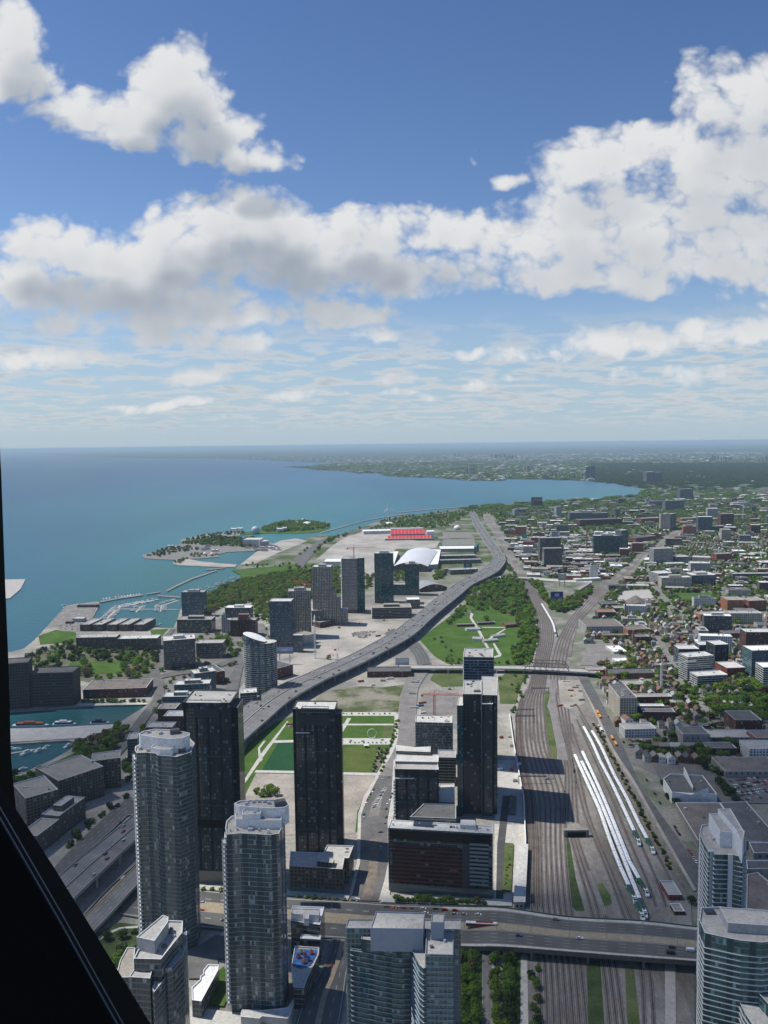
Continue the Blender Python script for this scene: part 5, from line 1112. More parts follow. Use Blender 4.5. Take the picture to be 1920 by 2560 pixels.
def railing_run(A, off0, z0, z1, m, name, parent, thick=.45, side=None):
    b = MB(parent.location)
    for i in range(len(A)-1):
        t = (A[i+1]-A[i]).normalized(); n = Vector((-t.y, t.x, 0))*thick/2
        for s in (1, -1):
            q = [A[i]+n*s+Vector((0,0,z0)), A[i+1]+n*s+Vector((0,0,z0)), A[i+1]+n*s+Vector((0,0,z1)), A[i]+n*s+Vector((0,0,z1))]
            b.face([v[:] for v in (q if s < 0 else q[::-1])], m)
        b.face([v[:] for v in (A[i]+n+Vector((0,0,z1)), A[i]-n+Vector((0,0,z1)), A[i+1]-n+Vector((0,0,z1)), A[i+1]+n+Vector((0,0,z1)))], m)
    return b.build(name, parent)
M_par = mat('parapet_concrete', (.36,.355,.34), .85, .12, scale=.05)
M_gird = mat('girder_steel', (.10,.105,.10), .7, .2, scale=.05)
railing_run(EN, 0, -1.9, .95, M_par, 'parapet', ex); railing_run(EF, 0, -1.9, .95, M_par, 'parapet', ex)
railing_run([lerp3(a, c, .5) for a, c in zip(EN, EF)], 0, -.2, .9, M_concdk, 'median_barrier', ex, 1.0)
b = MB(ex.location)
for i in range(NE-1):
    q = [lerp3(EN[i], EF[i], .02)-Vector((0,0,1.2)), lerp3(EN[i+1], EF[i+1], .02)-Vector((0,0,1.2)), lerp3(EN[i+1], EF[i+1], .98)-Vector((0,0,1.2)), lerp3(EN[i], EF[i], .98)-Vector((0,0,1.2))]
    b.face([v[:] for v in q[::-1]], M_gird)
b.build('girder', ex)
last = None
for i in range(NE):
    if EF[i].z < 8: break
    mid = (EF[i]+EN[i])/2
    if last is not None and (mid-last).length < 24: continue
    last = mid; b = MB(ex.location); d = (EF[i]-EN[i]); w = d.length; r = math.atan2(d.y, d.x)
    b.box((mid.x, mid.y), w*.92, 1.6, EF[i].z-3.0, EF[i].z-1.3, M_conc, r, bottom=True)
    for t in (.1, .5, .9): c = lerp3(EN[i], EF[i], t); b.box((c.x, c.y), 1.5, 1.3, 0, EF[i].z-3.0, M_conc, r)
    b.build('pier', ex)
occ_poly([v.xy[:] for v in EF]+[v.xy[:] for v in EN[::-1]], 2, 6)
# slip ramp deck in the lower left
RF, RN = resample([P(*q) for q in ((100,2400,7),(215,2290,7),(280,2226,7),(342,2164,7),(430,2085,4))], 20), resample([P(*q) for q in ((130,2430,7),(234,2328,7),(300,2258,7),(346,2208,7),(440,2120,4))], 20)
rp = empty('slip_ramp', RF[8][:], 'separate slip ramp deck with yellow edge line at lower left, nearest the window frame', 'ramp')
b = MB(rp.location); u = 0
for i in range(19):
    du = (RF[i+1]-RF[i]).length; b.face([v[:] for v in (RN[i], RN[i+1], RF[i+1], RF[i])], M_hwy, [(u,0),(u+du,0),(u+du,13),(u,13)]); u += du
b.build('deck', rp); railing_run(RN, 0, -1.6, .8, M_par, 'parapet', rp); railing_run(RF, 0, -1.6, .8, M_par, 'parapet', rp)
railing_run([lerp3(a, c, .95) for a, c in zip(RN, RF)], 0, -.05, .04, mat('yellow_line', (.6,.42,.08), .8), 'edge_line', rp, .5)
for i in (3, 7, 11, 15): c = (RF[i]+RN[i])/2; b = MB(rp.location); b.box((c.x, c.y), 6, 1.5, 0, c.z-.3, M_conc, .8); b.build('pier', rp)
# --- street bridge over the tracks
def deck_strip(root, A, C, t0, t1, m, name, w, dz=0.0):
    b = MB(root.location); u = 0
    for i in range(len(A)-1):
        du = (A[i+1]-A[i]).length; q = [lerp3(A[i], C[i], t0), lerp3(A[i+1], C[i+1], t0), lerp3(A[i+1], C[i+1], t1), lerp3(A[i], C[i], t1)]
        b.face([(v.x, v.y, v.z+dz) for v in q], m, [(u,0),(u+du,0),(u+du,w),(u,w)]); u += du
    return b.build(name, root)
bz = 8.0
SN = resample([P(1100,2366,.6), P(1180,2369,4.5), P(1262,2370,bz), P(1420,2382,bz), P(1600,2396,bz), P(1739,2406,bz), P(1990,2426,bz)], 40)
SF = resample([P(1100,2266,.6), P(1180,2268,4.5), P(1262,2271,bz), P(1420,2293,bz), P(1600,2303,bz), P(1739,2318,bz), P(1990,2345,bz)], 40)
sb = empty('street_bridge', SN[15][:], 'wide street bridge with central tram lane crossing the rail yard in front', 'bridge')
LAND.append(('the street bridge', SN[20].x, SN[20].y))
deck_strip(sb, SN, SF, 0, .08, M_walk, 'pavement', 4, .12); deck_strip(sb, SN, SF, .08, .42, M_road4, 'carriageway', 14); deck_strip(sb, SN, SF, .42, .60, mat('tram_lane_mat', (.33,.28,.20)), 'tram_lane', 9, .05)
deck_strip(sb, SN, SF, .60, .92, M_road4, 'carriageway', 14); deck_strip(sb, SN, SF, .92, 1, M_walk, 'pavement', 4, .12)
M_rustg = mat('painted_girder', (.16,.13,.12), .7, .15)
railing_run(SN, 0, -2.2, 1.0, M_rustg, 'girder', sb, .5); railing_run(SF, 0, -2.2, 1.0, mat('green_railing', (.06,.10,.085), .7), 'girder', sb, .5)
deck_strip(sb, SF, SN, 0.01, .99, M_gird, 'soffit', 4, -.8)
for i in (11, 17, 23, 29, 34):
    b = MB(sb.location); d = SF[i]-SN[i]; mid = (SF[i]+SN[i])/2; r = math.atan2(d.y, d.x); b.box((mid.x, mid.y), d.length*.96, 1.2, 5.0, 7.1, M_concdk, r, bottom=True)
    for t in (.04, .28, .5, .72, .96): c = lerp3(SN[i], SF[i], t); b.box((c.x, c.y), 1.3, 1.3, 0, 5, M_concdk, r)
    b.build('pier', sb)
occ_poly([v.xy[:] for v in SF]+[v.xy[:] for v in SN[::-1]], 2, 3)
for i in (8, 33):
    b = MB(sb.location); d = SF[i]-SN[i]; mid = (SF[i]+SN[i])/2; b.box((mid.x, mid.y), d.length, 5 if i == 8 else 3, 0, min(SN[i].z, SF[i].z)-1.0, M_concdk, math.atan2(d.y, d.x)); b.build('abutment', sb)
# --- truss road bridge
tz = 7.0; TN = [P(1000,1672,tz), P(1100,1672,tz), P(1232,1672,tz), P(1313,1674,tz), P(1420,1679,tz), P(1500,1684,tz)]; TF = [P(1000,1663,tz), P(1100,1664,tz), P(1232,1665,tz), P(1313,1666,tz), P(1420,1671,tz), P(1500,1676,tz)]
TN, TF = resample(TN, 24), resample(TF, 24); tb = empty('truss_bridge', P(1366,1674,tz)[:], 'dark steel truss road bridge crossing the tracks beside the park', 'bridge')
LAND.append(('the truss bridge', tb.location.x, tb.location.y))
deck_strip(tb, TN, TF, 0, 1, M_conc, 'deck', 9); railing_run(TN, 0, -1.4, .9, M_path, 'parapet', tb); railing_run(TF, 0, -1.4, .9, M_par, 'parapet', tb); deck_strip(tb, TF, TN, 0, 1, M_gird, 'soffit', 4, -1.0)
M_truss = mat('truss_steel', (.075,.06,.055), .7)
for ya, yb_, sgn in ((1674,1679,-1),(1666,1671,1)):
    A, C = P(1310, ya, tz), P(1424, yb_, tz); n_ = 8; b = MB(tb.location); hh = 11.0
    bot = [A.lerp(C, k/n_) for k in range(n_+1)]; top = [v+Vector((0,0,hh)) for v in bot[1:-1]]
    for k in range(n_): b.bar(bot[k], bot[k+1], .45, M_truss)
    for k in range(len(top)-1): b.bar(top[k], top[k+1], .5, M_truss)
    b.bar(bot[0], top[0], .5, M_truss); b.bar(bot[-1], top[-1], .5, M_truss)
    for k, v in enumerate(top): b.bar(bot[k+1], v, .28, M_truss)
    for k in range(len(top)-1): b.bar(top[k], bot[k+2], .25, M_truss) if k < 3 else b.bar(top[k+1], bot[k+1], .25, M_truss)
    b.build('truss', tb)
b = MB(tb.location)
for k in range(1, 8): b.bar(P(1310,1674,tz).lerp(P(1424,1679,tz), k/8)+Vector((0,0,11)), P(1310,1666,tz).lerp(P(1424,1671,tz), k/8)+Vector((0,0,11)), .25, M_truss)
b.build('top_bracing', tb)
for px in (1120, 1180, 1240, 1308, 1426):
    c = P(px, 1670, tz); b = MB(tb.location); b.box((c.x, c.y), 2, 12, 0, tz-1.2, M_conc); b.build('pier', tb)
b = MB(); # a street flyover behind the park
fo = empty('road_overpass', P(1320,1443,6)[:], 'short pale road overpass with dark opening above the left tracks', 'bridge')
b = MB(fo.location); a, c = P(1296,1444,6), P(1324,1446,6); b.prism([(a.x, a.y-6), (c.x, c.y-6), (c.x, c.y+10), (a.x, a.y+10)], 4.2, 6.6, M_conc, bottom=True); b.build('deck', fo)
for q in (a, c): b = MB(fo.location); b.box((q.x, q.y+2), 2, 14, 0, 4.2, M_concdk); b.build('abutment', fo)
# --- stacked round tower
g = P(649, 1738); hr = hgt(649, 1738, 1610); c = (g.x, g.y+15); rx = (P(690,1738).x-P(607,1738).x)/2
rt = building('round_tower', 'oval glass tower with slanted white disc roof beside the expressway', ellipse(c, rx, 15, 36), hr, 'neo2', R_light, C_pale, cat='tower', land='the round tower', slabs=(3, .35, C_pale, 8, hr-2, .3))
b = MB(rt.location); el = ccw(ellipse((c[0]-rx*.3, c[1]), rx*.68, 14.2, 32)); xl_ = min(p[0] for p in el); xr_ = max(p[0] for p in el)
zf = lambda p: hr+12-11.5*((p[0]-xl_)/(xr_-xl_))**1.3
b.walls(el, hr-.5, zf, FM['blueglass']); o = b.build('crown_drum', rt)
b = MB(rt.location); q = ccw(ellipse((c[0]-rx*.3, c[1]), rx*.68+.6, 14.8, 32)); zq = lambda p: zf((min(max(p[0], xl_), xr_), 0))+.1; b.poly(q, zq, R_white); b.walls(q, hr, lambda p: zq(p), R_white) if False else None; b.build('disc_roof', rt)
# --- trains
M_cw = mat('coach_white', (.82,.83,.82), .45, .02, scale=.5, spec=.5); M_cg = mat('coach_green', (.02,.13,.07), .4, spec=.5); M_cd = mat('coach_window', (.02,.03,.03), .15, spec=.8); M_cy = mat('under_frame', (.05,.05,.05), .8)
def make_coach():
    t = empty('train_coach', (0,0,0)); L, W = 25.4, 3.35
    b = MB(); b.box((0,0), L, W, 1.0, 1.9, M_cg); b.box((0,0), L, W-.02, 1.9, 3.0, M_cw, mt=M_cw); b.box((0,0), L, W, 3.0, 4.25, M_cg); b.box((0,0), L*.96, W*.6, .25, 1.0, M_cy); b.build('body', t)
    b = MB(); n = 5
    for i in range(n):
        y0, y1 = -W/2*math.cos(math.pi*i/n), -W/2*math.cos(math.pi*(i+1)/n); z0, z1 = 4.25+.75*math.sin(math.pi*i/n)**.6, 4.25+.75*math.sin(math.pi*(i+1)/n)**.6
        b.face([(-L/2,y0,z0),(L/2,y0,z0),(L/2,y1,z1),(-L/2,y1,z1)], M_cw)
    for s in (-1, 1):
        pts = [(s*L/2, -W/2*math.cos(math.pi*i/n), 4.25+.75*abs(math.sin(math.pi*i/n))**.6) for i in range(n+1)]; b.face(pts if s < 0 else pts[::-1], M_cw)
    b.build('roof', t)
    b = MB()
    for s in (-1, 1):
        for z0, z1 in ((1.95, 2.7), (3.2, 4.0)): y = s*(W/2+.03); q = [(-L*.42,y,z0),(L*.42,y,z0),(L*.42,y,z1),(-L*.42,y,z1)]; b.face(q if s < 0 else q[::-1], M_cd)
    b.build('window_band', t)
    for x in (-8, 2, 8.5): b = MB(); b.box((x,0), .9, 1.0, 4.95, 5.12, C_metal); b.build('roof_vent', t)
    return t
def make_loco():
    t = empty('locomotive', (0,0,0)); L, W = 20.5, 3.0
    b = MB(); b.prism([(-L/2,-W/2),(L/2-3,-W/2),(L/2-3,W/2),(-L/2,W/2)], 1.1, 4.5, M_cg); b.box((0,0), L*.95, W*.7, .3, 1.1, M_cy)
    x0, x1 = L/2-3, L/2
    b.face([(x0,-W/2,1.1),(x1,-W*.38,1.1),(x1,-W*.38,2.4),(x0,-W/2,4.5)], M_cw); b.face([(x1,W*.38,1.1),(x0,W/2,1.1),(x0,W/2,4.5),(x1,W*.38,2.4)], M_cw)
    b.face([(x1,-W*.38,1.1),(x1,W*.38,1.1),(x1,W*.38,2.4),(x1,-W*.38,2.4)], M_cw); b.face([(x0,-W/2,4.5),(x1,-W*.38,2.4),(x1,W*.38,2.4),(x0,W/2,4.5)], M_cw); b.build('body', t)
    b = MB(); b.face([(x0+.35,-W*.4,4.32),(x0+1.5,-W*.36,3.5),(x0+1.5,W*.36,3.5),(x0+.35,W*.4,4.32)], M_cd); b.build('windscreen', t)
    b = MB(); b.box((-2,0), 13, 1.5, 4.5, 4.75, M_cy); b.box((4.5,0), 3.2, 2.9, 4.5, 4.62, M_cw); b.build('roof_hatch', t)
    for s in (-1, 1): b = MB(); b.box((L*.05, s*(W/2+.02)), 12, .04, 2.0, 2.35, M_cw); b.build('side_stripe', t)
    return t
COACH, LOCO = make_coach(), make_loco(); used = {'c': 0, 'l': 0}
ORD = ['', 'first', 'second', 'third', 'fourth', 'fifth', 'sixth', 'seventh', 'eighth', 'ninth', 'tenth', 'eleventh', 'twelfth', 'thirteenth']
def walk(C, s):
    for i in range(len(C)-1):
        l = (C[i+1]-C[i]).length
        if s <= l: return C[i].lerp(C[i+1], s/l), (C[i+1]-C[i]).normalized()
        s -= l
    t = (C[-1]-C[-2]).normalized(); return C[-1]+t*s, t
def train(px, which, lead=True, two=False, reddish=False, nmax=12, zr=4.6):
    C = resample([P(x, y, zr) for x, y in px[::-1]], 40); tot = sum((C[i+1]-C[i]).length for i in range(39)); s = 0.0; n = 0
    def put(kind, s, L):
        p0, t0 = walk(C, s) if s >= 0 else (C[0]+(C[0]-C[1]).normalized()*(-s), (C[1]-C[0]).normalized()); p1, _ = walk(C, s+L) if s+L >= 0 else (C[0]+(C[0]-C[1]).normalized()*(-s-L), t0)
        mid = (p0+p1)/2; d = p0-p1
        src = COACH if kind == 'c' else LOCO
        o = src if used[kind] == 0 else copy_tree(src); used[kind] += 1
        o.location = (mid.x, mid.y, .35); o.rotation_euler = (0, 0, math.atan2(d.y, d.x)); return o
    if lead: o = put('l', -21.2, 20.5); tag(o, 'green and white locomotive heading %s' % which, 'locomotive', 'locomotives in the rail yard')
    if two: o = put('l', -42.8, 20.5); tag(o, 'extra green locomotive parked ahead of %s' % which, 'locomotive', 'locomotives in the rail yard')
    while s+20 < tot and n < nmax:
        o = put('c', s, 25.4); n += 1; tag(o, 'white-roofed coach, %s from the near end of %s' % (ORD[n], which), 'coach', 'coaches of the parked trains'); s += 26.1
train([(1436,1884),(1471.5,1963),(1498.7,2022.8),(1520,2085),(1547.5,2158),(1572,2212.6)], 'the leftmost parked train', True, True)
train([(1453,1900.7),(1485,1966),(1515,2036),(1550,2123),(1574.6,2185.5),(1599,2246)], 'the second parked train from left', True)
train([(1455,1876),(1490.5,1952),(1517.7,2014.6),(1547.5,2088),(1574.6,2155.6),(1597.7,2196)], 'the middle parked train', True)
train([(1458,1814),(1482.4,1860),(1501.4,1903.4),(1525.8,1949.5),(1555.6,2012),(1585.5,2077)], 'the second parked train from right', True)
train([(1478.3,1823.4),(1504,1868),(1536.6,1938.7),(1563.8,1987.5),(1596,2055),(1618,2096)], 'the rightmost parked train', True)
train([(1353,1507),(1369,1533.6),(1383,1559.7),(1388,1581)], 'the lone train curving past the park', True)
LAND.append(('the parked trains', P(1530,2050).x, P(1530,2050).y))
# --- yard buildings near the bridge
yb = B('yard_building', 'small grey-roofed brick building in the rail yard beside the wide street', 1671,2253,1705,2253,2237,20,'brick',R_grey,C_pale,cat='building',land='the yard building')
B('yard_hut','beige flat-roofed hut below the small brick yard building',1686,2290,1712,2290,2278,10,'dkbrick',R_tan,C_white,cat='hut')
# --- arena and halls with curved roofs
def barrel(name, label, xl, yl, xr, yr, depth, h, rise, roof, wall, cat, land=None, n=14, along=False):
    p = rect(xl, yl, xr, yr, depth); c = centroid(p); root = empty(name, (c[0], c[1], 0), label, cat); occ_poly(p, 1, 3)
    if land: LAND.append((land, *c))
    a, e, f, g_ = [Vector(q) for q in p]; b = MB(root.location); b.walls(ccw(p), 0, h, FM[wall]); b.build('wall', root)
    b = MB(root.location); zz = lambda t: h+rise*(1-(2*t-1)**2)
    for i in range(n):
        t0, t1 = i/n, (i+1)/n; q0, q1, r0, r1 = a.lerp(e, t0), a.lerp(e, t1), g_.lerp(f, t0), g_.lerp(f, t1)
        for k in range(4):
            s0, s1 = k/4, (k+1)/4; bul = lambda s: 1+.0*s
            b.face([(*q0.lerp(r0, s0), zz(t0)), (*q1.lerp(r1, s0), zz(t1)), (*q1.lerp(r1, s1), zz(t1)), (*q0.lerp(r0, s1), zz(t0))], roof)
    o = b.build('roof', root, smooth=True)
    for (w0, w1, rev) in ((a, e, False), (g_, f, True)):
        b = MB(root.location)
        for i in range(n):
            t0, t1 = i/n, (i+1)/n; q0, q1 = w0.lerp(w1, t0), w0.lerp(w1, t1); q = [(*q0, h), (*q1, h), (*q1, zz(t1)-.1), (*q0, zz(t0)-.1)]; b.face(q[::-1] if rev else q, FM[wall])
        b.build('gable_wall', root)
    return root
dep = P(1028,1368,22).y-P(1028,1428).y
ar = barrel('arena', 'big arena with curved silver-white roof beside the twin teal towers', 984,1429,1070,1430,dep*.92,15,11,mat('arena_roof', (.66,.68,.70), .45, .05, scale=.02, spec=.4),'brown','arena',land='the white-roofed arena')
wing(ar, 'side_wing', [(1070,1412),(1095,1410),(1102,1374),(1072,1372)], 14, 'greylt', R_white)
wing(ar, 'side_wing', [(965,1412),(984,1414),(996,1378),(982,1378)], 12, 'greylt', R_white)
barrel('armoury', 'brick armoury with grey barrel roof left of the expressway', 1050,1481,1118,1476,60,8,9,mat('armoury_roof', (.30,.31,.33), .8, .1, scale=.05),'dkbrick','hall',land='the barrel-roofed armoury')
# --- stadium
gs = P(1027, 1350); st = empty('stadium', gs[:], 'red-seated stadium stands with white roof strip on the exhibition grounds', 'stadium'); LAND.append(('the red stadium', gs.x, gs.y))
n_ = NB('red_seats'); u, v = n_.uv(); ai = n_.m('LESS_THAN', n_.m('FRACT', n_.m('DIVIDE', u, 13.0)), .09); c_ = n_.mix(n_.rng(n_.noise(.05, 3), .4, .6), (.62,.045,.06), (.50,.05,.06)); c_ = n_.mix(ai, c_, (.6,.35,.34)); M_red = n_.out(c_, .8, .2)
x0, x1 = P(969,1350).x, P(1080,1350).x
def tier(y0, y1, z0, z1, name, xa=x0, xb=x1):
    b = MB(gs); b.face([(xa,y0,z0),(xb,y0,z0),(xb,y1,z1),(xa,y1,z1)], M_red, [(0,0),(xb-xa,0),(xb-xa,30),(0,30)]); b.face([(xa,y0,0),(xb,y0,0),(xb,y0,z0),(xa,y0,z0)], FM['greylt'], [(0,0),(xb-xa,0),(xb-xa,z0),(0,z0)])
    b.face([(xa,y1,0),(xa,y0,0),(xa,y0,z0),(xa,y1,z1)], M_conc); b.face([(xb,y0,0),(xb,y1,0),(xb,y1,z1),(xb,y0,z0)], M_conc); o = b.build(name, st); return o
tier(gs.y+6, gs.y+34, 3, 13, 'lower_stand'); tier(gs.y+44, gs.y+74, 17, 32, 'upper_stand', x0+12, x1-22)
b = MB(gs); b.box(((x0+x1)/2-8, gs.y+84), x1-x0-40, 16, 33, 35, R_white, bottom=True); b.build('canopy', st)
b = MB(gs); b.box((x1-2, gs.y+60), 26, 40, 0, 26, R_white); b.build('stair_block', st)
b = MB(gs); b.box(((x0+x1)/2, gs.y-2), x1-x0+20, 8, 0, 6, M_concdk, mt=M_conc); b.build('near_stand', st)
occ_poly([(x0-10, gs.y-10), (x1+10, gs.y-10), (x1+10, gs.y+100), (x0-10, gs.y+100)], 1)
# --- wind turbine
c = P(971, 1307); w = empty('wind_turbine', c[:], 'lone white three-bladed wind turbine on the lake shore', 'wind turbine'); LAND.append(('the wind turbine', c.x, c.y))
b = MB(c); b.bar(c, (c.x, c.y, 64), 2.2, W_white, 8, 1.2); b.build('tower', w)
b = MB(c); b.box((c.x, c.y), 3, 8, 63, 66.5, W_white, bottom=True); b.build('nacelle', w)
for k, a in enumerate((100, 222, 338)):
    b = MB(c); d = Vector((math.cos(math.radians(a)), 0, math.sin(math.radians(a)))); hb = Vector((c.x, c.y-5, 65)); b.bar(hb, hb+d*8, .9, W_white, 4, 1.7); b.bar(hb+d*8, hb+d*30, 1.7, W_white, 4, .3); b.build('blade', w)
# --- domes and pavilions on the islands
def dome_thing(px, py, r, h, label, m=R_white, cat='dome', base=3, grp=None):
    c = P(px, py); t = empty('dome_pavilion', c[:], label, cat, grp); b = MB(c); b.prism(ellipse((c.x, c.y), r*.95, r*.95, 12), 0, base, M_conc); b.build('base', t)
    b = MB(c); b.dome((c.x, c.y), r, h, m, 16, 6, base); b.build('shell', t, smooth=True); return t
M_cine = mat('dome_panel', (.42,.46,.47), .4, .1, scale=.1, spec=.5)
c = P(639, 1334); t = empty('sphere_cinema', c[:], 'large pale spherical dome on the island', 'dome'); b = MB(c)
for j in range(-5, 8):
    a0, a1 = math.pi*j/16, math.pi*(j+1)/16
    for i in range(20):
        t0, t1 = 2*math.pi*i/20, 2*math.pi*(i+1)/20; f = lambda t_, a: (c.x+17*math.cos(t_)*math.cos(a), c.y+17*math.sin(t_)*math.cos(a), 13+17*math.sin(a)); b.face([f(t0,a0),f(t1,a0),f(t1,a1),f(t0,a1)] if j < 7 else [f(t0,a0),f(t1,a0),f(t1,a1)], M_cine)
b.build('shell', t); b = MB(c); [b.bar((c.x+dx, c.y+dy, 0), (c.x+dx*.6, c.y+dy*.6, 4), 1, M_conc) for dx, dy in ((-8,-8),(8,-8),(8,8),(-8,8))]; b.build('legs', t)
dome_thing(768, 1313, 20, 13, 'largest white dome tent on the far island'); dome_thing(752, 1305, 8, 9, 'small white dome in trees, left of the largest dome tent'); dome_thing(743, 1310, 9, 8, 'low white dome beside trees, leftmost on the far island'); dome_thing(757, 1302, 6, 8, 'smallest white dome behind the largest dome tent')
dome_thing(512, 1388, 6, 7, 'white round tent left of a pair on the island beach'); dome_thing(530, 1389, 6, 7, 'white round tent right of a pair on the island beach')
dome_thing(972, 1312, 20, 7, 'white tent dome at the foot of the wind turbine', base=5)
for k, (x, y, w_) in enumerate([(585,1330,16),(600,1329,14),(700,1330,16),(712,1328,10)]):
    c = P(x, y); t = empty('pavilion', c[:], 'white stilted pavilion box above the lagoon, %s from left' % ORD[k+1], 'pavilion', 'stilted pavilions on the lagoon'); b = MB(c); b.box((c.x, c.y), w_*1.6, 26, 8, 15, W_white, bottom=True); b.build('hall', t)
    b = MB(c); [b.bar((c.x+dx, c.y+dy, -1.5), (c.x+dx, c.y+dy, 15+6), .5, W_white) for dx, dy in ((-w_*.7,-10),(w_*.7,-10),(w_*.7,10),(-w_*.7,10))]; b.build('masts', t)
# coliseum, salt dome, gatehouse
dome_thing(1143, 1324, 14, 12, 'pale conical roofed bandstand in the exhibition trees', base=6)
c = P(1589, 1508); t = empty('salt_dome', c[:], 'big brown conical storage dome behind the car park', 'storage dome'); b = MB(c); b.bar(c, (c.x, c.y, 3), 24, M_concdk, 20, 24); b.build('base', t); b = MB(c); b.bar((c.x, c.y, 3), (c.x, c.y, 17), 24, R_brown, 20, 1.5); b.build('roof', t); LAND.append(('the brown storage dome', c.x, c.y)); occ_poly(ellipse((c.x, c.y), 26, 26, 12), 1)
# teal twin turrets of the exhibition hall
for k, x in enumerate((1188, 1194)):
    c = P(x, 1386-k*6); t = empty('turret', c[:], 'slim teal-domed turret beside the expressway, %s of two' % ('near' if k == 0 else 'far'), 'turret'); b = MB(c); b.box((c.x, c.y), 7, 7, 0, 22, FM['tealpale']); b.build('shaft', t); b = MB(c); b.dome((c.x, c.y), 4.5, 6, mat('verdigris', (.10,.28,.25), .6), 10, 4, 22); b.build('dome', t)
c = P(559, 1580); b = MB(c); 
for k, (x, y) in enumerate(((559,1582),(634,1584))):
    c = P(x, y); t = empty('stair_tower', c[:], 'slim pale tower with green pyramid roof, %s the brick factory' % ('left of' if k == 0 else 'right behind'), 'tower'); hh = 34 if k == 0 else 27; b = MB(c); b.box((c.x, c.y+4), 7, 7, 0, hh, FM['greylt']); b.build('shaft', t); b = MB(c); b.bar((c.x, c.y+4, hh), (c.x, c.y+4, hh+4), 5.2, mat('verdigris', (.10,.28,.25)), 4, .3); b.build('roof', t)
B('stair_block', 'red stair box on the roof of the brick factory', 597,1591,621,1591,1536,10,'brick',R_red,C_pale,cat='building')
# --- cranes
def crane(label, base, H, z0, jibdir, Lj, Lc, col, tilt=0.0, w=1.0):
    c = Vector(base); t = empty('tower_crane', (c.x, c.y, z0), label, 'crane'); m = mat('crane_%.2f_%.2f' % (col[0], col[1]), col, .6)
    b = MB((c.x, c.y, z0))
    for dx, dy in ((-w,-w),(w,-w),(w,w),(-w,w)): b.bar((c.x+dx, c.y+dy, z0), (c.x+dx, c.y+dy, z0+H), .2*w+.08, m)
    z = z0
    while z < z0+H-2: b.bar((c.x-w, c.y-w, z), (c.x+w, c.y-w, z+2.5), .13, m); b.bar((c.x+w, c.y+w, z), (c.x-w, c.y+w, z+2.5), .13, m); b.bar((c.x-w, c.y+w, z), (c.x-w, c.y-w, z+2.5), .13, m); z += 2.5
    b.build('mast', t)
    d = Vector((math.cos(jibdir), math.sin(jibdir), 0)); up = Vector((0, 0, 1)); nd = Vector((-d.y, d.x, 0)); o0 = Vector((c.x, c.y, z0+H)); dj = (d*math.cos(tilt)+up*math.sin(tilt)); uj = (up*math.cos(tilt)-d*math.sin(tilt))
    def lattice(o0, dd, uu, L, name):
        b = MB((c.x, c.y, z0)); a1, a2, a3 = o0+nd*.8, o0-nd*.8, o0+uu*1.7
        for s in (a1, a2, a3): b.bar(s, s+dd*L, .2, m)
        k = 0.0
        while k < L-2: b.bar(a1+dd*k, a3+dd*(k+2), .1, m); b.bar(a3+dd*(k+2), a2+dd*(k+4), .1, m); b.bar(a1+dd*k, a2+dd*(k+4), .1, m); k += 4
        b.build(name, t)
    lattice(o0, dj, uj, Lj, 'jib'); lattice(o0, -d, up, Lc, 'counter_jib')
    b = MB((c.x, c.y, z0)); q = o0-d*(Lc-1.5); b.box((q.x, q.y), 3, 2.4, q.z-2.2, q.z+.4, M_concdk, jibdir, bottom=True); b.build('counterweight', t)
    b = MB((c.x, c.y, z0)); q = o0+nd*1.8; b.box((q.x, q.y), 2, 2, q.z-1.8, q.z+.6, C_white, jibdir, bottom=True); b.build('cab', t)
    b = MB((c.x, c.y, z0)); apex = o0+up*7; b.bar(o0, apex, .5, m, 4, .2); b.bar(apex, o0+dj*Lj*.65+uj*1.7, .1, m, 3); b.bar(apex, o0-d*(Lc-1)+up*1.7, .1, m, 3); b.build('tie_bars', t)
    if tilt == 0: b = MB((c.x, c.y, z0)); q = o0+d*Lj*.6; b.bar(q, q-up*12, .08, C_dark, 3); b.box((q.x, q.y), .8, .8, q.z-13, q.z-12, C_dark, bottom=True); b.build('hook', t)
    return t
RED = (.55,.045,.03); WHT = (.72,.72,.70)
g_ = P(886, 1532); crane('red tower crane standing on top of the unfinished tower', (g_.x, g_.y+14), 33, 100, .12, 45, 14, RED)
g_ = P(763, 1596); crane('red and white crane on top of the gridded tower', (g_.x, g_.y+14), 26, 70, math.pi-.15, 24, 12, RED, .25)
g_ = P(788, 1646); crane('tall slim white crane mast on the building site beside the expressway', (g_.x, g_.y), 62, 0, 1.65, 40, 12, WHT)
g_ = P(1086, 1787); crane('red tower crane standing in the round excavation pit', (g_.x, g_.y), 26, 0, -.12, 42, 17, RED)
g_ = P(1653, 1732); crane('white tower crane over the roofs right of the tracks', (g_.x, g_.y), 40, 0, .28, 56, 15, WHT); LAND.append(('the white tower crane', g_.x, g_.y))
g_ = P(1857, 1300); crane('thin white crane in the distance near the right edge', (g_.x, g_.y), 62, 0, 1.4, 40, 12, WHT)
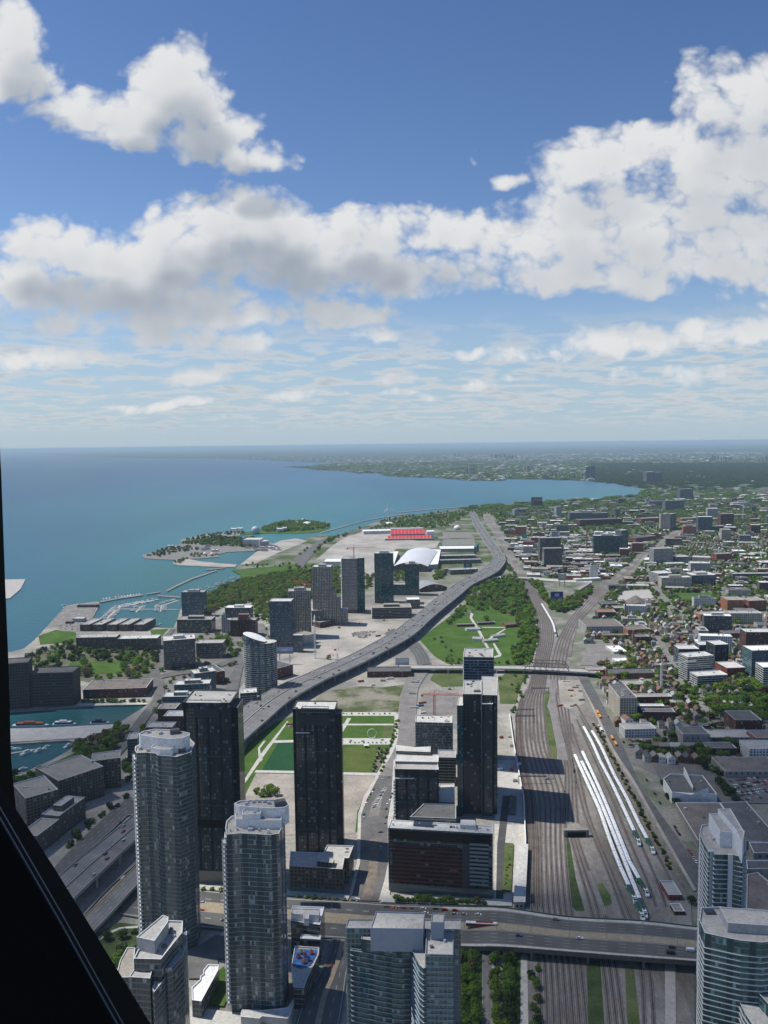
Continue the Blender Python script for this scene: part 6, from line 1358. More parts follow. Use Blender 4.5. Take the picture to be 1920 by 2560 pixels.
# --- chimneys, billboards
def chimney(px, py, pty, r, label):
    h = hgt(px, py, pty); c = P(px, py); t = empty('chimney', c[:], label, 'chimney'); b = MB(c); b.bar(c, (c.x, c.y, h), r, mat('chimney_brick', (.20,.12,.09), .9, .15), 10, r*.7); b.build('shaft', t); b = MB(c); b.bar((c.x, c.y, h), (c.x, c.y, h+1), r*.85, M_concdk, 10); b.build('cap', t)
chimney(1563,1552,1510,2.2,'tall slim brick chimney behind the workshop roofs'); chimney(1583,1622,1576,2.2,'dark brick chimney beside the orange brick works'); chimney(1540,1313,1280,3,'brick chimney of the long red factory'); chimney(1467,1375,1322,2.5,'slim dark chimney left of the wide teal block'); chimney(1516.5,1697,1645,1.2,'thin dark mast at the end of the slate-roofed factory')
def billboard(px0, px1, yt, yb, ybase, label, face, z0=0):
    a, e = P(px0, ybase), P(px1, ybase); m_ = (a+e)/2; zt, zb = hgt((px0+px1)/2, ybase, yt), hgt((px0+px1)/2, ybase, yb); t = empty('billboard', m_[:], label, 'billboard')
    b = MB(m_); b.box((m_.x, m_.y), (e-a).length, .8, zb, zt, C_dark, bottom=True); b.build('frame', t); b = MB(m_); L = (e-a).length/2-.4; b.face([(m_.x-L, m_.y-.46, zb+.4), (m_.x+L, m_.y-.46, zb+.4), (m_.x+L, m_.y-.46, zt-.4), (m_.x-L, m_.y-.46, zt-.4)], face, [(0,0),(1,0),(1,1),(0,1)]); b.build('face', t)
    for dx in (-L*.6, L*.6): b = MB(m_); b.bar((m_.x+dx, m_.y, z0), (m_.x+dx, m_.y, zb), .5, C_dark, 6); b.build('post', t)
def ad(name, c1, c2, c3):
    n = NB(name); u, v = n.uv(); q = n.mix(n.m('LESS_THAN', v, .35), c1, c2); q = n.mix(n.m('MULTIPLY', n.m('LESS_THAN', n.m('ABSOLUTE', n.m('SUBTRACT', u, .5)), .18), n.m('LESS_THAN', n.m('ABSOLUTE', n.m('SUBTRACT', v, .55)), .2)), q, c3); return n.out(q, .5, .3)
billboard(691,734,1617,1634,1660,'wide screen billboard with pale landscape picture behind the round tower', ad('ad_sky', (.35,.45,.62), (.20,.24,.30), (.55,.6,.7)))
billboard(989,1023,1645,1662,1672,'pale two-panel billboard beside the expressway ramp', ad('ad_pale', (.55,.57,.60), (.42,.46,.52), (.6,.6,.6)))
billboard(1159,1180,1408,1419,1441,'dark green billboard on a tall post left of the expressway bend', ad('ad_green', (.03,.12,.09), (.04,.15,.12), (.25,.35,.3)))
billboard(1394,1417,1423,1433,1466,'upper dark billboard on the tall frame near the fork', ad('ad_dark', (.03,.03,.035), (.05,.05,.06), (.4,.42,.45)))
billboard(1395,1416,1435,1451,1467,'lower pale billboard on the tall frame near the fork', ad('ad_worn', (.42,.40,.36), (.35,.33,.30), (.5,.48,.45)))
billboard(1376,1408,1479,1497,1508,'blue billboard with white panel above the railway wood', ad('ad_blue', (.03,.05,.22), (.10,.14,.30), (.5,.52,.6)))
billboard(1271,1285,1327,1336,1345,'red billboard among the low roofs right of the expressway', ad('ad_red', (.55,.03,.05), (.45,.03,.05), (.6,.1,.1)))
billboard(1305,1318,1334,1348,1352,'bright turquoise and green billboard right of the expressway', ad('ad_turq', (.10,.35,.12), (.05,.35,.55), (.1,.4,.5)))
billboard(1343,1348,1355,1374,1380,'narrow white wall billboard near the unfinished pair', ad('ad_white', (.8,.8,.8), (.7,.7,.72), (.6,.65,.8)))
# roof lettering band is left dark, as it cannot be read
# --- ring sculpture and park poles
c = P(930, 1846); t = empty('ring_sculpture', c[:], 'white ring sculpture standing on the pale park plaza', 'sculpture'); b = MB(c); pr_ = None
for i in range(25):
    a = 2*math.pi*i/24; q = Vector((c.x+5.2*math.cos(a)*(1+.06*math.sin(3*a)), c.y, 6.0+5.6*math.sin(a)))
    if pr_ is not None: b.bar(pr_, q, .38, W_white, 5)
    pr_ = q
b.build('ring', t); b = MB(c); [b.bar((c.x+dx, c.y, 0), (c.x+dx, c.y, 1.2), .25, C_dark) for dx in (-2.5, 2.5)]; b.build('foot', t)
c = P(916, 1869); t = empty('kiosk', c[:], 'small white canopy kiosk at the edge of the olive lawn', 'kiosk'); b = MB(c); b.box((c.x, c.y), 6, 3.5, 2.6, 3, W_white, bottom=True); b.build('roof', t); b = MB(c); b.box((c.x, c.y+.5), 3, 2, 0, 2.6, C_dark); b.build('booth', t)
c = P(724, 1817); t = empty('canoe_sculpture', c[:], 'red and white boat-shaped sculpture on a mound behind the slender black tower', 'sculpture'); b = MB(c); b.prism([(c.x-4.5,c.y),(c.x,c.y-1.4),(c.x+4.5,c.y),(c.x,c.y+1.4)], 2.5, 4.5, mat('canoe_red', (.5,.04,.03), .5), bottom=True); b.build('hull', t); b = MB(c); b.prism(ellipse((c.x+1, c.y), 3, 2, 10), 0, 2.5, W_white); b.build('mound', t)
# signal gantries over the tracks
for k, (xa, xb, y) in enumerate(((1290,1335,1790),(1289,1336,1806),(1297,1365,1960),(1330,1372,1735))):
    a, e = P(xa, y), P(xb, y); t = empty('signal_gantry', ((a+e)/2)[:], 'grey signal gantry spanning the curved tracks, %s from the far end' % ORD[[2,3,4,1][k]], 'gantry', 'signal gantries over the tracks')
    b = MB(((a+e)/2)); b.bar(a+Vector((0,0,8)), e+Vector((0,0,8)), .45, C_dark); b.bar(a+Vector((0,0,9.3)), e+Vector((0,0,9.3)), .3, C_dark); b.build('beam', t)
    for q in (a, e): b = MB(((a+e)/2)); b.bar(q, q+Vector((0,0,9.3)), .4, C_dark); b.build('post', t)
# long track-side retaining wall
b = MB(P(1313,1998)); A = [P(x, y) for x, y in ((1274,1790),(1284,1863),(1296,1930),(1309,1998),(1314,2107),(1310,2260))]
for i in range(len(A)-1):
    t_ = (A[i+1]-A[i]).normalized(); n0 = Vector((-t_.y, t_.x, 0))*.4; b.prism([(A[i]+n0).xy[:], (A[i]-n0).xy[:], (A[i+1]-n0).xy[:], (A[i+1]+n0).xy[:]], 0, 3.5, C_white)
tag(b.build('retaining_wall'), 'long pale retaining wall between the tracks and the black towers', 'wall')
c = P(1302,2180); b = MB(c); t = empty('greenhouse_canopy', c[:], 'long pale glass canopy beside the tracks and the red-banded slab', 'canopy')
a, e = P(1290,2255,6), P(1300,2110,6); b = MB(c); b.prism([(a.x-2, a.y), (a.x+7, a.y), (e.x+7, e.y), (e.x-2, e.y)], 5, 6, R_light, bottom=True); b.build('roof', t); b = MB(c); b.prism([(a.x-1, a.y+1), (a.x+6, a.y+1), (e.x+6, e.y-1), (e.x-1, e.y-1)], 0, 5, FM['greylt']); b.build('wall', t)
patch('terrace_garden', [(1262,2110),(1284,2112),(1278,2232),(1255,2232)], M_grassdry); patch('terrace_garden', [(1275,1990),(1292,1995),(1290,2040),(1270,2038)], M_soil)
patch('forecourt', [(1236,2060),(1312,2062),(1312,2250),(1236,2250)], M_walk, z=.06)
patch('forecourt', [(1240,1900),(1290,1900),(1310,2000),(1312,2056),(1238,2050)], M_walk, z=.055)
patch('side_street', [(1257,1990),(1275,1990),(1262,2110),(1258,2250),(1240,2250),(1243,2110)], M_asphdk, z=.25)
# round tower lamps
LAMPM = mat('lamp_grey', (.25,.26,.26), .5)
lamp = empty('street_lamp', (0,0,0)); b = MB(); b.bar((0,0,0), (0,0,11), .16, LAMPM, 5, .1); b.build('pole', lamp); b = MB(); b.bar((0,0,11), (2.4,0,11.3), .12, LAMPM, 4); b.box((2.6,0), 1.1, .5, 11.1, 11.4, LAMPM, bottom=True); b.build('lamp_head', lamp); first = [True]
def put_lamp(v, rz, desc, grp):
    o = lamp if first[0] else copy_tree(lamp); first[0] = False; o.location = v; o.rotation_euler = (0,0,rz); fam(o, desc, 'street lamp', grp)
for i in range(4, 100, 4):
    v = lerp3(EN[i], EF[i], .5); put_lamp(v[:], 2.2, 'grey lamp post on the expressway median', 'lamp posts on the expressway')
for i in range(3, 38, 4): put_lamp(lerp3(SN[i], SF[i], .45)[:], 1.5, 'tall lamp post on the street bridge', 'lamp posts on the street bridge')
for k in range(9): v = P(480+k*70, 2262+k*5); put_lamp(v[:], 1.5, 'lamp post along the wide foreground street', 'lamp posts along the foreground street')
# --- window frame of the lookout, right beside the camera
CAMP = Vector((0, 0, HC))
def near(px, py, d): v = raydir(px, py); return CAMP+v*d
def frame_piece(pxs, d, th, m, name, parent):
    A = [near(x, y, d) for x, y in pxs]; Bk = [CAMP+(near(x, y, d)-CAMP)-_F*th for x, y in pxs]; b = MB(parent.location); n = len(A)
    b.face([v[:] for v in A][::-1], m); b.face([v[:] for v in Bk], m)
    for i in range(n): j = (i+1) % n; b.face([A[i][:], A[j][:], Bk[j][:], Bk[i][:]], m)
    return b.build(name, parent)
M_fr = mat('frame_black', (.003,.0033,.004), .6, spec=.06); M_trimhi = mat('frame_trim_highlight', (.055,.075,.12), .35, spec=.5); M_in = mat('inner_panel', (.0035,.0035,.004), .8, spec=.05)  # near-black frame and panel: indoor shade put into the base colour
wf = empty('window_frame', near(100, 2300, .6)[:], 'dark slanted window frame of the lookout in the lower left corner', 'window frame')
frame_piece([(-160,900),(-6,1020),(3,1180),(13,1460),(21,1650),(28,1900),(40,2024),(-160,2024)], .62, .05, M_fr, 'mullion', wf)
frame_piece([(-160,1930),(0,1958),(41,2024),(136,2170),(234,2328),(291,2420),(380,2566),(440,2700),(-160,2700)], .60, .04, M_fr, 'sill', wf)
frame_piece([(-160,1985),(0,2055),(60,2160),(150,2310),(240,2470),(330,2640),(330,2700),(-160,2700)], .55, .03, M_in, 'inner_panel', wf)
for o0, w0, m in ((0, 3, M_trimhi), (14, 1.6, M_trimhi)):  # thin trims, their bluish highlight put into the colour
    L0_ = [(-20,2012),(60,2150),(150,2305),(236,2460),(320,2610)]; pts = [(x+o0*.86, y-o0*.5) for x, y in L0_]+[(x+(o0+w0)*.86, y-(o0+w0)*.5) for x, y in L0_[::-1]]; frame_piece(pts, .545, .001, m, 'trim_highlight', wf)
# ================================================================ CARS, BOATS, TREES, HOUSES
R = random.Random(23)
# --- cars
def car_mesh(kind, col, i):
    L, W, H = {'car': (4.5,1.9,1.45), 'van': (5.2,2.1,2.1), 'bus': (10.5,2.6,3.1), 'truck': (9,2.6,3.4)}[kind]
    m = mat('car_paint_%d' % i, col, .3, spec=.6); gl = mat('car_glass', (.015,.02,.025), .08, spec=.9); ty = mat('tyre', (.02,.02,.02), .9); b = MB()
    if kind == 'car':
        b.box((0,0), L, W, .3, .85, m); x0, x1, t0, t1 = -1.9, 1.25, -1.35, .45; w, tw = W/2-.08, W/2-.25
        b.face([(t0,-tw,H),(t1,-tw,H),(t1,tw,H),(t0,tw,H)], m)
        b.face([(t1,-tw,H),(x1,-w,.85),(x1,w,.85),(t1,tw,H)], gl); b.face([(x0,-w,.85),(t0,-tw,H),(t0,tw,H),(x0,w,.85)], gl)
        b.face([(x0,-w,.85),(x1,-w,.85),(t1,-tw,H),(t0,-tw,H)], gl); b.face([(x1,w,.85),(x0,w,.85),(t0,tw,H),(t1,tw,H)], gl)
    else:
        b.box((0,0), L, W, .4, H*.5, m); b.box((-.1,0), L-.3, W-.06, H*.5, H*.82, gl if kind == 'bus' else m); b.box((0,0), L, W, H*.82, H, m)
        b.face([(L/2+.01,-W*.42,H*.5),(L/2+.01,W*.42,H*.5),(L/2+.01,W*.42,H*.8),(L/2+.01,-W*.42,H*.8)], gl)
    for sx in (-L*.31, L*.31):
        for sy in (-W/2, W/2): b.bar((sx, sy-.1, .34), (sx, sy+.1, .34), .34, ty, 8)
    return b
PAINT = [('white',(.75,.75,.75)),('silver',(.42,.43,.44)),('black',(.015,.015,.017)),('dark blue',(.02,.03,.09)),('red',(.38,.02,.02)),('grey',(.12,.125,.13)),('beige',(.40,.36,.28))]
WTS = [30, 20, 25, 8, 7, 16, 4]; CARP = {}
def put_car(x, y, z, rz, where, grp, kind='car', col=None, name=None, label=None):
    if col is None: i = R.choices(range(7), WTS)[0]
    else: i = col
    cn, cc = PAINT[i] if i < 7 else {7: ('yellow', (.75,.30,.02)), 8: ('orange', (.7,.14,.02)), 9: ('green', (.06,.35,.05))}[i]
    k = (kind, i); src = CARP.get(k)
    if src is None: src = car_mesh(kind, cc, i).build(name or ('parked_car' if kind == 'car' else kind)); CARP[k] = src; o = src
    else: o = src.copy(); COL.objects.link(o)
    o.location = (x, y, z+.02); o.rotation_euler = (0, 0, rz)
    if label: tag(o, label, kind, grp)
    else: fam(o, '%s %s %s' % (cn, kind, where), kind, grp)
    return o
tall = lambda i: (EF[i+1]-EF[i]).normalized()
for lane, dirn in ((.10,1),(.22,1),(.34,1),(.43,1),(.57,-1),(.68,-1),(.79,-1),(.90,-1)):
    s = R.uniform(0, 40)
    C = [lerp3(a, c, lane) for a, c in zip(EN, EF)]; tot = sum((C[i+1]-C[i]).length for i in range(NE-1))
    while s < tot-20:
        p, t = walk(C, s)
        if inview(p, 0): put_car(p.x, p.y, p.z, math.atan2(t.y, t.x)+(math.pi if dirn < 0 else 0), 'driving on the expressway', 'vehicles on the expressway', 'car' if R.random() < .88 else 'van')
        s += R.uniform(45, 170)
for (x, y, c, kd) in ((1049,2343,0,'car'),):
    pass
br = math.atan2((SN[20]-SN[15]).y, (SN[20]-SN[15]).x)
for (x, y, c, kd) in ((1298,2341,3,'car'),(1449,2347,0,'car'),(1680,2370,2,'car'),(1676,2384,2,'van'),(1726,2378,0,'van'),(1390,2300,5,'car')):
    v = P(x, y, 8); put_car(v.x, v.y, 8, br, 'crossing the street bridge', 'vehicles on the street bridge', kd, c)
sr = math.atan2((P(1262,2372)-P(873,2352)).y, (P(1262,2372)-P(873,2352)).x)
zst = lambda x: .25 if x < 1100 else .6+(x-1100)/162*7.4
for (x, y, c) in ((967,2270,2),(984,2272,8),(998,2271,1),(1010,2273,4),(1030,2273,5),(1058,2273,0),(1089,2275,2),(1112,2276,4),(1138,2278,4),(1064,2284,0),(1137,2286,1),(1160,2287,1),(1196,2288,0)):
    z = zst(x); v = P(x, y, z); put_car(v.x, v.y, z, sr, 'queued in front of the red-banded slab', 'cars in the wide foreground street', 'car', c)
v = P(828,2418,.3); put_car(v.x, v.y, .3, 1.3, '', 'cars in the wide foreground street', 'car', 4, label='red car waiting on the curved street below the playground roof')
for (x, y, c) in ((508,2258,1),(505,2278,4),(560,2304,2),(892,2249,0),(700,2262,1)): v = P(x, y, .3); put_car(v.x, v.y, .3, sr, 'on the street between the pale towers', 'cars in the wide foreground street', 'car', c)
# streetcar
v = P(1204,2316,5.6); t = empty('tram', v[:], 'red and white tram on the central lane of the wide street', 'tram'); mr_ = mat('tram_red', (.30,.02,.025), .4, spec=.5)
b = MB(v); b.box((v.x,v.y), 22, 2.6, v.z+.3, v.z+1.4, mr_, sr); b.box((v.x,v.y), 21.6, 2.5, v.z+1.4, v.z+2.5, mat('tram_window', (.03,.03,.035), .1, spec=.8), sr); b.box((v.x,v.y), 22, 2.6, v.z+2.5, v.z+3.0, W_white, sr); b.build('body', t)
b = MB(v); b.box((v.x+2,v.y), 12, 1.6, v.z+3.0, v.z+3.35, mr_, sr); b.build('roof_unit', t); b = MB(v); b.bar((v.x-3,v.y,v.z+3.1),(v.x+4,v.y,v.z+5.4), .08, C_dark); b.build('trolley_pole', t)
# boulevard parking
for k in range(13):
    f = k/12; x, y = 962-26*f, 1972+48*f; v = P(x, y, .1); put_car(v.x, v.y, .1, .5, 'angle-parked on the boulevard median', 'cars parked on the boulevard median', 'car', R.choice([0,0,1,1,2,5]))
for (x, y, c) in ((934,1976,2),(931,1982,0),(927,1988,2),(924,1994,9),(919,2001,4),(915,2010,0),(910,2038,2),(909,2046,1),(981,1986,2),(978,1994,2),(974,2003,0),(968,2012,0),(966,2024,2),(966,2045,2),(963,2060,5)):
    v = P(x, y, .15); put_car(v.x, v.y, .15, 1.35, 'parked along the boulevard kerb', 'cars parked along the boulevard kerb', 'car', c)
for (x, y, c, r_) in ((952,2083,2,0),(955,1950,1,1.2),(973,1944,5,1.2),(893,2250,0,1.4),(952,2120,1,1.4)): v = P(x, y, .2); put_car(v.x, v.y, .2, r_, 'driving on the boulevard', 'cars driving on the boulevard', 'car', c)
# school buses and grey truck
fr_ = math.atan2((P(1531,1868)-P(1490,1781)).y, (P(1531,1868)-P(1490,1781)).x)
for k, (x, y) in enumerate(((1494,1784),(1499.5,1794),(1530,1848),(1539,1863))):
    v = P(x, y, .2); put_car(v.x, v.y, .2, fr_, '', 'yellow school buses on the wide street', 'bus', 7, name='school_bus', label='yellow school bus on the wide street beside the trains, %s from the near end' % ORD[4-k])
for (x, y, kd, c) in ((1508,1842,'truck',5),(1503,1828,'truck',0),(1497,1817,'van',1)): v = P(x, y, .2); put_car(v.x, v.y, .2, fr_, 'parked beside the rightmost train', 'trucks beside the parked trains', kd, c)
for (x, y, c) in ((1559,1856,2),(1617,1951,2),(1637,1985,2),(1650,2008,2),(1687,2068,2),(1692,2078,5),(1698,2086,2),(1722,2128,4),(1728,2136,4),(1734,2146,1),(1740,2156,0),(1508,1770,5),(1521,1794,2),(1587,1882,0),(1585,1869,2)):
    v = P(x, y, .2); put_car(v.x, v.y, .2, fr_, 'along the wide street by the trains', 'cars along the wide street by the trains', 'car', c)
# lots
def lot(px, n, where, grp, ang, rows=15.0, gap=2.9, p=.8, zz=.35):
    pl = [P(x, y).xy[:] for x, y in px]; xs = [q[0] for q in pl]; ys = [q[1] for q in pl]; cx, cy = (min(xs)+max(xs))/2, (min(ys)+max(ys))/2; k = 0; D_ = max(max(xs)-min(xs), max(ys)-min(ys))
    ca, sa = math.cos(ang), math.sin(ang); r = -D_
    while r < D_ and k < n:
        for sub in (0, 5.4):
            s = -D_
            while s < D_ and k < n:
                x, y = cx+ca*s-sa*(r+sub), cy+sa*s+ca*(r+sub)
                if R.random() < p and inpoly(x, y, pl): put_car(x, y, zz, ang+math.pi/2+R.uniform(-.03,.03), where, grp); k += 1
                s += gap
        r += rows
lot([(878,1572),(900,1562),(946,1560),(950,1575),(912,1596),(880,1592)], 60, 'parked on the construction yard', 'cars parked on the construction yard', .15)
lot([(1140,1520),(1170,1486),(1182,1486),(1184,1534),(1140,1534)], 26, 'parked in the trees north of the park', 'cars parked beside the park trees', .9)
lot([(1537,1506),(1562,1480),(1623,1476),(1636,1500)], 60, 'in the car park by the storage dome', 'cars in the storage dome car park', .3)
lot([(1820,1953),(1850,1946),(1915,1946),(1915,2000),(1850,2005)], 60, 'in the shaded car park at right', 'cars in the right-hand car park', .25)
lot([(1568,1847),(1606,1847),(1600,1868),(1575,1868)], 12, 'beside the white workshop', 'cars beside the white workshop', .25)
lot([(1660,1825),(1705,1825),(1705,1840),(1660,1840)], 12, 'behind the white workshop', 'cars behind the white workshop', .25)
lot([(165,1519),(243,1510),(226,1546),(200,1575),(152,1574),(140,1555)], 24, 'in the boatyard', 'cars in the boatyard', .5, p=.22)
lot([(72,1638),(170,1612),(184,1618),(120,1636)], 22, 'in the pier car park', 'cars in the pier car park', .2)
lot([(1605,1855),(1650,1850),(1690,1870),(1650,1872),(1612,1872)], 22, 'beside the shaded houses', 'cars beside the shaded houses', .25, p=.5)
# construction vehicles
def digger(px, py, col, label, rz=0.4):
    v = P(px, py); t = empty('excavator', v[:], label, 'excavator'); m = mat('digger_%.2f' % col[0], col, .5)
    b = MB(v); 
    for s in (-1.2, 1.2): b.box((v.x, v.y+s), 4, .7, .05, .9, C_dark)
    b.build('tracks', t); b = MB(v); b.box((v.x-.4, v.y), 3.4, 2.4, 1.0, 2.2, m); b.box((v.x+.6, v.y-.6), 1.2, 1.1, 2.2, 3.1, C_dark); b.build('cab', t)
    b = MB(v); b.bar((v.x+1, v.y+.5, 1.8), (v.x+4, v.y+.5, 4.6), .3, m); b.bar((v.x+4, v.y+.5, 4.6), (v.x+6.5, v.y+.5, 1.2), .22, m); b.bar((v.x+6.5, v.y+.5, 1.2), (v.x+6, v.y+.5, .5), .45, C_dark); b.build('arm', t)
for (x, y, c, l) in ((838,1626,(.5,.05,.02),'red excavator on the building site left of the expressway'),(972,1576,(.6,.2,.03),'orange excavator beside the dirt mound near the expressway'),(898,1560,(.6,.2,.02),'orange excavator among the cars of the construction yard'),(960,1552,(.5,.08,.02),'red digger in front of the concrete frame'),(1124,1724,(.35,.3,.2),'mobile crane truck beside the round pit'),(1428,1742,(.65,.35,.03),'yellow excavator in the works yard beside the tracks'),(1368,1950,(.3,.35,.4),'grey track machine parked between the tracks'),(1280,1925,(.5,.06,.03),'red excavator beside the retaining wall'),(824,1640,(.55,.04,.03),'small red loader behind the red excavator')): digger(x, y, c, l)
# site huts and stacks
for k in range(34):
    x, y = R.choice([(R.uniform(700,960), R.uniform(1560,1640)), (R.uniform(870,1010), R.uniform(1694,1716)), (R.uniform(1244,1300), R.uniform(1830,1960)), (R.uniform(1030,1060), R.uniform(1700,1800)), (R.uniform(1395,1455), R.uniform(1705,1770))])
    v = P(x, y)
    if occ_at(v.x, v.y) == 1: continue
    b = MB(v); c_ = R.choice([W_white, mat('box_blue', (.05,.12,.3), .6), mat('box_rust', (.3,.09,.04), .7), mat('box_grey', (.3,.31,.32), .6), R_light]); L = R.uniform(3, 12); b.box((v.x, v.y), L, 2.5, 0.02, 2.6, c_, R.uniform(-.3,.6)); b.box((v.x, v.y), L*.9, .5, 2.6, 2.75, C_dark, 0)
    fam(b.build('site_container'), 'container box on the construction ground', 'container', 'containers on the construction ground')
    occ_poly(ellipse((v.x, v.y), 5, 5, 6), 1)
# --- boats
def boat_mesh(L, i):
    W = L*.3; m = R_white if i != 2 else mat('boat_blue', (.03,.05,.12), .4); b = MB()
    hull = [(L/2,0),(L*.25,W/2),(-L/2,W*.42),(-L/2,-W*.42),(L*.25,-W/2)]; b.prism(hull, 0, L*.11, m, mat('boat_deck', (.62,.60,.55), .6))
    b.prism([(L*.18,-W*.25),(L*.18,W*.25),(-L*.28,W*.28),(-L*.28,-W*.28)], L*.11, L*.19, R_white); b.prism([(L*.14,-W*.24),(L*.14,W*.24),(-L*.2,W*.24),(-L*.2,-W*.24)], L*.19, L*.235, mat('boat_glass', (.02,.03,.04), .1, spec=.8), R_white)
    return b
BP = {}
def put_boat(px, py, L, rz, where, grp, i=0, mast=False, label=None):
    v = P(px, py, -1.5); k = (i, mast); src = BP.get(k)
    if src is None:
        b = boat_mesh(10.0, i)
        if mast: b.bar((.5,0,1), (.5,0,12), .1, R_white, 4); b.bar((.4,0,2.4), (-3.6,0,2.2), .14, R_white, 4)
        o = b.build('moored_boat'); BP[k] = o
    else: o = src.copy(); COL.objects.link(o)
    o.location = v; o.scale = (L/10,)*3; o.rotation_euler = (0,0,rz)
    if label: tag(o, label, 'boat', grp)
    else: fam(o, '%s %s' % ('blue-hulled boat' if i == 2 else ('white sailing boat' if mast else 'white motor boat'), where), 'boat', grp)
for k in range(34):
    x = R.uniform(478, 600); y = 1476-(x-478)/122*46+R.uniform(4, 20)
    put_boat(x, y, R.uniform(8, 11), R.uniform(-.2,.3), 'anchored in the mooring field', 'boats anchored in the mooring field', R.choice([0,0,0,2]), R.random() < .6)
def berth(x0, y0, x1, y1, n, side):
    a, e = P(x0, y0, -1.5), P(x1, y1, -1.5); d = (e-a).normalized(); nn = Vector((-d.y, d.x, 0))
    for k in range(n):
        for s in side:
            q = a.lerp(e, (k+.5)/n)+nn*s*8.5; x, y = proj(q)
            if R.random() < .9: put_boat(x, y, R.uniform(9, 13), math.atan2(nn.y, nn.x)+(0 if s > 0 else math.pi), 'berthed at the marina docks', 'boats at the marina docks', R.choice([0,0,0,0,2]), R.random() < .35)
berth(264,1548,300,1515,16,(-1,1)); berth(302,1517,390,1499,14,(-1,1)); berth(340,1529,351,1515,6,(-1,1)); berth(401,1528,403,1511,7,(-1,1)); berth(258,1500,356,1487.5,13,(1,)); berth(404,1511,445,1500,5,(1,)); berth(300,1560,400,1564,9,(1,))
for (x, y, L, r_, l) in ((68,1883,17,1.1,'largest white motor yacht in the small basin'),(99,1877,14,1.1,'white motor yacht second from left in the small basin'),(117,1868,10,1.1,'small white motor boat behind the yachts in the basin'),(171,1866,14,1.2,'white motor yacht at the right quay of the basin'),(25,1874,15,.3,'dark-windowed yacht at the long pontoon of the basin'),(45,1873,9,.3,'small boat at the end of the long pontoon'),(58,1923,10,.5,'white boat at the garden edge of the basin')):
    put_boat(x, y, L, r_, '', 'boats in the small basin', 0, False, l)
island('floating_dock', [(-20,1887),(80,1871),(118,1868),(118,1870),(80,1874),(-20,1891)], M_conc, -.9)
for (x, y, L, l, mm) in ((162,1812,30,'white two-deck tour boat at the quay',W_white),(250,1809,24,'dark blue two-deck tour boat at the quay',mat('boat_blue', (.03,.05,.12))),(78,1815,46,'long barge restaurant with orange-red roof at the quay',mat('barge_roof', (.42,.10,.05), .7))):
    v = P(x, y, -1.5); t = empty('tour_boat', v[:], l, 'boat'); b = MB(v); b.prism([(v.x+L/2,v.y),(v.x+L*.36,v.y+3.2),(v.x-L/2,v.y+3),(v.x-L/2,v.y-3),(v.x+L*.36,v.y-3.2)], -1.5, .3, W_white); b.build('hull', t)
    b = MB(v); b.box((v.x-1,v.y), L*.75, 5, .3, 2.6, FM['grey']); b.build('cabin', t); b = MB(v); b.box((v.x-2,v.y), L*.68, 5.2, 2.6, 2.9, mm); b.box((v.x-2,v.y), L*.3, 3.5, 2.9, 4.6, mm); b.build('upper_deck', t)
v = P(580,1445,-1.5); put_boat(580,1446,12,0,'','boats anchored in the mooring field',0,True,'dark red boat with folded sail at the edge of the moorings')
for k in range(26):
    x = R.uniform(150, 240); y = 1512+R.random()*58; v = P(x, y)
    if 130+.3*(1570-y) < x < 250-.45*(y-1512): put_boat(x, y, R.uniform(8, 13), R.uniform(0, 3), 'laid up in the boatyard', 'boats laid up in the boatyard', R.choice([0,0,2]))
for (x, y, w_, d_, h_, wl, l) in ((218,1519,44,12,6,'brown','long club shed in the boatyard'),(195,1556,22,16,8,'greylt','arched white store in the boatyard'),(172,1560,14,9,5,'dkbrick','small dark hut in the boatyard')):
    v = P(x, y); building('shed', l, [(v.x-w_/2, v.y), (v.x+w_/2, v.y), (v.x+w_/2, v.y+d_), (v.x-w_/2, v.y+d_)], h_, wl, R_light if wl == 'greylt' else R_brown, C_pale, cat='shed')
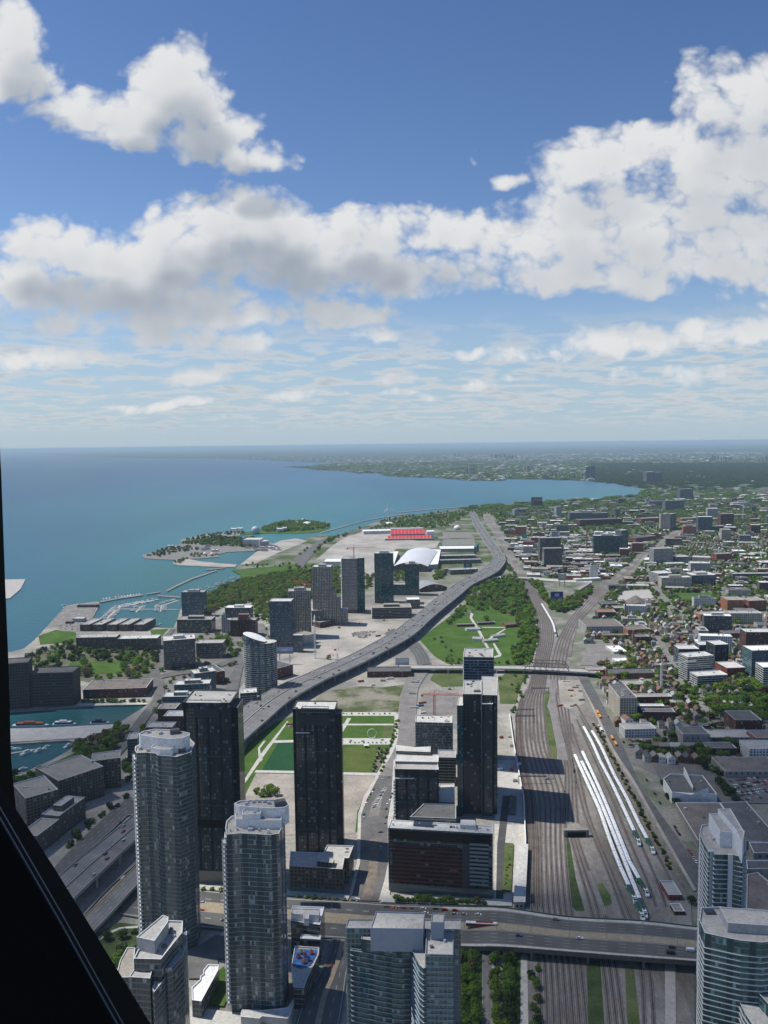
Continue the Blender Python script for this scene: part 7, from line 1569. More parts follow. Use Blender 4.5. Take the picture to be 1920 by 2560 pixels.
# --- houses
gd = (P(1745,1745)-P(1637,1590)); GA = math.atan2(gd.y, gd.x)+math.pi/2
WH = [('red brick', (.20,.085,.06)), ('brown brick', (.16,.085,.06)), ('pale rendered', (.50,.47,.41)), ('white painted', (.68,.67,.64)), ('grey', (.26,.26,.25))]
RH = [('grey', (.17,.17,.17)), ('brown', (.16,.12,.095)), ('pale grey', (.33,.33,.32)), ('dark', (.07,.07,.075)), ('rusty', (.20,.12,.09))]
HP = {}
def house(x, y, z, rz, w, d, h, wi, ri, flat, where, grp, label=None, stuffmb=None):
    k = (wi, ri, flat)
    if stuffmb is not None or k not in HP:
        wm, rm = mat('house_wall_%d' % wi, WH[wi][1], .9, .12, scale=.3), mat('house_roof_%d' % ri, RH[ri][1], .9, .15, scale=.3)
    def geo(bw, br, w, d, h, c, rot):
        ca, sa = math.cos(rot), math.sin(rot); T = lambda px_, py_, pz: (c[0]+px_*ca-py_*sa, c[1]+px_*sa+py_*ca, c[2]+pz)
        W_, D_ = w/2, d/2; p = [(-W_,-D_),(W_,-D_),(W_,D_),(-W_,D_)]
        for i in range(4): a, e = p[i], p[(i+1)%4]; bw.face([T(*a,0),T(*e,0),T(*e,h),T(*a,h)], wm)
        if flat: br.face([T(*q, h+.05) for q in p], rm); 
        else:
            r_ = h*.42; o = .35
            br.face([T(-W_-o,-D_-o,h-.15),T(0,-D_-o,h+r_),T(0,D_+o,h+r_),T(-W_-o,D_+o,h-.15)][::-1], rm); br.face([T(0,-D_-o,h+r_),T(W_+o,-D_-o,h-.15),T(W_+o,D_+o,h-.15),T(0,D_+o,h+r_)][::-1], rm)
            bw.face([T(-W_,-D_,h),T(W_,-D_,h),T(0,-D_,h+r_-.1)], wm); bw.face([T(W_,D_,h),T(-W_,D_,h),T(0,D_,h+r_-.1)], wm)
    if stuffmb is not None: geo(stuffmb, stuffmb, w, d, h, (x, y, z), rz); return
    if k not in HP:
        t = empty('house', (0,0,0)); bw, br = MB(), MB(); geo(bw, br, 8, 12, 6.5, (0,0,0), 0); bw.build('wall', t); br.build('roof', t)
        b = MB(); b.box((2.2, 2), .9, .9, 6.5, 9.6, mat('chimney_brick', (.20,.12,.09))); b.build('chimney', t)
        for yy in (-6.04,):
            for xx in (-2, 2): b = MB(); b.face([(xx-.6,yy,3.6),(xx+.6,yy,3.6),(xx+.6,yy,5.1),(xx-.6,yy,5.1)], mat('house_glass', (.03,.035,.04), .15, spec=.7)); b.build('window', t)
        HP[k] = t; o = t
    else: o = copy_tree(HP[k])
    o.location = (x, y, z); o.rotation_euler = (0,0,rz); o.scale = (w/8, d/12, h/6.5)
    if label: tag(o, label, 'house', grp)
    else: fam(o, '%s house with %s %s roof' % (WH[wi][0], RH[ri][0], 'flat' if flat else 'gabled'), 'house', grp)
    return o
# the row of houses in the shade, and the park buildings
for k, (x, y, wi, ri, fl_) in enumerate(((1620,1905,2,3,0),(1640,1907,0,0,0),(1656,1908,3,2,1),(1680,1912,3,2,0),(1703,1908,1,0,0),(1722,1910,0,3,0),(1745,1912,1,1,0))):
    v = P(x, y); house(v.x, v.y+5, 0, -.05, 7.5, 11, 7, wi, ri, bool(fl_), '', 'houses in the shaded row', label='%s house, %s from left in the shaded row above the white hall' % (WH[wi][0], ORD[k+1])); occ_poly(ellipse((v.x, v.y+5), 9, 9, 8), 1)
for k, (x, y, wi, ri) in enumerate(((1645,1878,1,1),(1662,1880,0,0),(1690,1880,3,2),(1706,1880,4,0),(1728,1880,0,0))):
    v = P(x, y); house(v.x, v.y+5, 0, 1.52, 9, 11, 6.5, wi, ri, False, '', 'houses in the upper shaded row', label='%s house, %s from left in the upper shaded row' % (WH[wi][0], ORD[k+1])); occ_poly(ellipse((v.x, v.y+5), 9, 9, 8), 1)
for (x, y, w_, d_, h_, wi, ri, rz, l) in ((1182,1577,26,12,4,3,2,.1,'white park building with pale hipped roof, upper one on the lawn'),(1195,1603,17,13,5,3,2,-.3,'white park house at the path junction'),(1225,1606,26,10,4,2,2,.25,'long pale park building beside the white park house'),(1245,1594,26,9,4,3,2,.45,'long white park building nearest the tracks'),(1274,1568,22,14,6,0,1,.3,'brown pavilion with hipped roof beside the park trees')):
    v = P(x, y); house(v.x, v.y+4, 0, rz+math.pi/2 if w_ > 15 else rz, d_, w_, h_, wi, ri, False, '', 'park buildings', label=l); occ_poly(ellipse((v.x, v.y+4), 12, 10, 8), 1)
v = P(1570,1812); house(v.x, v.y+5, 0, .2, 10, 13, 7, 3, 4, False, '', None, label='little white house with gabled front beside the cream corner block')['category'] = 'house'; occ_poly(ellipse((v.x, v.y+5), 10, 10, 8), 1)
# white hall with fin wall and its big flat neighbours
wh = building('hall', 'white-walled hall with dark roof and slanted fin wall beside the wide street', pr([(1658,1946),(1676,1934),(1757,1938),(1793,1985),(1680,1981)], 11), 11, W_white, R_dark, C_white, units=5, land='the white hall with the fin')
b = MB(wh.location); a, e = P(1709,1935,11), P(1732,1973,11); d_ = Vector((.7,0,0)); hh = 18
b.face([(a.x,a.y,10),(e.x,e.y,10),(e.x,e.y,13),(a.x,a.y,hh)], W_white); b.face([(e.x+.8,e.y,10),(a.x+.8,a.y,10),(a.x+.8,a.y,hh),(e.x+.8,e.y,13)], W_white); b.face([(a.x,a.y,hh),(e.x,e.y,13),(e.x+.8,e.y,13),(a.x+.8,a.y,hh)], W_white); b.face([(a.x,a.y,10),(a.x,a.y,hh),(a.x+.8,a.y,hh),(a.x+.8,a.y,10)], W_white); b.build('fin_wall', wh)
b = MB(wh.location); a, e = P(1680,1988,11), P(1771,1980,11); b.face([(a.x,a.y-1,9),(e.x,e.y-1,9),(e.x,e.y-1,16),(a.x+18,a.y-1,11.5),(a.x,a.y-1,15)], W_white); b.face([(a.x,a.y-.6,15),(a.x+18,a.y-.6,11.5),(e.x,e.y-.6,16),(e.x,e.y-.6,9),(a.x,a.y-.6,9)], W_white); b.build('front_screen', wh)
building('hall', 'huge low dark-roofed depot with white parapet beside the wide street, nearer half', pr([(1688,2006),(1800,2006),(1862,2100),(1745,2100)], 8), 8, 'ware', R_brown, C_white, units=5, land='the dark-roofed depot')
building('hall', 'huge low dark-roofed depot, right half cut by the photo edge', pr([(1801,2006),(1866,2003),(1960,2110),(1862,2102)], 7), 7, 'ware', R_dark, C_pale, units=4)
building('hall', 'low dark-roofed block behind the pale rounded tower', pr([(1872,2105),(1960,2105),(1960,2130),(1885,2132)], 8), 8, 'ware', R_dark, C_white)
building('hall', 'flat brown-roofed store right of the pale rounded tower', pr([(1868,2185),(1895,2180),(1960,2235),(1960,2290),(1866,2270)], 8), 8, 'ware', R_brown, C_pale, units=3)
building('hall', 'dark store with white sign band at right edge', pr([(1866,2150),(1960,2150),(1960,2170),(1868,2172)], 10), 10, 'ware', R_dark, C_white)
patch('parking_lot', [(1862,2170),(1960,2170),(1960,2200),(1866,2200)], M_asph)
for k, x in enumerate((212,244,280,311,348)):                 # finger blocks on the pier
    v = P(x, 1578); b_ = [(v.x-9, v.y), (v.x+9, v.y), (v.x+16, v.y+55), (v.x-2, v.y+55)]; building('terrace_block', 'stepped terrace block with light roof steps, %s of five on the pier' % ORD[k+1], b_, 13, 'brown', R_grey, C_pale, units=5, group='stepped terrace blocks on the pier')
RD = [P(x, y).xy[:] for x, y in ((1960,2110),(1700,2140),(1600,1960),(1490,1690),(1455,1600),(1530,1480),(1560,1450),(1440,1452),(1330,1440),(1265,1340),(1240,1300),(1300,1268),(1640,1246),(1990,1222),(2010,1960))]
ca, sa = math.cos(GA), math.sin(GA); xs = [q[0] for q in RD]; ys = [q[1] for q in RD]; nblk = nh = 0; far_mb = MB(); HS = []
FW = ['dkbrick','brick','beige','greylt','brown','white','grey','orange','ware']; FR = [R_grey, R_tan, R_dark, R_light, R_brown, R_white]
desc_w = {'dkbrick':'dark brick','brick':'red brick','beige':'beige','greylt':'pale grey','brown':'brown','white':'white','grey':'grey','orange':'orange brick','ware':'plain grey'}
desc_r = {R_grey.name:'grey', R_tan.name:'tan', R_dark.name:'dark', R_light.name:'pale', R_brown.name:'brown', R_white.name:'white'}
# low flat buildings
cand = []
for k in range(2600):
    x, y = R.uniform(min(xs), max(xs)), R.uniform(900, 4700)
    if inpoly(x, y, RD) and inview((x, y, 5), 10): cand.append((x, y))
cand.sort(key=lambda q: q[1])
for x, y in cand:
    if nblk > 285: break
    z_ = mnoise.noise(Vector((x*.0016, y*.0016, 3)))
    if y > 2300 and R.random() < .45: continue
    if z_ < -.08 and R.random() < .85: continue
    w_, d_ = R.uniform(16, 52), R.uniform(14, 34); q = [(x+u_*ca-v_*sa, y+u_*sa+v_*ca) for u_, v_ in ((-w_/2,-d_/2),(w_/2,-d_/2),(w_/2,d_/2),(-w_/2,d_/2))]
    if any(occ_at(a*.5+x*.5, c*.5+y*.5) or occ_at(a, c) for a, c in q) or occ_at(x, y): continue
    h_ = R.choice([5,6,7,8,9,11,14,18]) if R.random() < .93 else R.uniform(24, 40); wl = R.choice(FW); rf = R.choice(FR)
    o = building('low_building', None, q, h_, wl, rf, C_pale, pent='auto' if R.random() < .3 else None, units=2 if y < 2200 else 0, par=.6); fam(o, '%s block with %s flat roof' % (desc_w[wl], desc_r[rf.name]), 'building', 'low blocks right of the tracks'); nblk += 1
n2_ = 0
for x, y in cand[::-1]+[(R.uniform(0, 900), R.uniform(1750, 2900)) for _ in range(1500)]:
    if n2_ > 520 or y < 1750: continue
    if not inpoly(x, y, RD) or not inview((x, y, 5), 0): continue
    ind = proj((x, y, 0))[0] < 1560 and y < 3000
    if not ind and R.random() < .6: continue
    w_, d_ = R.uniform(18, 60), R.uniform(16, 36); q = [(x+u_*ca-v_*sa, y+u_*sa+v_*ca) for u_, v_ in ((-w_/2,-d_/2),(w_/2,-d_/2),(w_/2,d_/2),(-w_/2,d_/2))]
    if any(occ_at(a*.55+x*.45, c*.55+y*.45) for a, c in q) or occ_at(x, y): continue
    h_ = R.choice([5,6,7,9,12]) if R.random() < .95 else R.uniform(20, 34); far_mb.prism(q, 0, h_, FM[R.choice(FW)], R.choice(FR)); far_mb.box((x, y), w_*.2, d_*.2, h_, h_+2, C_metal, GA); occ_poly(q, 1, 3); n2_ += 1
# houses in rows
r = -2600.0
while r < 5200:
    s = -6000.0
    while s < 6000:
        x, y = 600+ca*s-sa*r, 1500+sa*s+ca*r; s += R.uniform(8.5, 12)
        if not (850 < y < 5600) or x < -900 or x > 3200: continue
        if not inpoly(x, y, RD) or not inview((x, y, 5), 0) or occ_at(x, y) or occ_at(x+5, y) or occ_at(x, y+6) or occ_at(x-5, y-5): continue
        if mnoise.noise(Vector((x*.0016, y*.0016, 3))) > .5 or R.random() < .15: continue
        HS.append((x, y))
    r += R.choice([19, 30, 19, 34])
HS.sort(key=lambda q: q[1])
for i, (x, y) in enumerate(HS):
    a_ = (x, y, 0, GA+math.pi*0+R.choice([0, math.pi/2*(R.random() < .15)]), R.uniform(6, 8.5), R.uniform(10, 14), R.uniform(5.5, 8), R.choices(range(5), [20,22,20,14,24])[0], R.randrange(5), R.random() < .3)
    if i < 290: house(*a_, '', 'houses right of the tracks'); occ_poly(ellipse((x, y), 5, 5, 6), 4)
    elif i < 1500 and R.random() < .62: house(*a_, '', '', stuffmb=far_mb); occ_poly(ellipse((x, y), 5, 5, 6), 4)
tag(far_mb.build('distant_houses'), 'distant mass of small houses and sheds beyond the nearer streets', 'houses', kind='stuff')
# --- far suburbs
LW = land
fb = MB(); k = 0; cols = [mat('far_wall_%d' % i, c, .9) for i, c in enumerate(((.62,.62,.60),(.42,.40,.38),(.28,.24,.22),(.75,.75,.74)))]
LWc = [(x, y) for x, y in LW]
while k < 3800:
    D_ = 4600*(1+R.random()**1.3*4.2); x = R.uniform(-.5, .52)*D_; y = D_
    if not inview((x, y, 5), 0): continue
    pxy = proj((x, y, 0))
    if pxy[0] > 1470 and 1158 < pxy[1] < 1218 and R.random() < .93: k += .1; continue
    if mnoise.noise(Vector((x*.00045, y*.00025, 1.7))) < .02 and R.random() < .8: k += .2; continue
    if not inpoly(x, y, LWc): k += .2; continue
    s = R.uniform(10, 34)*(1+D_/12000); fb.box((x, y), s, s*R.uniform(.5, 1), 0, R.uniform(5, 12), cols[R.choices(range(4), [34,34,24,8])[0]], R.uniform(0, 3)); k += 1
tag(fb.build('far_suburb'), 'far suburbs of tiny pale roofs beyond the bay', 'suburb', kind='stuff')
ft = []
for (x0, x1, y, n, hpx) in ((1162,1192,1187,6,22),(1310,1326,1180,3,16),(1350,1400,1193,6,12),(1225,1292,1146,14,11),(1420,1460,1196,6,13),(1395,1440,1190,4,9),(1772,1832,1153,9,14),(1905,1925,1155,3,14),(1718,1755,1195,5,9),(1758,1776,1196,2,8),(1130,1150,1140,2,8),(1860,1870,1146,1,8),(1540,1600,1128,5,5),(1700,1712,1145,2,7),(1500,1530,1290,3,10)):
    for i in range(n):
        x = x0+(x1-x0)*(i+R.uniform(.2,.8))/n; yy = y+R.uniform(-1.2, 1.2); g0 = P(x, yy); hh = hgt(x, yy, yy-hpx*R.uniform(.6, 1.0)); w_ = R.uniform(2.0, 4.2)/2000*g0.y
        o = building('far_tower', None, [(g0.x-w_/2, g0.y), (g0.x+w_/2, g0.y), (g0.x+w_/2, g0.y+w_), (g0.x-w_/2, g0.y+w_)], hh, R.choice(['farblue','farblue','farlt']), R_grey, C_pale, occ=0); wn_ = 'pale' if 'pale' in o.children[0].data.materials[0].name else 'blue-grey'; fam(o, 'far-off %s tower block on the haze-blue plain' % wn_, 'tower', 'tower blocks beyond the bay')
for k in range(46):
    x, y = R.choice([(R.uniform(420,540), R.uniform(1366,1384)), (R.uniform(520,650), R.uniform(1344,1374)), (R.uniform(640,700), R.uniform(1366,1378)), (R.uniform(660,800), R.uniform(1312,1326))]); v = P(x, y); s_ = R.uniform(8, 26)
    b = MB(v); q = [(v.x-s_/2, v.y-s_*.3), (v.x+s_/2, v.y-s_*.3), (v.x+s_/2, v.y+s_*.3), (v.x-s_/2, v.y+s_*.3)]; h_ = R.uniform(3.5, 8); cn, cm = R.choice([('white', R_white), ('tan', R_tan), ('dark', R_dark), ('blue', mat('box_blue', (.05,.12,.3))), ('sandy', mat('sandy_roof', (.5,.36,.2), .8))]); b.prism(q, 0, h_, M_conc, cm); b.box((v.x, v.y), s_*.3, s_*.2, h_, h_+1.5, M_concdk); fam(b.build('island_hut'), 'small %s-roofed hut on the island fairground' % cn, 'hut', 'huts on the island fairground')
for k in range(40):
    put_boat(R.uniform(470, 590), R.uniform(1341, 1349), 10, 1.5, 'in the island marina', 'boats in the island marina')
# white arch footbridge
a, e = P(1465,1203), P(1489,1203); t = empty('arch_bridge', ((a+e)/2)[:], 'small white arch bridge at the far corner of the bay', 'bridge'); b = MB((a+e)/2)
q = [a.lerp(e, i/12)+Vector((0,0,4+22*math.sin(math.pi*i/12))) for i in range(13)]
for i in range(12): b.bar(q[i], q[i+1], 3.2, R_white, 5)
b.build('arch', t); b = MB((a+e)/2); b.bar(a+Vector((0,0,5)), e+Vector((0,0,5)), 1.6, R_white); b.build('deck', t)
# ================================================================ TREES
T = random.Random(5); NR = np.random.default_rng(9)
TM = [mat('leaf_fresh', (.19,.30,.045), .9, col2=(.12,.20,.03), scale=.5, spec=.08), mat('leaf_mid', (.15,.25,.045), .9, col2=(.10,.17,.032), scale=.5, spec=.08),
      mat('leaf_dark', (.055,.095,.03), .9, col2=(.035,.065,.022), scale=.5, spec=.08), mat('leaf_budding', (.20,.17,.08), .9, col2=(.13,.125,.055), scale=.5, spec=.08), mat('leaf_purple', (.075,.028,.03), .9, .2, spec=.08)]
for M_ in TM:                                   # leaves let part of the light through
    nt = M_.node_tree; pb = nt.nodes['Principled BSDF']; tl = nt.nodes.new('ShaderNodeBsdfTranslucent'); mx = nt.nodes.new('ShaderNodeMixShader'); mx.inputs[0].default_value = .45
    nt.links.new(pb.inputs['Base Color'].links[0].from_socket, tl.inputs[0]); nt.links.new(pb.outputs[0], mx.inputs[1]); nt.links.new(tl.outputs[0], mx.inputs[2]); nt.links.new(mx.outputs[0], nt.nodes['Material Output'].inputs['Surface'])
TN_ = ['fresh green', 'mid green', 'dark green', 'brownish budding', 'purple-leaved']
BARK = mat('bark', (.10,.08,.06), .9)
def crown_quads(n, size, lumps, flat=.8, q=1.0):
    """unit crown: leaf clumps over several overlapping lumps"""
    V = []; L_ = [(T.uniform(-.28,.28), T.uniform(-.28,.28), T.uniform(.35,.72), T.uniform(.2,.34)) for _ in range(lumps)]; L_.append((0,0,.55,.36))
    for i in range(n):
        lx, ly, lz, lr = T.choice(L_); d = Vector((T.gauss(0,1), T.gauss(0,1), T.gauss(0,1))).normalized(); c = Vector((lx, ly, lz))+Vector((d.x, d.y, d.z*flat))*lr*T.uniform(.72, 1.05)
        nrm = (d+Vector((T.uniform(-.5,.5), T.uniform(-.5,.5), T.uniform(-.5,.5)))).normalized(); a = nrm.orthogonal().normalized(); b_ = nrm.cross(a); r = T.uniform(0, 6.28); a, b_ = a*math.cos(r)+b_*math.sin(r), b_*math.cos(r)-a*math.sin(r); s = size*T.uniform(.7, 1.3)*q
        V += [c-a*s-b_*s*.7, c+a*s*.8-b_*s, c+a*s+b_*s*.8, c-a*s*.7+b_*s]
    return V
def quads_mesh(name, V, m):
    me = bpy.data.meshes.new(name); n = len(V)//4; me.vertices.add(len(V)); me.vertices.foreach_set('co', np.array(V, dtype=np.float32).ravel())
    me.loops.add(len(V)); me.loops.foreach_set('vertex_index', np.arange(len(V), dtype=np.int32)); me.polygons.add(n); me.polygons.foreach_set('loop_start', np.arange(0, len(V), 4, dtype=np.int32))
    me.materials.append(m); me.update(calc_edges=True); return me
PROTO = []
for k in range(4):
    V = crown_quads(330, .055, 6+k); ms = [quads_mesh('crown', [v[:] for v in V], m) for m in TM]
    b = MB(); b.bar((0,0,0), (0,0,.35), .028, BARK, 6, .02)
    for a in range(4): b.bar((0,0,.3), (.2*math.cos(a*1.6+k), .2*math.sin(a*1.6+k), .55), .014, BARK, 4, .006)
    tr = b.build('trunk'); tm_ = tr.data; bpy.data.objects.remove(tr); PROTO.append((ms, tm_))
FARU = [np.array([v[:] for v in crown_quads(n, sz, 5)], dtype=np.float32) for n, sz in ((150, .075), (150, .075), (60, .11), (60, .11), (24, .19), (24, .19))]
TREES = []                                     # (x, y, z, size, species, group, where)
def blob(px, spacing, size, spec, grp, where, p=1.0, z=0.0, avoid=(1, 2), jit=.5, hard=True):
    pl = [P(x, y, z).xy[:] for x, y in px]; xs_ = [q[0] for q in pl]; ys_ = [q[1] for q in pl]; y = min(ys_)
    while y < max(ys_):
        x = min(xs_)
        while x < max(xs_):
            a, c = x+T.uniform(-jit, jit)*spacing, y+T.uniform(-jit, jit)*spacing; x += spacing
            if T.random() > p or not inpoly(a, c, pl) or occ_at(a, c) in avoid or not inview((a, c, 5), 10): continue
            TREES.append((a, c, z, size*T.uniform(.7, 1.25), T.choices(range(5), spec)[0], grp, where))
        y += spacing
def row(px0, py0, px1, py1, n, size, spec, grp, where, z=0.0, jit=1.5):
    a, e = P(px0, py0, z), P(px1, py1, z)
    for i in range(n): v = a.lerp(e, (i+.5)/n); TREES.append((v.x+T.uniform(-jit, jit), v.y+T.uniform(-jit, jit), z, size*T.uniform(.8, 1.2), T.choices(range(5), spec)[0], grp, where))
MIX = [42,34,7,15,2]; FR_ = [62,30,4,4,0]; WOOD = [22,50,8,20,0]; DK = [5,35,60,0,0]
blob([(513,1490),(560,1468),(602,1452),(660,1442),(721,1432),(782,1430),(856,1452),(858,1478),(782,1496),(700,1500),(628,1506),(562,1516),(513,1545)], 9.5, 13, WOOD, 'trees of the lakeside wood', 'in the lakeside wood')
blob([(1187,1470),(1262,1440),(1312,1440),(1330,1480),(1342,1540),(1300,1545),(1240,1530),(1190,1528),(1165,1505)], 12, 13, [45,35,6,12,2], 'trees around the park', 'in the upper park wood', .72)
blob([(1290,1545),(1330,1520),(1345,1560),(1344,1640),(1322,1664),(1280,1662),(1275,1640),(1300,1605)], 9, 12, FR_, 'trees around the park', 'in the tree belt between park and tracks', .8)
blob([(1110,1560),(1150,1520),(1180,1490),(1190,1500),(1150,1545),(1118,1565)], 11, 11, FR_, 'trees around the park', 'along the expressway side of the park', .6)
blob([(1362,1500),(1405,1503),(1480,1472),(1482,1490),(1445,1522),(1405,1535),(1378,1528)], 9, 12, MIX, 'trees in the railway fork', 'in the railway fork')
blob([(1322,1452),(1350,1455),(1372,1500),(1360,1505),(1340,1480)], 9, 11, FR_, 'trees in the railway fork', 'at the left of the railway fork')
blob([(1510,1500),(1535,1470),(1555,1455),(1600,1412),(1620,1395),(1640,1380),(1644,1384),(1600,1425),(1560,1470),(1530,1510)], 9, 10, MIX, 'trees beside the tracks', 'along the right branch tracks', .9)
blob([(1250,1400),(1280,1420),(1300,1440),(1270,1436)], 11, 12, MIX, 'trees beside the tracks', 'beside the far left tracks', .7, avoid=(1,2))
blob([(190,1872),(235,1852),(300,1815),(318,1832),(262,1902),(225,1930),(190,1910)], 9, 12, WOOD, 'trees of the waterfront garden', 'in the waterfront garden', .85)
blob([(-20,1950),(60,1942),(120,1928),(185,1930),(230,1935),(200,1958),(60,1990),(-20,2000)], 9, 10, DK, 'trees of the waterfront garden', 'below the small basin', .7)
blob([(60,1640),(170,1604),(186,1612),(188,1655),(90,1668),(40,1660)], 11, 12, DK, 'trees on the pier land', 'at the left shore', .7)
blob([(185,1627),(395,1629),(398,1655),(330,1660),(190,1650)], 11, 11, DK, 'trees on the pier land', 'in front of the long condominiums', .75)
blob([(310,1655),(396,1655),(388,1690),(340,1700),(290,1690)], 12, 13, MIX, 'trees on the pier land', 'beside the waterfront street', .6)
blob([(190,1665),(232,1668),(225,1700),(190,1700)], 12, 14, WOOD, 'trees on the pier land', 'right of the dark silos', .8)
blob([(235,1690),(300,1690),(300,1704),(235,1706)], 10, 8, FR_, 'trees on the pier land', 'behind the long waterside block', .6)
blob([(96,1682),(150,1668),(160,1682),(110,1690)], 12, 14, DK, 'trees on the pier land', 'behind the dark silos', .8)
row(205,1757,365,1756,14,8,FR_,'trees along the quay','on the quay')
blob([(540,1600),(570,1600),(572,1615),(545,1618)], 8, 15, FR_, 'trees near the brick factory', 'below the brick factory')
blob([(556,1625),(610,1625),(608,1640),(560,1645)], 11, 11, DK, 'trees near the brick factory', 'behind the round tower', .8)
blob([(630,1500),(676,1502),(676,1560),(640,1550)], 12, 14, WOOD, 'trees near the brick factory', 'right of the white-roofed block', .8)
row(1163,2392,1160,2700,20,7.5,FR_,'trees along the lower side street','left of the lower side street',jit=2); row(1185,2384,1187,2700,20,8,FR_,'trees along the lower side street','left kerb of the lower side street',jit=2)
row(1238,2395,1242,2700,20,7,FR_,'trees along the lower side street','right kerb of the lower side street',jit=1.5); row(1270,2395,1274,2700,22,9,DK,'trees along the lower side street','beside the rail cutting',jit=1.5)
row(1336,2420,1345,2700,18,6,[10,40,40,10,0],'bushes in the rail cutting','at the left edge of the rail cutting',jit=3)
row(985,2255,1215,2262,17,6.5,FR_,'street trees on the pavement','on the pavement of the red-banded slab',jit=.6); row(460,2222,560,2230,5,5,FR_,'street trees on the pavement','left of the pale curved tower'); row(735,2246,870,2254,7,5,FR_,'street trees on the pavement','in front of the brown block',jit=.5)
row(996,1800,950,1936,14,5,FR_,'young trees along the park edge','along the boulevard side of the park'); row(990,1800,988,1850,6,4,FR_,'young trees along the park edge','at the park corner'); row(850,1786,980,1786,10,2.8,FR_,'young trees along the park edge','along the top path of the park')
row(870,1858,970,1858,9,2.4,[20,60,0,20,0],'young trees along the park edge','on the pale plaza',jit=.4)
blob([(945,1874),(974,1878),(940,1931),(930,1930)], 6, 4.5, [10,60,30,0,0], 'shrubs in the planting bed', 'in the planting bed', .9)
blob([(640,1984),(690,1980),(700,1996),(640,2000)], 7, 9, MIX, 'trees on the dirt lot', 'on the dirt lot')
blob([(916,2045),(925,2040),(906,2130),(900,2200),(893,2200)], 7, 4, DK, 'shrubs along the boulevard', 'on the boulevard verge', .5)
blob([(929,2100),(942,2100),(946,2150),(930,2240),(908,2240),(920,2160)], 6, 3.2, [30,50,20,0,0], 'shrubs along the boulevard', 'in the boulevard median', .7)
blob([(1268,2120),(1282,2120),(1276,2225),(1258,2225)], 4, 3, DK, 'shrubs along the boulevard', 'in the terrace garden', .8)
blob([(1755,1718),(1850,1700),(1960,1700),(1960,1795),(1870,1812),(1800,1802),(1775,1775)], 11.5, 15, [30,36,20,12,2], 'trees of the right-hand park', 'in the right-hand park', .85)
blob([(1672,1462),(1790,1470),(1815,1500),(1800,1520),(1690,1515),(1665,1490)], 11, 12, MIX, 'trees around the sports field', 'around the sports field', .8, avoid=(1,2,3))
blob([(1690,2015),(1702,2012),(1740,2090),(1748,2115),(1735,2112)], 8, 9, DK, 'trees beside the wide street', 'between the street and the dark-roofed depot')
blob([(1647,1953),(1660,1952),(1676,1990),(1668,2000)], 5, 8, DK, 'trees beside the wide street', 'beside the white hall with the fin')
blob([(1686,1822),(1800,1815),(1835,1860),(1860,1900),(1840,1935),(1800,1945),(1760,1925),(1700,1900),(1640,1895),(1600,1870),(1650,1850)], 8.5, 10.5, [10,45,40,5,0], 'trees among the shaded houses', 'among the shaded houses', .85)
blob([(1600,1860),(1640,1870),(1640,1890),(1605,1900)], 9, 9, DK, 'trees among the shaded houses', 'left end of the shaded houses', .6)
blob([(1794,1960),(1820,1955),(1872,2005),(1850,2012),(1812,1990)], 9, 10, DK, 'trees among the shaded houses', 'beside the shaded car park', .8)
row(1484,1810,1580,1990,30,4.5,DK,'shrubs beside the trains','between the rightmost train and the street'); row(1580,1990,1680,2180,30,4.5,DK,'shrubs beside the trains','between the rightmost train and the street')
blob([(1716,2262),(1740,2250),(1742,2305),(1725,2315)], 6, 8, DK, 'trees beside the street bridge', 'beside the yard building', .9)
blob([(1700,2405),(1745,2408),(1745,2470),(1700,2470)], 9, 10, DK, 'trees beside the street bridge', 'in the corner below the bridge', .8)
blob([(1300,1700),(1320,1690),(1300,1760),(1280,1790),(1272,1780)], 7, 6, FR_, 'bushes left of the tracks', 'left of the curved tracks', .6)
blob([(1160,1672),(1318,1672),(1300,1712),(1250,1745),(1245,1715),(1160,1690)], 12, 6, FR_, 'bushes left of the tracks', 'below the truss bridge', .25)
blob([(1120,1640),(1180,1655),(1250,1658),(1250,1662),(1110,1662)], 8, 6, MIX, 'bushes in the park', 'at the lower edge of the park', .5)
blob([(1080,1600),(1100,1590),(1150,1640),(1140,1655)], 13, 6, MIX, 'bushes in the park', 'on the park slope', .4)
for (x, y, s, sp_) in ((1216,1552,16,0),(1122,1560,13,1),(1282,1520,18,0),(1240,1500,16,1),(1268,1660,10,3),(822,1648,9,0),(1600,1700,0,0)):
    if s: v = P(x, y); TREES.append((v.x, v.y, 0, s, sp_, 'single trees', 'standing apart'))
blob([(905,1328),(963,1300),(1063,1287),(1180,1272),(1300,1264),(1335,1285),(1250,1296),(1165,1290),(1120,1320),(1040,1322),(960,1320)], 20, 14, FR_, 'trees on the exhibition shore', 'on the exhibition shore', .62)
blob([(735,1395),(775,1368),(812,1346),(900,1322),(905,1326),(830,1352),(800,1375),(770,1400),(750,1412)], 15, 13, MIX, 'trees along the lakeshore road', 'along the lakeshore road', .6)
blob([(780,1420),(850,1424),(856,1445),(782,1440)], 14, 14, MIX, 'trees along the lakeshore road', 'behind the cream gridded tower', .7)
blob([(915,1440),(935,1440),(935,1470),(915,1475)], 13, 13, WOOD, 'trees along the lakeshore road', 'left of the tall dark teal tower', .8); blob([(985,1428),(1012,1432),(1012,1455),(985,1455)], 12, 12, WOOD, 'trees along the lakeshore road', 'between the two teal towers', .8)
blob([(1085,1432),(1112,1430),(1112,1448),(1085,1450)], 12, 12, FR_, 'trees along the lakeshore road', 'beside the barrel-roofed armoury', .8)
blob([(700,1425),(745,1412),(790,1428),(720,1428)], 20, 10, FR_, 'trees along the lakeshore road', 'on the lakeside lawn', .5)
ISL = 'trees on the islands'
blob([(455,1360),(500,1348),(560,1344),(640,1347),(662,1356),(640,1370),(560,1366),(500,1362)], 13, 13, [10,45,40,5,0], ISL, 'on the nearer island', .8)
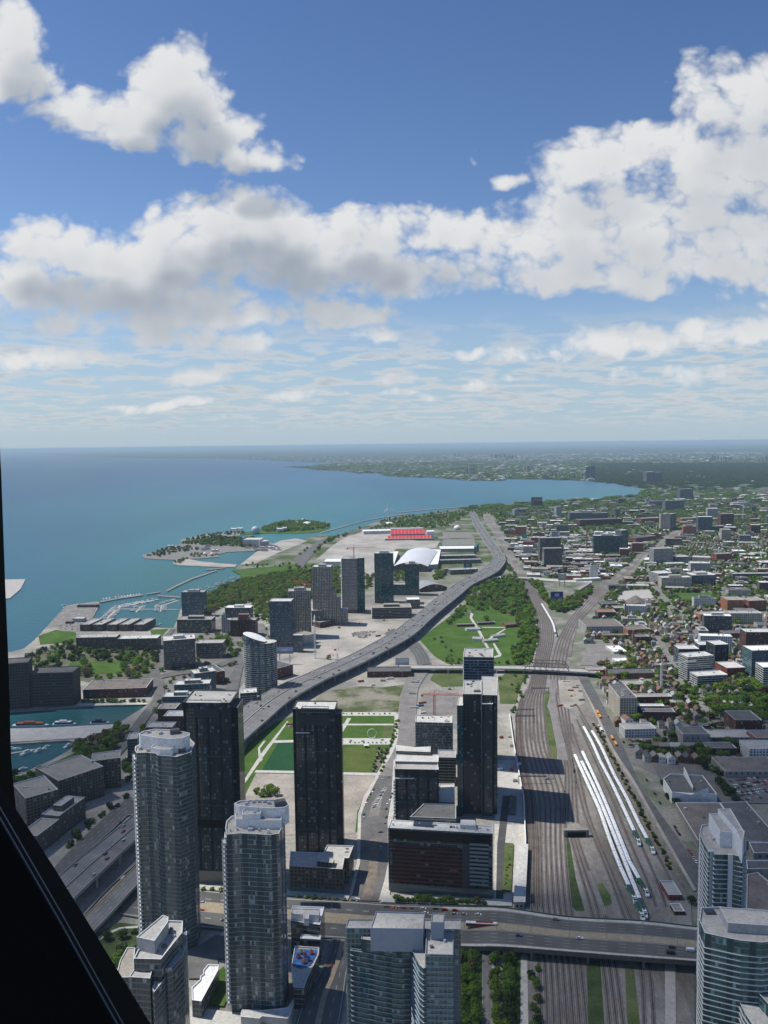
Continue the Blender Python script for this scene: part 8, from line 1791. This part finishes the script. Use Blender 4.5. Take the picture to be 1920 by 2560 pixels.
blob([(456,1352),(500,1340),(560,1332),(610,1331),(612,1336),(560,1340),(500,1350)], 13, 10, DK, ISL, 'along the outer breakwater of the island', .5)
blob([(362,1390),(405,1375),(470,1366),(500,1375),(440,1382),(400,1392)], 16, 11, DK, ISL, 'at the tip of the nearer island', .6)
blob([(470,1385),(545,1385),(548,1391),(480,1394)], 14, 9, FR_, ISL, 'behind the island beach', .5)
blob([(655,1322),(704,1307),(760,1304),(824,1314),(815,1321),(740,1328),(660,1330)], 16, 17, FR_, ISL, 'on the far island', .8)
blob([(434,1408),(446,1412),(460,1404),(468,1397),(445,1400)], 11, 9, [20,10,0,70,0], ISL, 'at the tip of the sand spit', .8)
blob([(590,1412),(700,1408),(745,1412),(700,1418),(610,1422)], 22, 9, MIX, 'trees along the lakeshore road', 'on the harbour lawn', .5)
blob([(240,2345),(340,2325),(345,2400),(290,2420)], 9, 8, DK, 'trees below the slip ramp', 'below the slip ramp', .5)
blob([(60,2000),(150,1990),(240,1990),(335,1960),(345,1900),(300,1905),(200,1940),(60,1975)], 9, 9, DK, 'trees among the left housing', 'among the left housing blocks', .6)
blob([(150,2130),(215,2060),(300,2000),(335,1985),(335,1995),(250,2056),(180,2120)], 7, 7, DK, 'trees among the left housing', 'between the boulevard and the housing', .7)
blob([(250,2098),(339,2030),(339,2036),(250,2104)], 6, 4, [0,10,0,90,0], 'shrubs along the boulevard', 'between boulevard and expressway', .6)
blob([(395,1650),(640,1650),(640,1690),(560,1800),(480,1760),(360,1850),(350,1800),(400,1720)], 14, 9, MIX, 'trees between the waterfront blocks', 'between the waterfront blocks', .42)
blob([(440,1590),(720,1560),(690,1640),(560,1640),(440,1600)], 14, 10, MIX, 'trees between the waterfront blocks', 'around the brick factory', .4)
# everywhere between the houses
k = 0
while k < 21000:
    y = 950+T.random()**.9*4300; x = T.uniform(0, .52)*y*1.02; k += 1
    if not inpoly(x, y, RD) or not inview((x, y, 5), 10) or occ_at(x, y) in (1, 2, 3): continue
    g_ = mnoise.noise(Vector((x*.003, y*.003, 8)))
    if T.random() > (.52+g_*1.2+(y-1500)/3000)*(.6 if y > 1700 and x < .27*y and y < 3100 else 1.15): continue
    TREES.append((x, y, 0, T.uniform(8, 15), T.choices(range(5), [42,36,8,13,1])[0], 'trees between the houses', 'between the houses'))
TREES.sort(key=lambda t: -(t[3]/math.hypot(t[0], t[1])))
for i, (x, y, z, s, sp_, grp, where) in enumerate(TREES[:292]):
    ms, tr = PROTO[i % 4]; shrub = s < 5
    o = bpy.data.objects.new('shrub' if shrub else 'tree', None); COL.objects.link(o); o.location = (x, y, z); o.scale = (s, s, s*(.95 if not shrub else .7)); o.rotation_euler = (0, 0, T.uniform(0, 6.28))
    c = bpy.data.objects.new('crown', ms[sp_]); COL.objects.link(c); c.parent = o; c2 = bpy.data.objects.new('trunk', tr); COL.objects.link(c2); c2.parent = o
    fam(o, '%s %s %s' % (TN_[sp_], 'shrub' if shrub else 'tree', where), 'shrub' if shrub else 'tree', grp)
acc = {i: [] for i in range(5)}
for (x, y, z, s, sp_, grp, where) in TREES[292:]:
    lod = 0 if y < 1250 else (2 if y < 2100 else 4); U_ = FARU[lod+T.randrange(2)]; a = T.uniform(0, 6.28); ca_, sa_ = math.cos(a), math.sin(a)
    V = np.empty_like(U_); V[:, 0] = (U_[:, 0]*ca_-U_[:, 1]*sa_)*s+x; V[:, 1] = (U_[:, 0]*sa_+U_[:, 1]*ca_)*s+y; V[:, 2] = U_[:, 2]*s*.95+z-.12*s; acc[sp_].append(V)
# far woods: bigger clumps up to the horizon
k = 0; NT_ = 0
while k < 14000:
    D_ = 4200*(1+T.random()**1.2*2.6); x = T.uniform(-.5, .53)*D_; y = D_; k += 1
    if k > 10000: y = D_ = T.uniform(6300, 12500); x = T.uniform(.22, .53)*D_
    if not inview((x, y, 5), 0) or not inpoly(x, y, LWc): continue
    px_, py_ = proj((x, y, 0)); wood = 1480 < px_ and 1158 < py_ < 1222  # this band gets dark leaves: a cloud's shadow put into the colour
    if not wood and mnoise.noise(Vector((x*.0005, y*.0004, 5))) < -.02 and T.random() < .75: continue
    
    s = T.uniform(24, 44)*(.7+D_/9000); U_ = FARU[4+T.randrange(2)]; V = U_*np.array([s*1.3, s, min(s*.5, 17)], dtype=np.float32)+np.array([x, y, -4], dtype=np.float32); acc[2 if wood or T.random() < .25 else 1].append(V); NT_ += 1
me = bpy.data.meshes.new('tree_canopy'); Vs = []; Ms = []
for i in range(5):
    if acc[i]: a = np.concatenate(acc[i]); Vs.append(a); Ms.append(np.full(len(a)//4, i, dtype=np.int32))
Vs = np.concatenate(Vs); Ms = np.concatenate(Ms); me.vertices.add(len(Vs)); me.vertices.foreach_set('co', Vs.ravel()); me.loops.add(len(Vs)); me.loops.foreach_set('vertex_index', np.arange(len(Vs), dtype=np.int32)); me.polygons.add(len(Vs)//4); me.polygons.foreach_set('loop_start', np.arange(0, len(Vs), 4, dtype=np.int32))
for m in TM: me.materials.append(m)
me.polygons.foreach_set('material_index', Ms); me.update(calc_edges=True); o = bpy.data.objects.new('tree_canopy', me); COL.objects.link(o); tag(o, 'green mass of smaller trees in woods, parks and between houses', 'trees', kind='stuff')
print('TREES', len(TREES), 'far', NT_, 'quads', len(Vs)//4, 'houses', len(HS), 'blocks', nblk)
# ---------------------------------------------------------------- two unseen low clouds overhead, shaped for their shade; the left one is added
CM = bpy.data.materials.new('cloud_mat'); CM.use_nodes = True; nt = CM.node_tree; nt.nodes.remove(nt.nodes['Principled BSDF']); pv = nt.nodes.new('ShaderNodeVolumePrincipled'); pv.inputs['Color'].default_value = (1,1,1,1); pv.inputs['Density'].default_value = .0075
nt.links.new(pv.outputs[0], nt.nodes['Material Output'].inputs['Volume'])
def overhead_cloud(shadow, alt, thick, label):
    off = Vector((SUN_DIR.x, SUN_DIR.y))*(alt/SUN_DIR.z); p = ccw([(q[0]+off.x, q[1]+off.y) for q in shadow]); n = len(p); c = centroid(p); b = MB((c[0], c[1], alt)); N_ = 48; ring = []
    C3 = resample([Vector((*q, 0)) for q in p+[p[0]]], N_+1)[:-1]; LV = [(1.0, 0), (.93, .55), (.78, .85), (.5, 1.0), (.2, 1.08)]
    for i, v in enumerate(C3):
        col_ = []
        for k, (r, h) in enumerate(LV):
            x, y = c[0]+(v.x-c[0])*r, c[1]+(v.y-c[1])*r; w_ = 1+.22*mnoise.noise(Vector((x*.006, y*.006, k*.3))); col_.append((c[0]+(x-c[0])*w_, c[1]+(y-c[1])*w_, alt+thick*h*(1+.35*mnoise.noise(Vector((x*.008, y*.008, 9))))))
        ring.append(col_)
    for i in range(N_):
        a, e = ring[i], ring[(i+1) % N_]
        for k in range(len(LV)-1): b.face([a[k], e[k], e[k+1], a[k+1]], None)
        b.face([a[-1], e[-1], (c[0], c[1], alt+thick*1.1)], None)
        b.face([e[0], a[0], (c[0], c[1], alt-thick*.12)], None)
    b.mats = []; o = b.build('cloud'); o.data.materials.append(CM); tag(o, label, kind='stuff')
overhead_cloud([(-60,590),(90,600),(170,700),(250,900),(330,1010),(560,1080),(900,1000),(900,300),(300,250),(-60,430)], 1200, 150, 'low cloud overhead shading the bridge and right-hand district')
overhead_cloud([(-210,480),(-200,620),(-230,800),(-300,1010),(-520,1050),(-620,700),(-500,420)], 1200, 130, 'added low cloud overhead, out of view, put in to shade the left waterfront')
# ---------------------------------------------------------------- haze
hb = MB(); hb.box((0, 64000), 262000, 134000, -3.0, HC+8, None, bottom=True); hb.mats = []; hz = hb.build('haze'); hz['kind'] = 'stuff'; hz['label'] = 'thin blue haze over the whole city and lake'
HM = bpy.data.materials.new('haze_mat'); HM.use_nodes = True; nt = HM.node_tree; nt.nodes.remove(nt.nodes['Principled BSDF']); pv = nt.nodes.new('ShaderNodeVolumePrincipled'); pv.inputs['Color'].default_value = (.64,.85,1.0,1); pv.inputs['Density'].default_value = HAZE; pv.inputs['Anisotropy'].default_value = 0.0
nt.links.new(pv.outputs[0], nt.nodes['Material Output'].inputs['Volume']); hz.data.materials.append(HM)
# ---------------------------------------------------------------- labels of the many
def ordinal(n): return ORD[n] if n < 14 else ('%d%s' % (n, 'th' if 10 < n % 100 < 20 else {1:'st',2:'nd',3:'rd'}.get(n % 10, 'th')))
cars = sorted([o for o in bpy.data.objects if o.name.startswith('parked_car')], key=lambda o: o.location.length)
if len(cars) > 290:
    bm_ = bmesh.new(); mats_ = []
    drop = set(cars[290:])
    for o in cars[290:]:
        n0 = len(bm_.faces); v0 = len(bm_.verts); bm_.from_mesh(o.data); bm_.verts.ensure_lookup_table(); bm_.faces.ensure_lookup_table(); M4 = Matrix.Translation(o.location) @ o.rotation_euler.to_matrix().to_4x4()
        for v in bm_.verts[v0:]: v.co = M4 @ v.co
        for f in bm_.faces[n0:]:
            q = o.data.materials[f.material_index]
            if q not in mats_: mats_.append(q)
            f.material_index = mats_.index(q)
    me = bpy.data.meshes.new('distant_cars'); bm_.to_mesh(me); bm_.free()
    for q in mats_: me.materials.append(q)
    o2 = bpy.data.objects.new('distant_cars', me); COL.objects.link(o2); tag(o2, 'scatter of tiny far parked and moving cars', 'cars', kind='stuff')
    FAM[:] = [(o, d) for o, d in FAM if o not in drop]
    for o in drop: bpy.data.objects.remove(o)
groups = {}
for o, desc in FAM:
    L_ = min(LAND, key=lambda l: (l[1]-o.location.x)**2+(l[2]-o.location.y)**2)[0]; groups.setdefault((desc, L_ if len(desc.split())+len(L_.split())+4 <= 16 else None), []).append(o)
for (desc, L_), os_ in groups.items():
    os_.sort(key=lambda o: proj(o.location)[0]); n = len(os_)
    for i, o in enumerate(os_):
        if n == 1: o['label'] = desc+(' near '+L_ if L_ else '')
        else: o['label'] = desc+(' near '+L_ if L_ else '')+', '+('leftmost' if i == 0 else 'rightmost' if i == n-1 else ordinal(i+1)+' from left')
bpy.context.view_layer.update()
